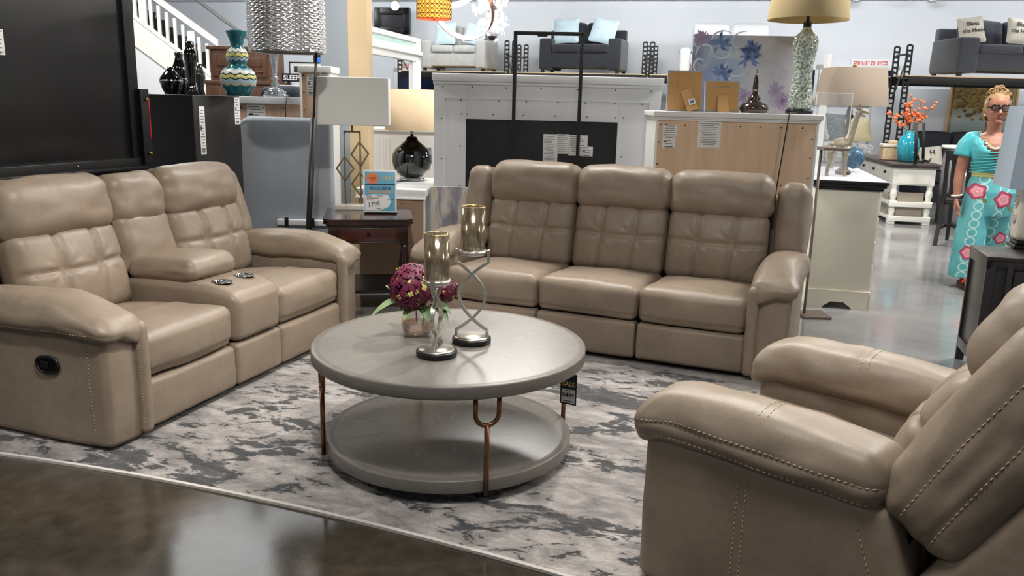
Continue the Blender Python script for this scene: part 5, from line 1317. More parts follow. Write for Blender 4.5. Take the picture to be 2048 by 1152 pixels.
pillow(loc_on(t, W*.29, .25, .537*f), rad(-16), .44*f/.9, 'pale blue square pillow at left end of the light grey loveseat', PB, 16, -4, 'pale blue pillows')
pillow(loc_on(t, W*.76, .24, .537*f), rad(-10), .42*f/.9, 'pale blue pillow leaning at right arm of the light grey loveseat', PB, 20, 14, 'pale blue pillows')
t, l, W, H = ls_at(1077, 1229, 49, 142, rad(-17), G2, 'charcoal fabric loveseat up on the rack behind the black stand')
f = H/.9
pillow(loc_on(t, W*.28, .25, .537*f), rad(-17), .45*f/.9, 'pale blue square pillow at left end of the charcoal loveseat', PB, 16, -3, 'pale blue pillows')
pillow(loc_on(t, W*.75, .24, .537*f), rad(-12), .45*f/.9, 'pale blue pillow leaning at right arm of the charcoal loveseat', PB, 20, 12, 'pale blue pillows')
# white reclining loveseat
l = on_rack(1358, .1); s_ = l[1]*math.cos(CPITCH)/CF*1.02
wr = thing('white_recliner_loveseat', 'white leather reclining loveseat up on the rack behind the floral canvas', 'sofa', l, rad(-13))
WL = M('white_leather', (222, 222, 224), .45); W = 185*s_; H = 100*s_
for i in (0, 1):
    xc = W*(.30+.40*i)
    c = cushion((W*.195, .12, H*.20), .08, (12, 4, 8), 4, (.004, .004, .03, 0, 0, .01), lambda u, N: -.012*gs(u[:, 2]+.55, .10)*np.clip(-N[:, 1], 0, 1)); c.xf(lambda P: P+np.array([xc, .55, H*.80])); c.build('headrest', WL, wr)
    c = cushion((W*.195, .12, H*.18), .06, (10, 4, 8), 3, (0, 0, .03, 0, 0, 0)); c.xf(lambda P: P+np.array([xc, .50, H*.50])); c.build('backrest', WL, wr)
    c = cushion((W*.195, .32, H*.13), .06, (10, 8, 4), 3, (0, 0, .02, 0, 0, .02)); c.xf(lambda P: P+np.array([xc, .32, H*.30])); c.build('seat_cushion', WL, wr)
for x in (W*.05, W*.95):
    c = cushion((W*.055, .40, H*.24), .06, (4, 10, 6), 4, (.01, .01, .01, 0, 0, .02)); c.xf(lambda P: P+np.array([x, .42, H*.27])); a_ = c.build('arm', WL, wr)
    b = MB(); b.bx((x-W*.06, .06, H*.40), (x+W*.06, .70, H*.46), .02); b.bx((x-W*.06, .05, .03), (x+W*.06, .72, H*.13), .01); b.build('black_trim', BLKF, a_)
b = MB(); b.bx((W*.05, .2, .0), (W*.95, .85, H*.2), .02); b.bx((W*.1, .60, .1), (W*.9, .80, H*.75), .05); b.build('base', WL, wr)
b = MB(); b.box((W*.70+.13, .40, H*.76), (.07, .004, .07), .001); b.xf(lambda P: roty(P, rad(40), (W*.70+.13, .40, H*.76))); b.build('hang_tag', WHT, wr)

# red lettering on the wall : sprinkler riser
RED = M('red_sign_paint', (214, 62, 56), .6)
def riser(px0, px1, py, mirror, lab, off, txt):
    a = back(px0, py, off); c = back(px1, py, off); w_ = np.linalg.norm((c-a)[:2])
    t = thing('riser_sign', lab, 'sign', (a[0], a[1], a[2]), WA); hh = 13*scr(a[1])
    b = MB(); b.bx((-.04, 0, -.04), (w_+.04, .008, hh+.03), .002); b.build('plate', M('white_sign_plate', (232, 232, 234), .5), t)
    V, _ = textmesh(txt, 1, .015); wd = V[:, 0].max()-V[:, 0].min()
    b = MB(); b.text(txt, hh*1.35, (w_/2, -.001, 0), (1, 0, 0), (0, 0, 1), sx=w_/(wd*hh*1.35), mirror=mirror, bold=.015); b.build('lettering', RED, t)
riser(1706, 1776, 135, False, 'red SPRINKLER RISER wall sign above the tan lamp shade', .02, 'SPRINKLER RISER')
riser(794, 824, 140, True, 'red reversed sprinkler lettering seen inside the white mirror frame', .04, 'SPRINKLER')  # mirror reflection built as a reversed sign behind the open frame
# dark blue windows in the back wall
NAVYG = M('navy_window_glass', (24, 38, 66), .15, spec=.6)
def win(n, px0, px1, py0, py1, off=.03):
    a = back(px0, py1, off); c = back(px1, py0, off); L_ = float(np.linalg.norm((c-a)[:2]))
    w_ = bpy.data.objects.new('window_%d' % n, None); COL.objects.link(w_); w_.location = (a[0], a[1], a[2]); w_.rotation_euler = (0, 0, WA); w_['kind'] = 'structure'; H_ = c[2]-a[2]
    b = MB(); b.bx((0, 0, 0), (L_, .02, H_), .002); b.build('pane', NAVYG, w_)
    b = MB(); b.bx((-.09, -.03, -.09), (0, .02, H_+.09), .004); b.bx((L_, -.03, -.09), (L_+.09, .02, H_+.09), .004); b.bx((-.09, -.03, H_), (L_+.09, .02, H_+.09), .004); b.bx((-.09, -.03, -.09), (L_+.09, .02, 0), .004); b.build('frame', WHTP, w_)
win(1, 797, 880, 146, 186); win(2, 1596, 1630, 140, 197); win(3, 1640, 1788, 141, 200)
# white door post
a = back(1787, 275, 1.2); b = MB(); b.box((a[0], a[1], 1.05), (.12, .10, 2.1), .004); struct(b.build('trim_4', WHTP))
a = Y(1640, 222, 6.9); b = MB(); z1 = Y(1641, 108, 6.9)[2]; b.box((0, 0, z1/2), (.045, .045, z1), .004)
wp = b.build('white_post', WHTP, None, (a[0]+.02, 6.9, 0)); tag(wp, 'slim white post standing behind wood-backed cabinet beside acrylic holder', 'post')

# ---- hanging lights
EM_W = M('warm_led', (255, 244, 226), .5, emit=9.0)
def orange():
    t = newmat('orange_lattice_shade'); tc = t.n.new('ShaderNodeTexCoord'); t.bsdf.inputs['Base Color'].default_value = lin((250, 176, 70)); t.bsdf.inputs['Emission Color'].default_value = lin((255, 178, 62)); t.bsdf.inputs['Emission Strength'].default_value = .75; t.bsdf.inputs['Roughness'].default_value = .7; return t.mat
PY_ = 7.2; s = scr(PY_); c = Y(868, 20, PY_); r_ = 33*s; z0, z1 = Y(868, 38, PY_)[2], Y(868, -45, PY_)[2]
pd = thing('pendant_lamp', 'orange drum pendant lamp with dark triangle lattice hanging near the ring light', 'pendant lamp', (c[0], c[1], z0))
hh = z1-z0
b = MB(); b.lathe([(r_, 0), (r_, hh), (r_-.004, hh), (r_-.004, 0)], 60, cap=False); b.build('shade', orange(), pd)
b = MB(); nn = 24; rows = 9; rz_ = r_+.0015
for j in range(rows+1):
    a_ = np.linspace(0, 2*PI, 60, endpoint=False); b.tube(np.stack([rz_*np.cos(a_), rz_*np.sin(a_), 0*a_+hh*j/rows], -1), .0022, 4, closed=True)
for k in range(nn):
    for j in range(rows):
        for dj in (0, 1):
            a0_ = 2*PI*k/nn; a1_ = 2*PI*(k+1)/nn
            if (k+j) % 2 == dj: b.tube([(rz_*math.cos(a_), rz_*math.sin(a_), hh*(j+q_)/rows) for a_, q_ in ((a0_, 0), ((a0_+a1_)/2, .5), (a1_, 1))], .002, 4)
            else: b.tube([(rz_*math.cos(a_), rz_*math.sin(a_), hh*(j+q_)/rows) for a_, q_ in ((a0_, 1), ((a0_+a1_)/2, .5), (a1_, 0))], .002, 4)
b.build('lattice', M('dark_brown_lattice', (60, 26, 12), .6), pd)
b = MB(); b.lathe([(0, .006), (r_-.002, .002), (r_-.002, -.004), (0, .0)], 50, cap=False); b.ball((0, 0, -.004), .008, 8, 1); b.build('diffuser', [M('orange_diffuser', (240, 96, 40), .5, emit=.8), BLKF], pd)
b = MB(); b.cyl((0, 0, hh), (0, 0, CZ-z0), .006, n=8); b.cyl((0, 0, CZ-z0-.03), (0, 0, CZ-z0), .06); b.build('cord', BLKF, pd)
# LED ring
c = Y(925, 15, 7.9); s = scr(7.9)
rg = thing('ring_chandelier', 'white glowing tilted LED ring chandelier beside the orange pendant', 'pendant lamp', (c[0], c[1], c[2]))
a_ = np.linspace(0, 2*PI, 90, endpoint=False)
R_ = 62*s
def ringmesh(R_, hw, th):
    V = []; F = []
    for q_ in a_:
        for dr, dz in ((-th, -hw), (th, -hw), (th, hw), (-th, hw)): V.append(((R_+dr)*math.cos(q_), (R_+dr)*math.sin(q_), dz))
    n = len(a_)
    for i in range(n):
        j = (i+1) % n
        for k in range(4): F.append((i*4+k, j*4+k, j*4+(k+1) % 4, i*4+(k+1) % 4))
    return V, F
tl_ = lambda P: roty(rotx(P, rad(-52)), rad(38))
V, F = ringmesh(R_, .026, .006); b = MB(); b.add(V, F, 0, True); b.xf(tl_).build('led_band', EM_W, rg)
V, F = ringmesh(R_+.010, .030, .003); b = MB(); b.add(V, F, 0, True); b.xf(tl_).build('copper_rim', M('copper_trim', (150, 104, 88), .35, .8), rg)
V, F = ringmesh(R_*.78, .026, .006); b = MB(); b.add(V, F, 0, True); b.xf(lambda P: roty(rotx(P, rad(-30)), rad(-22))+np.array([-.08, .05, .17])).build('led_band', EM_W, rg)
b = MB(); tp = tl_(np.array([[R_, 0, 0], [-R_, 0, 0]])); 
for p_ in tp: b.cyl(p_, (0, 0, CZ-c[2]), .0018, n=5)
b.cyl((0, 0, CZ-c[2]-.03), (0, 0, CZ-c[2]), .07); b.build('suspension', CHROME, rg)
# crystal chandelier
c = Y(985, 18, 8.8); s = scr(8.8); rr = random.Random(11)
cc = thing('crystal_chandelier', 'bright crystal cluster chandelier hanging right of the LED ring', 'pendant lamp', (c[0], c[1], c[2]))
b = MB(); b.cyl((0, 0, .0), (0, 0, CZ-c[2]), .006, n=8); b.cyl((0, 0, CZ-c[2]-.03), (0, 0, CZ-c[2]), .07); b.ball((0, 0, 0), .05, 12)
pts = []
for i in range(46):
    z_ = rr.uniform(-1, 1); an = rr.random()*2*PI; q_ = math.sqrt(1-z_*z_); d_ = np.array([q_*math.cos(an), q_*math.sin(an), z_]); e_ = d_*np.array([31*s, 31*s, 52*s])*rr.uniform(.65, 1.05); pts.append(e_); b.cyl((0, 0, 0), e_, .0022, n=5)
b.build('frame', CHROME, cc)
b = MB()
for e_ in pts:
    for k in range(4): 
        o_ = e_+np.array([rr.uniform(-.04, .04) for _ in range(3)]); b.ball(o_, rr.uniform(.012, .024), 6, 0, (1, 1, rr.uniform(.8, 1.7)))
o = b.build('crystals', M('glowing_crystal', (236, 238, 240), .05, emit=.3, coat=1.0), cc); o['kind'] = 'stuff'
b = MB()
for e_ in pts[:12]: b.ball(e_*.7, .022, 8)
b.build('bulbs', EM_W, cc)
b = MB(); b.lathe([(0, -58*s), (.02, -58*s), (.05, -50*s), (.0, -49*s)], 14, cap=False); b.build('finial', BLKF, cc)
# bare bulb and dark picture at left
c = Y(790, 12, 11.5)
bb = thing('bare_bulb', 'glowing round bulb hanging in front of the dark framed picture', 'lamp', (c[0], c[1], c[2]))
b = MB(); b.ball((0, 0, 0), .055, 16); b.build('bulb', M('bulb_glow', (255, 246, 228), .5, emit=14.0), bb)
b = MB(); b.cyl((0, 0, .05), (0, 0, .11), .022, n=12); b.cyl((0, 0, .1), (0, 0, CZ-c[2]), .005, n=6); b.build('socket', BRASS, bb)
a = back(751, 66, .35); cq = back(817, 17, .35); W = float(np.linalg.norm((cq-a)[:2])); H = cq[2]-a[2]
pc = thing('dark_picture', 'dark framed black picture high on the wall behind the bare bulb', 'picture', (a[0], a[1], a[2]), WA+rad(3))
b = MB(); b.bx((0, 0, 0), (W, .05, H), .004); b.build('panel', M('dark_canvas', (34, 30, 36), .4, var=.3, vscale=2), pc)
b = MB(); fw = .12
b.bx((-.02, -.03, -.02), (fw, .06, H+.02), .01); b.bx((W-fw, -.03, -.02), (W+.02, .06, H+.02), .01); b.bx((0, -.03, H-fw), (W, .06, H+.02), .01); b.bx((0, -.03, -.02), (W, .06, fw), .01); b.build('frame', M('black_lacquer', (14, 13, 14), .3), pc)
# little track spots on the soffit
for i, px in enumerate((1712, 1864)):
    a = back(px, 2, .45); t = thing('track_spot', ('small silver spotlight under the soffit above the riser sign', 'small silver spotlight under the soffit above the rack loveseat at right')[i], 'spotlight', a, 0, 'soffit spotlights')
    b = MB(); b.lathe([(.02, .10), (.07, .06), (.085, .0), (.075, -.02), (.06, -.01), (.0, .0)], 20, cap=False); b.build('housing', CHROME, t)
    b = MB(); b.cyl((0, 0, .09), (0, 0, 3.4-a[2]), .015, n=8); b.build('stem', CHROME, t)

# ---- left : stair, armoire, sign
SY = 12.0
def sp2(px, py): p = Y(px, py, SY); return np.array([p[0], p[2]])
stt = thing('staircase', 'white staircase with square balusters rising to upper left behind black hutch', 'staircase', (0, SY, 0))
STW = M('stair_white', (228, 226, 220), .5)
dr_ = sp2(422, 155)-sp2(274, 42); dr_ /= np.linalg.norm(dr_); P0 = sp2(274, 42); P1 = sp2(440, 168); ext = P0-dr_*1.6
b = MB(); dn = np.array([0, -.40]); b.prism([tuple(ext), tuple(P1), tuple(P1+dn*.9), tuple(ext+dn)], 0, .06, 0, (0, 2, 1)); b.build('stringer', STW, stt)
rl0 = sp2(300, 0)-dr_*1.8; rl1 = sp2(436, 88); b = MB()
b.prism([tuple(rl0+[0, .05]), tuple(rl1+[0, .05]), tuple(rl1-[0, .04]), tuple(rl0-[0, .04])], .0, .07, 0, (0, 2, 1)); b.prism([tuple(ext+[0, .05]), tuple(P1+[0, .05]), tuple(P1), tuple(ext)], -.01, .07, 0, (0, 2, 1)); b.build('handrail', STW, stt)
nb_ = 22
for i in range(nb_):
    q_ = (i+.5)/nb_; x = ext[0]+(rl1[0]-ext[0])*q_; zb = ext[1]+dr_[1]/dr_[0]*(x-ext[0]); zt_ = rl0[1]+dr_[1]/dr_[0]*(x-rl0[0])
    b = MB(); w_ = .02 if i % 6 else .05; b.bx((x-w_, .01, zb), (x+w_, .055, zt_), .002); b.build('baluster', STW, stt)
for i in range(16):
    x = ext[0]+(P1[0]-ext[0])*(i+.5)/16; z = ext[1]+dr_[1]/dr_[0]*(x-ext[0])
    b = MB(); b.bx((x-.16, .06, z-.06), (x+.16, 1.0, z-.02), .003); b.bx((x+.12, .06, z-.20), (x+.15, 1.0, z-.02), .003); b.build('step', M('dark_stair_carpet', (44, 42, 44), .9), stt)
w0 = sp2(360, 0)-dr_*.6; w1 = sp2(470, 80); b = MB(); b.tube([(w0[0], 1.0, w0[1]), (w1[0], 1.0, w1[1])], .025, 8); b.build('wall_rail', M('grey_rail', (150, 150, 150), .5), stt)
b = MB(); e2 = sp2(416, 196); e3 = ext-[0, .4]; b.prism([tuple(e3), tuple(P1+dn*.9), (P1[0], 0), (e3[0], 0)], .02, .05, 0, (0, 2, 1)); b.build('stair_wall', M('under_stair_white', (216, 220, 224), .6), stt)
AY = 9.6; q0 = Y(418, 91, AY); q1 = Y(540, 91, AY); W = q1[0]-q0[0]; zt = q0[2]; zm = Y(418, 162, AY)[2]
ar = thing('wooden_armoire', 'rustic brown wooden armoire with panelled doors behind the chevron vase', 'armoire', (q0[0], AY, 0))
RUS = Mwood('rustic_brown_wood', (72, 46, 30), (122, 82, 56), .5, (12, 12, 1.2), 0, .1)
b = MB(); b.bx((0, 0, 0), (W, .55, zt-.04), .006); b.bx((-.03, -.03, zt-.04), (W+.03, .58, zt), .008); b.bx((-.05, -.04, .05), (W+.05, .58, zm-.03), .006); b.bx((-.07, -.06, zm-.03), (W+.07, .60, zm+.01), .008); b.build('body', RUS, ar)
for i in range(2):
    x0 = W*(.05+.47*i); b = MB(); b.bx((x0, -.015, zm+.05), (x0+W*.43, .01, zt-.08), .004); b.bx((x0+.05, -.028, zm+.10), (x0+W*.43-.05, -.01, zt-.26), .01); b.bx((x0+.05, -.028, zt-.22), (x0+W*.43-.05, -.01, zt-.12), .008); b.build('door', RUS, ar)
    b = MB(); b.bx((x0-.02, -.055, zm-.30), (x0+W*.45, -.03, zm-.06), .005); dr = b.build('drawer', RUS, ar); b = MB(); b.tube([(x0+W*.15, -.06, zm-.17), (x0+W*.17, -.085, zm-.18), (x0+W*.24, -.085, zm-.18), (x0+W*.26, -.06, zm-.17)], .008, 6); b.build('pull', BLKF, dr)
# sleep sign, small picture, screen, dark sofa
SYY = 9.2; a = Y(564, 163, SYY); c = Y(640, 150, SYY)
ss = thing('sleep_sign', 'small black sign with white SLEEP T lettering beyond the low cabinet', 'sign', (a[0], SYY, a[2])); W = c[0]-a[0]; H = c[2]-a[2]+.01
b = MB(); b.bx((0, 0, 0), (W, .02, H), .002); b.build('board', BLKF, ss); b = MB(); b.text('SLEEP T', H*.80, (W*.04, -.001, H*.22), (1, 0, 0), (0, 0, 1), center=False, bold=.03, sx=.98); b.build('lettering', WHT, ss)
b = MB(); b.bx((.05, .02, -a[2]), (.08, .05, H*.9), .002); b.bx((W-.08, .02, -a[2]), (W-.05, .05, H*.9), .002); b.build('stand', BLKF, ss)
a = Y(581, 151, 9.8); c = Y(640, 127, 9.8); W = c[0]-a[0]; H = c[2]-a[2]
pp = thing('small_wall_picture', 'white mounted picture in thin black frame above the sleep sign', 'picture', (a[0], 9.8, a[2])); b = MB(); b.bx((0, 0, -.0), (W, .02, H), .002); b.build('mount', WHT, pp)
b = MB(); b.bx((-.012, -.006, -.012), (.0, .025, H+.012), .001); b.bx((-.012, -.006, H), (W, .025, H+.012), .001); b.build('frame', BLKF, pp); b = MB(); b.bx((W*.12, -.003, H*.25), (W*.4, .0, H*.75), .001); b.build('photo', M('dark_photo', (50, 50, 54), .5, var=.5, vscale=12), pp)
b = MB(); b.bx((.02, .02, -a[2]), (W, .30, -.001), .003); b.build('stand', WHTP, pp)
a = Y(627, 128, 10.6); c = Y(660, 108, 10.6); W = c[0]-a[0]; H = c[2]-a[2]
tv = thing('small_screen', 'small black screen showing blue, left of the grey column', 'screen', (a[0], 10.6, a[2])); b = MB(); b.bx((0, 0, 0), (W, .04, H), .004); b.bx((W*.4, .0, -a[2]), (W*.6, .1, .02), .004); b.build('housing', BLKF, tv); b = MB(); b.bx((W*.25, -.003, .01), (W*.95, .0, H*.62), .001); b.build('display', M('blue_display', (50, 100, 190), .4, emit=.8), tv)
a = Y(528, 196, 8.6); c = Y(600, 172, 8.6); W = c[0]-a[0]; zt = c[2]
bd_ = thing('navy_bench', 'navy upholstered bench with white frame beyond the crystal candlestick', 'bench', (a[0], 8.45, 0))
b = cushion((W/2, .3, .16), .06, (8, 6, 4), 3, (0, 0, .01, 0, 0, .02)); b.xf(lambda P: P+np.array([W/2, .3, zt-.18])); b.build('cushion', M('navy_fabric', (24, 32, 48), .7), bd_)
b = MB(); b.bx((0, .55, 0), (.04, .6, Y(530, 168, 8.6)[2]), .004); b.bx((0, .55, Y(530, 172, 8.6)[2]), (W, .6, Y(530, 168, 8.6)[2]), .004); b.bx((0, 0, 0), (W, .6, zt-.34), .004); b.build('frame', WHTP, bd_)
# ------------------------------------------------------------------ right background
zb = Y(1900, 152, 12.7)[2]
p0 = Y(1812, 160, 12.7); W = 3.3
rk = rack_bay('storage_rack', 'nearest black storage rack at right carrying the slate grey loveseat', (p0[0], 12.7, 0), 0, W, 1.0, zb, Y(1812, 90, 12.7)[2], 0, (0, .42))
t = loveseat((Y(1913, 145, 12.8)[0], 12.78, zb+.001), rad(1), 1.9, .90, .82, G3, 'slate grey loveseat with script pillows on the right-hand rack')
pillow((Y(1942, 90, 13.05)[0], 13.04, zb+.49), rad(1), .42, 'cream pillow with script lettering at left end of slate loveseat', PSC, 16, -8, 'cream script pillows', [('Bless', .12, .22), ('this Home', -.12, .2)])
pillow((Y(2040, 90, 13.05)[0], 13.04, zb+.49), rad(1), .42, 'cream pillow with script lettering cut by right edge, on slate loveseat', PSC, 16, 6, 'cream script pillows', [('Bless', .12, .22), ('this Home', -.12, .2)])
b = MB(); b.bx((p0[0]+.30, 14.5, 0), (11.5, 14.6, zb-.15), .002); struct(b.build('wall_partition', M('grey_partition_paint', (200, 203, 208), .7)))
# tree painting
PYY = 14.4; a = Y(1893, 276, PYY); c = Y(2036, 168, PYY); W = c[0]-a[0]; H = c[2]-a[2]
def treepaint():
    t = newmat('tree_painting'); tc = t.n.new('ShaderNodeTexCoord'); sp_ = t.n.new('ShaderNodeSeparateXYZ'); t.link(tc.outputs['Object'], sp_.inputs[0]); n = t.noise(tc.outputs['Object'], 5, 6, .65)
    g = t.ramp(t.math('ADD', t.math('DIVIDE', sp_.outputs[2], H), t.math('MULTIPLY', t.math('SUBTRACT', n, .5), .25)), [(0, lin((120, 132, 128))), (.22, lin((150, 164, 162))), (.4, lin((176, 180, 168))), (.6, lin((160, 146, 108))), (.8, lin((128, 108, 72)))])
    t.link(g, t.bsdf.inputs['Base Color']); t.bsdf.inputs['Roughness'].default_value = .7; return t.mat
tp = thing('tree_painting', 'painting of a spreading autumn tree in slim gold frame behind the woman', 'painting', (a[0], PYY, a[2]))
b = MB(); b.bx((0, 0, 0), (W, .03, H), .002); b.build('canvas', treepaint(), tp)
b = MB(); rr = random.Random(5); y_ = -.004
def br(p, an, L2, r_):
    q_ = p+np.array([math.cos(an), math.sin(an)])*L2
    if not (0.03 < q_[0] < W-.03 and q_[1] < H-.04): return
    b.tube([(p[0], y_, p[1]), (q_[0], y_, q_[1])], [r_, r_*.65], 6)
    if r_ > .006:
        for d_ in (rr.uniform(.25, .8), -rr.uniform(.25, .8)): br(q_, an+d_, L2*rr.uniform(.68, .85), r_*.62)
br(np.array([W*.62, H*.0]), PI/2+.05, H*.36, .035); b.xf(lambda P: np.stack([P[:, 0], np.clip(P[:, 1], -.008, 0), P[:, 2]], -1)); b.build('painted_trunk', M('painted_bark', (110, 84, 60), .7), tp)
b = MB()
for i in range(170):
    x, z = rr.gauss(W*.5, W*.26), rr.gauss(H*.72, H*.15)
    if .05 < x < W-.05 and H*.35 < z < H-.05: b.ball((x, -.006, z), rr.uniform(.02, .05), 6, rr.choice((0, 0, 1)), (1.3, .1, .7))
o = b.build('painted_leaves', [M('painted_leaf', (150, 124, 70), .8), M('painted_leaf_dark', (112, 92, 58), .8)], tp); o['kind'] = 'stuff'
b = MB(); f_ = .035
for lo, hi in (((-f_, -.02, -f_), (0, .04, H+f_)), ((W, -.02, -f_), (W+f_, .04, H+f_)), ((0, -.02, H), (W, .04, H+f_)), ((0, -.02, -f_), (W, .04, 0))): b.bx(lo, hi, .004)
b.build('frame', M('pale_gold_frame', (206, 170, 118), .35, .5), tp)
# navy sofa under it
q0 = Y(1840, 292, 13.4); q1 = Y(1975, 266, 13.6)
nv = thing('navy_sofa', 'dark navy sofa under the tree painting, partly hidden by white console', 'sofa', (q0[0], 13.2, 0)); W = 2.0; zt = q1[2]; NAVF = M('dark_navy_fabric', (24, 27, 38), .8)
for i in range(3):
    c = cushion((W/6-.004, .12, .24), .07, (8, 4, 6), 4, (0, 0, .03, 0, 0, .02)); c.xf(lambda P: P+np.array([W/6+W/3*i, .62, zt-.25])); c.build('back_cushion', NAVF, nv)
    c = cushion((W/6-.004, .30, .09), .05, (8, 6, 3), 3, (0, 0, .01, 0, 0, .02)); c.xf(lambda P: P+np.array([W/6+W/3*i, .32, .38])); c.build('seat_cushion', NAVF, nv)
b = MB(); b.bx((0, .02, .0), (W, .75, .29), .02); b.build('base', NAVF, nv)
pp_ = Y(1868, 305, 13.35); pillow((pp_[0], 13.36, .50), 0, .40, 'cream script pillow on the navy sofa behind the white console', PSC, 20, -6, 'cream script pillows', [('H', .1, .3)])

# white console island with baskets
IA = rad(-10); i0 = G(1779, 448)[:2]; IZ = .775
il = thing('kitchen_island', 'white kitchen island with dark top, turned legs and two lower shelves', 'table', (i0[0]-.03, i0[1], 0), IA); W, D = .50, 1.9
IW = M('island_white', (224, 222, 214), .45); DTP = M('dark_taupe_top', (74, 68, 66), .35)
b = MB(); b.bx((-.05, -.05, IZ-.03), (W+.05, D+.05, IZ), .005); b.bx((-.035, -.035, IZ-.055), (W+.035, D+.035, IZ-.03), .005); b.build('top', DTP, il)
b = MB(); b.bx((0, 0, .50), (W, D, IZ-.055), .004); b.bx((.06, -.008, .52), (W-.06, 0, IZ-.08), .003); b.build('body', IW, il)
for x in (.04, W-.04):
    for y in (.04, D-.04):
        b = MB(); b.bx((x-.045, y-.045, 0), (x+.045, y+.045, .11), .005); b.bx((x-.045, y-.045, .22), (x+.045, y+.045, .30), .005)
        b.lathe([(.03, .11), (.036, .12), (.03, .13), (.042, .16), (.036, .20), (.03, .22)], 16, (x, y, 0)); b.lathe([(.03, .30), (.036, .31), (.03, .325), (.044, .37), (.038, .42), (.03, .46), (.036, .48), (.034, .51)], 16, (x, y, 0)); b.build('leg', IW, il)
for z in (.06, .245):
    b = MB(); b.bx((.0, .0, z), (W, D, z+.035), .003); b.bx((0, -.01, z-.02), (W, .02, z+.045), .003); b.build('shelf', IW, il)
    b = MB(); b.bx((.09, .05, z+.036), (W-.09, .07, z+.036+.125), .01); b.bx((.09, .07, z+.036), (W-.09, .5, z+.12), .01); b.build('basket_panel', M('taupe_panel', (160, 150, 138), .8), il)
for k in range(3):
    y0_ = .08+k*.6; b = MB(); b.bx((-.008, y0_, .55), (.0, y0_+.52, IZ-.08), .003); dr = b.build('drawer', IW, il); b = MB(); b.ball((-.022, y0_+.26, .64), .018, 10); b.build('knob', M('dark_bronze', (40, 32, 26), .3, .9), dr)
def itop(px, py): return G(px, py, IZ+.001)
def iloc(x, y): return at_local(il, x, y, IZ+.001)
p = iloc(.22, .32); s = scr(p[1])
vs_ = thing('teal_glass_vase', 'teal glass vase holding orange blossom sprays on the white island', 'vase', p)
hv = .40; b = MB(); b.lathe([(.085, 0), (.11, .03), (.13, .12), (.135, .22), (.11, .31), (.07, .35), (.055, .37), (.07, hv), (.06, hv), (.045, .37)], 36); b.build('body', M('teal_glass', (34, 140, 160), .06, coat=1.0, var=.25, vscale=7), vs_)
ORP = M('orange_blossom', (226, 118, 70), .6, var=.3, vscale=30); TWIG = M('brown_twig', (92, 70, 48), .8)
for k in range(9):
    rr = random.Random(40+k); d_ = np.array([rr.uniform(-.30, .34), rr.uniform(-.15, .15), rr.uniform(.18, .46)])
    sgm = thing('blossom_spray', 'spray of small orange blossoms standing in the teal glass vase', 'flower', p, 0, 'orange blossom sprays in the teal vase')
    b = MB(); P = [np.array([0, 0, .2]), np.array([d_[0]*.15, d_[1]*.2, hv]), np.array([d_[0]*.6, d_[1]*.6, hv+d_[2]*.6]), np.array([d_[0], d_[1], hv+d_[2]])]; b.tube(P, .004, 5); b.build('stem', TWIG, sgm)
    b = MB()
    for q_ in range(12):
        f_ = rr.uniform(.35, 1.05); c_ = np.array([d_[0]*f_, d_[1]*f_, hv+d_[2]*f_])+np.array([rr.gauss(0, .025) for _ in range(3)]); b.ball(c_, rr.uniform(.014, .030), 7, 0, (1, 1, .8))
    o = b.build('blossoms', ORP, sgm); o['kind'] = 'stuff'
p = iloc(.10, .62); wb_ = thing('woven_box', 'woven tan lidded box with tray on island beside the teal vase', 'box', p, IA)
b = MB(); b.bx((-.13, -.10, 0), (.13, .10, .17), .02); b.build('body', M('woven_cane', (190, 166, 134), .8, var=.3, vscale=40, bump=.6, bscale=60), wb_); b = MB(); b.bx((-.14, -.11, .17), (.14, .11, .215), .015); b.build('lid', M('pale_lid', (226, 214, 198), .7), wb_); b = MB(); b.bx((-.05, -.04, .215), (.05, .04, .26), .012); b.build('tray', M('woven_cane', (190, 166, 134), .8), wb_)
for k, (x, y, lb) in enumerate(((.25, .02, 'black plate stand in front of the teal vase on island'), (.40, .24, 'black plate stand at right edge of island top, right of teal vase'))):
    p = iloc(x, y); pt = thing('plate_stand', lb, 'plate stand', p, IA+rad(70), 'black plate stands')
    b = MB(); b.bx((-.15, -.012, 0), (.15, .012, .018), .003)
    for xx in (-.10, .10): b.tube([(xx, 0, 0), (xx, .02, .22), (xx, .05, .50)], .011, 6); b.tube([(xx, 0, .03), (xx, -.07, .02), (xx, -.08, .06)], .009, 6)
    b.build('frame', BLKF, pt)
# round pale table and grey chaise behind the chair
p = Y(1908, 292, 10.6); rt = thing('pedestal_table', 'white-topped round table with grey drum base behind the black chair', 'table', (p[0]+.26, 10.75, 0))
b = MB(); b.lathe([(0, p[2]-.04), (.30, p[2]-.04), (.31, p[2]-.02), (.30, p[2]), (0, p[2])], 40, cap=False); b.build('table_top', WHTP, rt); b = MB(); b.lathe([(.27, 0), (.27, p[2]-.04)], 40); b.build('drum_base', M('grey_base_fabric', (120, 122, 124), .8), rt)
p = G(1858, 452); ch = thing('grey_ottoman', 'grey upholstered bench with white throw between island and black chair', 'bench', (p[0]+.06, p[1]-.75, 0), rad(-14)); zt = Y(1880, 345, p[1])[2]
c = cushion((.24, .36, zt/2-.03), .05, (8, 10, 6), 3, (.01, .01, .01, 0, 0, .01)); c.xf(lambda P: P+np.array([.24, .36, zt/2+.02])); c.build('body', M('grey_velvet', (112, 116, 122), .75), ch); b = MB(); b.bx((.01, -.01, zt-.03), (.47, .5, zt+.02), .02); b.build('throw', M('white_throw', (226, 224, 220), .9), ch)
for x in (.05, .43):
    b = MB(); b.bx((x-.02, .04, 0), (x+.02, .08, .06), .003); b.build('leg', BLKF, ch)
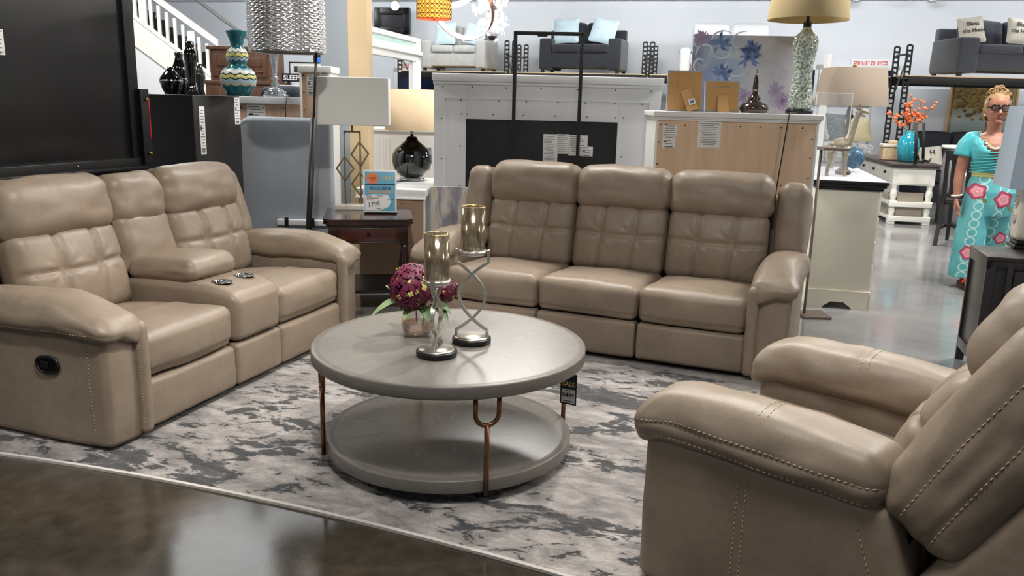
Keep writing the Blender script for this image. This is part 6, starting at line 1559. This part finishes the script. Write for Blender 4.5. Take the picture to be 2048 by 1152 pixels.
# black slat back dining chair
p = G(1874, 489); cha = thing('slat_back_chair', 'black wooden slat-back dining chair beside the walking woman', 'chair', (p[0], p[1], 0), rad(-40))
BW_ = M('black_stained_wood', (24, 23, 24), .4); CW, CD, CH_ = .44, .42, 1.02
for x in (0, CW):
    b = MB(); P = [(x, -.10, 0), (x, -.04, .22), (x, 0, .45), (x, .0, .62), (x, -.03, .82), (x, -.07, CH_)]; b.tube(P, [.026, .026, .030, .028, .026, .024], 4); b.build('leg', BW_, cha)
    b = MB(); b.tube([(x, CD, 0), (x, CD, .45)], [.022, .028], 4); b.build('leg', BW_, cha)
b = MB(); b.bx((-.03, -.01, .44), (CW+.03, CD+.03, .49), .012); b.build('seat', BW_, cha)
b = MB(); b.bx((0, -.085, CH_-.10), (CW, -.045, CH_+.01), .012); b.build('top_rail', BW_, cha); b = MB(); b.bx((0, -.02, .52), (CW, .02, .57), .008); b.build('lower_rail', BW_, cha)
for k in range(5):
    x = .07+k*.075; b = MB(); b.prism([(x-.024, .55), (x+.024, .55), (x+.024, CH_-.08), (x-.024, CH_-.08)], -.008, .008, 0, (0, 2, 1)); b.xf(lambda P: P-np.array([0, 1, 0])*(.06*np.clip((P[:, 2]-.55)/.4, 0, 1)**1.5)[:, None]); b.build('slat', BW_, cha)
b = MB(); b.bx((.0, CD*.45, .18), (CW, CD*.55, .21), .003); b.bx((-.012, -.05, .17), (.012, CD, .20), .003); b.bx((CW-.012, -.05, .17), (CW+.012, CD, .20), .003); b.build('stretcher', BW_, cha)
# bed behind the dresser
bed = thing('grey_bed', 'bed with grey patterned bedding behind the giraffe figurines', 'bed', (Y(1748, 300, 13.6)[0]-1.5, 13.6, 0), rad(-3))
GPAT = M('grey_patterned_fabric', (168, 172, 172), .85, var=.55, vscale=16); zt = Y(1700, 292, 13.6)[2]
c = cushion((.75, .45, .16), .08, (12, 12, 4), 3, (0, 0, .02, 0, 0, .03)); c.xf(lambda P: P+np.array([.75, .45, zt-.13])); c.build('bedding', GPAT, bed); b = MB(); b.bx((.0, .02, .04), (1.5, .9, zt-.28), .02); b.build('base', M('grey_bed_base', (150, 154, 156), .8), bed)
b = MB(); b.bx((.0, .9, .0), (1.5, .98, zt+.25), .03); b.build('headboard', M('grey_bed_base', (150, 154, 156), .8), bed)
for k, (px, py, sz, lb, mt) in enumerate(((1672, 262, .46, 'pale grey pillow at left on the patterned bed', GPAT), (1722, 250, .50, 'dark grey patterned pillow in the middle of the bed', M('dark_grey_pattern', (92, 98, 104), .85, var=.6, vscale=26)), (1748, 258, .42, 'beige pillow at right end of the patterned bed', M('beige_pillow_fabric', (196, 186, 150), .9)))):
    q_ = at_local(bed, .62+.36*k, .36+.12*(k == 1), zt+.055); pillow(q_, rad(-3), sz, lb, mt, 24, (-6, 4, -3)[k], 'pillows on the patterned bed')

# ------------------------------------------------------------------ the walking woman
SKIN = M('skin', (166, 114, 92), .5, var=.07, vscale=9); 
wmn = thing('person', 'woman in turquoise wrap top and floral wide trousers walking past the dark cabinet', 'person', (3.83, 6.75, 0), rad(-16))
def remesh(mb, name, mt, parent, vox, smooth=3):
    o = mb.build(name, mt, parent); md = o.modifiers.new('r', 'REMESH'); md.mode = 'VOXEL'; md.voxel_size = vox; md.use_smooth_shade = True
    ms = o.modifiers.new('s', 'SMOOTH'); ms.factor = .5; ms.iterations = smooth
    bpy.context.view_layer.update(); dg = bpy.context.evaluated_depsgraph_get(); me = bpy.data.meshes.new_from_object(o.evaluated_get(dg)); o.modifiers.clear(); o.data = me
    if not me.materials: me.materials.append(mt)
    me.polygons.foreach_set('use_smooth', [True]*len(me.polygons)); return o
def etube(b, secs, n=24, cap=True, mat=0):
    """secs: (x,y,z,rx,ry) rings in horizontal planes"""
    a_ = np.linspace(0, 2*PI, n, endpoint=False); V = np.concatenate([np.stack([x+rx*np.cos(a_), y+ry*np.sin(a_), 0*a_+z], -1) for x, y, z, rx, ry in secs]); F = []
    for i in range(len(secs)-1):
        for q_ in range(n): F.append((i*n+q_, i*n+(q_+1) % n, (i+1)*n+(q_+1) % n, (i+1)*n+q_))
    if cap: F += [tuple(range(n-1, -1, -1)), tuple((len(secs)-1)*n+q_ for q_ in range(n))]
    return b.add(V, F, mat)
bo = MB()
TORSO = [(.05, .01, .72, .14, .10), (.05, .01, .80, .17, .12), (.045, .01, .88, .15, .105), (.03, .005, .97, .125, .09), (.02, 0, 1.05, .14, .10), (.01, -.005, 1.12, .155, .115), (.005, 0, 1.18, .16, .10), (.0, .005, 1.225, .15, .08), (0, .01, 1.255, .09, .065), (0, .012, 1.27, .055, .055)]
etube(bo, TORSO)
bo.tube([(0, .012, 1.23), (0, .004, 1.29), (0, -.004, 1.35)], [.062, .052, .054], 16)
HC = np.array([0, -.010, 1.452])
def head(P):
    Q = P.copy(); u = Q/np.array([.078, .096, .113])
    low = np.clip(-u[:, 2], 0, 1); Q[:, 0] *= 1-.30*low**1.5; Q[:, 1] = np.where(Q[:, 1] > 0, Q[:, 1]*(1-.25*low), Q[:, 1]*(1-.06*low))
    fr = np.clip(-u[:, 1], 0, 1); Q[:, 1] += -.010*np.exp(-((u[:, 2]+.85)/.2)**2)*fr   # chin
    return Q
hp, hf, hn = rbox((.078, .096, .113), .077, (6, 6, 8), 6); bo.add(head(hp)+HC, hf)
for x in (-1, 1):
    bo.ball(HC+np.array([.074*x, .012, -.012]), .022, 12, 0, (.4, .8, 1.35)); bo.ball(HC+np.array([.036*x, -.066, -.030]), .026, 12, 0, (1, .7, .9))
bo.tube([HC+np.array([0, -.088, .018]), HC+np.array([0, -.100, -.008]), HC+np.array([0, -.112, -.030]), HC+np.array([0, -.098, -.040])], [.008, .011, .015, .010], 10)
for x in (-1, 1): bo.ball(HC+np.array([.011*x, -.098, -.036]), .009, 8)
bo.ball(HC+np.array([0, -.090, -.062]), .024, 12, 0, (1.1, .45, .34)); bo.ball(HC+np.array([0, -.086, -.098]), .022, 12, 0, (1.1, .7, .7))
for x in (-1, 1): bo.ball(HC+np.array([.030*x, -.080, .032]), .022, 10, 0, (1.2, .5, .3))
def limb(P, R_): bo.tube([np.array(p_) for p_ in P], R_, 14)
limb([(-.135, .01, 1.20), (-.165, .015, 1.15), (-.182, .02, 1.04), (-.195, .02, .945), (-.200, .005, .86), (-.203, -.012, .77), (-.203, -.018, .735)], [.055, .05, .046, .040, .038, .028, .026])
limb([(.135, .01, 1.20), (.175, .015, 1.15), (.215, .02, 1.04), (.25, .02, .95), (.265, -.04, .88), (.275, -.10, .80), (.278, -.115, .775)], [.055, .05, .046, .040, .038, .028, .026])
def hand(w, d, side_, curl):
    """palm, four unequal fingers and a thumb; w wrist, d direction of the hand"""
    w = np.array(w, float); d = np.array(d, float); d /= np.linalg.norm(d); inw = np.array([side_, -.15, 0.0]); inw -= d*(inw@d); inw /= np.linalg.norm(inw); sd = np.cross(d, inw)
    if sd[1] > 0: sd = -sd      # towards the front (thumb side)
    P_, F_, N_ = rbox((.014, .038, .046), .013, (2, 4, 4), 3); bo.add(w+d*.045+P_[:, :1]*inw+P_[:, 1:2]*sd+P_[:, 2:3]*d, F_)
    for k, (o_, L2) in enumerate(((.029, .066), (.010, .074), (-.010, .069), (-.028, .054))):
        b0 = w+d*.078+sd*o_; c1 = curl*(1+.18*k); p_ = [b0-d*.015, b0]; cur = d.copy(); 
        for q_, fr in enumerate((.45, .32, .23)):
            an = c1*(.55, 1.0, .8)[q_]; cur = cur*math.cos(an)+inw*math.sin(an)-0*sd; cur /= np.linalg.norm(cur); p_.append(p_[-1]+cur*L2*fr)
        bo.tube(p_, [.0095, .0095, .0090, .0084, .0072], 8)
    t0 = w+d*.022+sd*.026; td = d*.75+sd*.55+inw*.35; td /= np.linalg.norm(td); p_ = [t0, t0+td*.030, t0+td*.030+(td*.8+d*.5+inw*.1)*.022, t0+td*.030+(td*.5+d*.8+inw*.2)*.040]
    bo.tube(p_, [.013, .0115, .0100, .0080], 8)
hand((-.203, -.020, .725), (.02, -.12, -1), 1, .42); hand((.279, -.120, .765), (.15, -.75, -.6), -1, .5)
FEET = ((-.055, -.05), (.155, .17))
for fx, fy in FEET:
    bo.tube([(fx, fy+.045, .30), (fx, fy+.045, .16), (fx, fy+.045, .075)], [.048, .038, .036], 12)
    bo.tube([(fx, fy+.075, .075), (fx, fy+.03, .085), (fx, fy-.03, .075), (fx, fy-.09, .062), (fx, fy-.125, .056)], [.030, .036, .034, .034, .022], 12)
    for k in range(5): bo.tube([(fx-.026+.013*k, fy-.11, .056), (fx-.028+.014*k, fy-.15+.006*abs(k-1.5), .052)], [.009, .0075], 6)
    bo.tube([(fx*.6+.02, fy*.6+.03, .75), (fx*.9, fy*.9+.03, .42), (fx, fy+.045, .28)], [.08, .055, .048], 12)
remesh(bo, 'body', SKIN, wmn, .0045, 2)
EYE = M('eye_dark', (30, 22, 18), .2)
b = MB()
for x in (-1, 1): b.ball(HC+np.array([.030*x, -.0845, .008]), .0085, 10, 0, (1.3, .5, .7))
b.build('eyes', EYE, wmn)
b = MB(); b.ball(HC+np.array([0, -.1005, -.058]), .022, 14, 0, (1.0, .22, .16)); b.ball(HC+np.array([0, -.100, -.066]), .020, 14, 0, (1.0, .24, .20)); b.build('lips', M('lip_rose', (150, 84, 82), .4), wmn)
# hair : curly updo
b = MB(); rr = random.Random(21)
P_, F_, N_ = rbox((.087, .102, .104), .084, (6, 6, 6), 5); b.add(P_+HC+np.array([0, .022, .030]), F_)
keep = []
hm = MB(); V0 = b.verts()
for f_ in b.f:
    c_ = V0[list(f_)].mean(0)-HC
    if not (c_[1] < -.035 and c_[2] < .085) and not (c_[2] < -.06): keep.append(f_)
hm.add(V0, keep)
for i in range(150):
    th = rr.uniform(0, 2*PI); r_ = rr.uniform(0, .075); z_ = .085+.075*math.sqrt(max(0, 1-(r_/.08)**2))*rr.uniform(.4, 1.1)
    c_ = HC+np.array([r_*math.cos(th), .030+r_*math.sin(th)*.9, z_]); q_ = np.linspace(0, 2*PI*rr.uniform(.7, 1.4), 9); rad_ = rr.uniform(.012, .022)
    ax = np.array([rr.gauss(0, 1) for _ in range(3)]); ax /= np.linalg.norm(ax); u_ = np.cross(ax, [0, 0, 1.01]); u_ /= np.linalg.norm(u_); v_ = np.cross(ax, u_)
    hm.tube([c_+u_*rad_*math.cos(t_)+v_*rad_*math.sin(t_)+ax*.006*t_/PI for t_ in q_], .0052, 6)
for i in range(40):
    x = rr.choice((-1, 1)); hm.tube([HC+np.array([x*.070, .02+rr.uniform(-.03, .05), .06]), HC+np.array([x*.082, .03+rr.uniform(-.02, .05), .0]), HC+np.array([x*.07, .05+rr.uniform(-.02, .04), -.06-rr.uniform(0, .04)])], .005, 5)
hm.build('hair', M('curly_blonde_hair', (160, 130, 92), .6, var=.35, vscale=45), wmn)
b = MB(); a_ = np.linspace(-.25*PI, 1.25*PI, 40); b.tube(np.stack([.083*np.cos(a_)+HC[0], HC[1]+.0-.012*np.sin(a_)*2, HC[2]+.045+.058*np.sin(a_)], -1), .0085, 8); b.build('headband', M('white_headband', (226, 220, 210), .7), wmn)
# glasses
b = MB()
for x in (-1, 1):
    q_ = np.linspace(0, 2*PI, 28, endpoint=False); ex = np.sign(np.cos(q_))*np.abs(np.cos(q_))**.6; ez = np.sign(np.sin(q_))*np.abs(np.sin(q_))**.6
    b.tube(np.stack([HC[0]+.036*x+.029*ex, HC[1]-.108+0*q_+.006*np.abs(ex), HC[2]+.008+.021*ez], -1), .0052, 8, closed=True)
    b.tube([HC+np.array([.064*x, -.100, .014]), HC+np.array([.078*x, -.05, .012]), HC+np.array([.080*x, .01, .004])], .0048, 8)
b.tube([HC+np.array([-.008, -.110, .012]), HC+np.array([.008, -.110, .012])], .005, 8); g_ = b.build('glasses', M('black_acetate', (12, 12, 13), .2), wmn)
b = MB()
for x in (-1, 1): b.box(HC+np.array([.036*x, -.107, .008]), (.052, .0012, .036), .0005)
b.build('lens', M('spectacle_lens', (60, 60, 62), .06, alpha=.35, spec=.6), g_)
PEARL = M('pearl', (236, 230, 220), .2)
for x in (-1, 1):
    b = MB(); b.ball(HC+np.array([.078*x, .002, -.050]), .010, 12); b.build('earring', PEARL, wmn)
b = MB()
for i in range(26):
    q_ = (i/25-.5)*2; x = .098*q_; z = 1.262-.115*(1-q_*q_)**.9; y = -.112-.010*(1-q_*q_)+.10*abs(q_)**2.2
    a_ = np.linspace(0, 2*PI, 10, endpoint=False); r_ = .0085; t_ = PI/2*(i % 2); b.tube(np.stack([x+r_*np.cos(a_), y-.004+r_*.6*np.sin(a_)*math.sin(t_), z+r_*np.sin(a_)*(1 if i % 2 == 0 else .6)], -1), .0032, 6, closed=True)
b.build('necklace', M('pale_gold_chain', (226, 214, 190), .3, .4), wmn)
b = MB(); a_ = np.linspace(0, 2*PI, 20, endpoint=False); b.tube(np.stack([-.203+.036*np.cos(a_), -.014+.034*np.sin(a_), .755+.006*np.cos(a_)], -1), .007, 8, closed=True); b.build('bracelet', PEARL, wmn)
# blouse
TEALF = M('turquoise_satin', (74, 178, 186), .36, var=.12, vscale=5, stretch=(2.2, 1, .6), sheen=.2)
b = MB(); BL = [(.035, .005, .945, .135, .10), (.032, .004, .965, .146, .112), (.022, 0, 1.05, .158, .120), (.012, -.006, 1.12, .174, .136), (.006, 0, 1.18, .178, .118), (0, .004, 1.225, .162, .094), (0, .008, 1.252, .120, .078)]
n = 48; a_ = np.linspace(0, 2*PI, n, endpoint=False); V = []; zs = []
BLf = []
for i in range(len(BL)-1):
    for q_ in np.linspace(0, 1, 5)[:-1]: BLf.append(tuple(np.array(BL[i])*(1-q_)+np.array(BL[i+1])*q_))
BLf.append(BL[-1])
for j, (x, y, z, rx, ry) in enumerate(BLf):
    rp = .004*np.sin(a_*9+z*30)
    V.append(np.stack([x+(rx+rp)*np.cos(a_), y+(ry+rp)*np.sin(a_), 0*a_+z], -1))
V = np.concatenate(V); F = []
for i in range(len(BLf)-1):
    for q_ in range(n):
        f_ = (i*n+q_, i*n+(q_+1) % n, (i+1)*n+(q_+1) % n, (i+1)*n+q_); c_ = V[list(f_)].mean(0)
        if c_[1] < 0 and c_[2] > 1.055+abs(c_[0]-.008)*1.45: continue
        F.append(f_)
b.add(V, F)
for x, dx in ((-1, 0), (1, .03)):
    b.tube([(x*.095, .01, 1.235), (x*.145, .012, 1.215), (x*(.178+dx*.5), .016, 1.165), (x*(.190+dx), .02, 1.095), (x*(.193+dx), .02, 1.075)], [.045, .062, .066, .070, .071], 20, 0, cap=False)
for k in range(7):
    z_ = .985+.022*k; q_ = np.linspace(-.95*PI, -.05*PI, 22); b.tube(np.stack([.022+.160*np.cos(q_)*(1+.004*k), .0+.124*np.sin(q_)*(1+.02*k), z_+.035*np.cos(q_)*(1-k*.1)], -1), .0045, 6)
bl_ = b.build('wrap_top', TEALF, wmn); md = bl_.modifiers.new('so', 'SOLIDIFY'); md.thickness = .004
b = MB(); q_ = np.linspace(0, 2*PI, 40, endpoint=False); 
for z_ in (.925, .94): b.tube(np.stack([.037+.138*np.cos(q_), .006+.104*np.sin(q_), 0*q_+z_], -1), .011, 8, closed=True)
b.build('sash', M('pale_yellow_sash', (206, 204, 138), .6), wmn)
# trousers
def pants():
    t = newmat('floral_trousers'); tc = t.n.new('ShaderNodeTexCoord'); sp_ = t.n.new('ShaderNodeSeparateXYZ'); t.link(tc.outputs['Object'], sp_.inputs[0]); X, Z = sp_.outputs[0], sp_.outputs[2]
    n = t.noise(tc.outputs['Object'], 7, 3, .5); base = t.ramp(n, [(.3, lin((74, 160, 170))), (.7, lin((110, 192, 198)))])
    # chains of white rings
    u = t.math('SUBTRACT', t.math('FRACT', t.math('DIVIDE', t.math('ADD', X, t.math('ADD', t.math('MULTIPLY', Z, -.10), .51)), .155)), .5); u = t.math('MULTIPLY', u, .155)
    w_ = t.math('SUBTRACT', t.math('FRACT', t.math('DIVIDE', Z, .072)), .5); w_ = t.math('MULTIPLY', w_, .072)
    rr_ = t.math('SQRT', t.math('ADD', t.math('MULTIPLY', u, u), t.math('MULTIPLY', w_, w_)))
    ring = t.math('LESS_THAN', t.math('ABSOLUTE', t.math('SUBTRACT', rr_, .032)), .0045)
    c = t.mix(t.math('MULTIPLY', ring, .75), base, lin((206, 232, 226)))
    col = c
    for fx, fz, fr in ((-.075, .80, .062), (.115, .745, .066), (-.085, .30, .055), (.03, .93, .03), (-.02, .20, .045), (.165, .42, .05), (.19, .90, .04)):
        dx = t.math('SUBTRACT', X, fx); dz = t.math('SUBTRACT', Z, fz); d_ = t.math('SQRT', t.math('ADD', t.math('MULTIPLY', dx, dx), t.math('MULTIPLY', dz, dz)))
        an = t.math('ARCTAN2', dz, dx); d2 = t.math('MULTIPLY', d_, t.math('ADD', 1.0, t.math('MULTIPLY', t.math('COSINE', t.math('MULTIPLY', an, 5)), .09))); d2 = t.math('ADD', d2, t.math('MULTIPLY', t.math('SUBTRACT', t.noise(tc.outputs['Object'], 45, 2, .5), .5), .012))
        q_ = t.math('DIVIDE', d2, fr); fc_ = t.ramp(q_, [(0, lin((240, 214, 190))), (.22, lin((214, 120, 140))), (.5, lin((236, 176, 190))), (.72, lin((196, 76, 108))), (1, lin((150, 50, 78)))])
        col = t.mix(t.math('LESS_THAN', q_, 1.0), col, fc_)
        lx = t.math('SUBTRACT', X, fx+fr*.9); lz = t.math('SUBTRACT', Z, fz-fr*1.1); ld = t.math('ADD', t.math('MULTIPLY', t.math('ABSOLUTE', t.math('ADD', lx, lz)), 1.6), t.math('MULTIPLY', t.math('ABSOLUTE', t.math('SUBTRACT', lx, lz)), .7))
        col = t.mix(t.math('LESS_THAN', ld, fr*.55), col, lin((112, 128, 72)))
    t.link(col, t.bsdf.inputs['Base Color']); t.bsdf.inputs['Roughness'].default_value = .6; return t.mat
b = MB(); 
etube(b, [(.05, .01, .60, .16, .12), (.05, .01, .70, .182, .135), (.048, .01, .80, .188, .138), (.045, .01, .88, .168, .122), (.04, .008, .935, .138, .104)], 40)
for (fx, fy), x0 in zip(FEET, (-.035, .135)):
    k = 44; secs = []
    for q_ in np.linspace(0, 1, 12):
        z = .80-.715*q_; secs.append((x0+(fx-x0)*q_-.01*math.sin(PI*q_), .01+(fy+.045-.01)*q_, z, .098+.026*q_**.8, .118+.016*q_))
    a_ = np.linspace(0, 2*PI, k, endpoint=False); V = np.concatenate([np.stack([x+rx*(1+.06*q2*np.sin(7*a_+fx*9))*np.cos(a_), y+ry*(1+.06*q2*np.sin(7*a_+fx*9))*np.sin(a_), 0*a_+z], -1) for (x, y, z, rx, ry), q2 in zip(secs, np.linspace(0, 1, 12))]); F = []
    for i in range(11):
        for q_ in range(k): F.append((i*k+q_, (i+1)*k+q_, (i+1)*k+(q_+1) % k, i*k+(q_+1) % k))
    F += [tuple(range(k)), tuple(11*k+q_ for q_ in range(k-1, -1, -1))]; b.add(V, F)
remesh(b, 'wide_trousers', pants(), wmn, .008, 3)
for fx, fy in FEET:
    b = MB(); b.prism([(fx-.042, fy+.10), (fx-.045, fy-.02), (fx-.05, fy-.10), (fx-.03, fy-.16), (fx+.03, fy-.16), (fx+.05, fy-.10), (fx+.045, fy-.02), (fx+.042, fy+.10)], 0, .042); sd_o = b.build('sandal', M('dark_cork_sole', (62, 40, 32), .7), wmn)
    b = MB()
    for y_, zz in ((-.10, .088), (-.03, .112)): q_ = np.linspace(.05*PI, .95*PI, 14); b.tube(np.stack([fx+.046*np.cos(q_), fy+y_+0*q_, .042+(zz-.042)*np.sin(q_)], -1), .012, 8)
    b.build('strap', M('red_strap', (172, 52, 48), .5), sd_o)
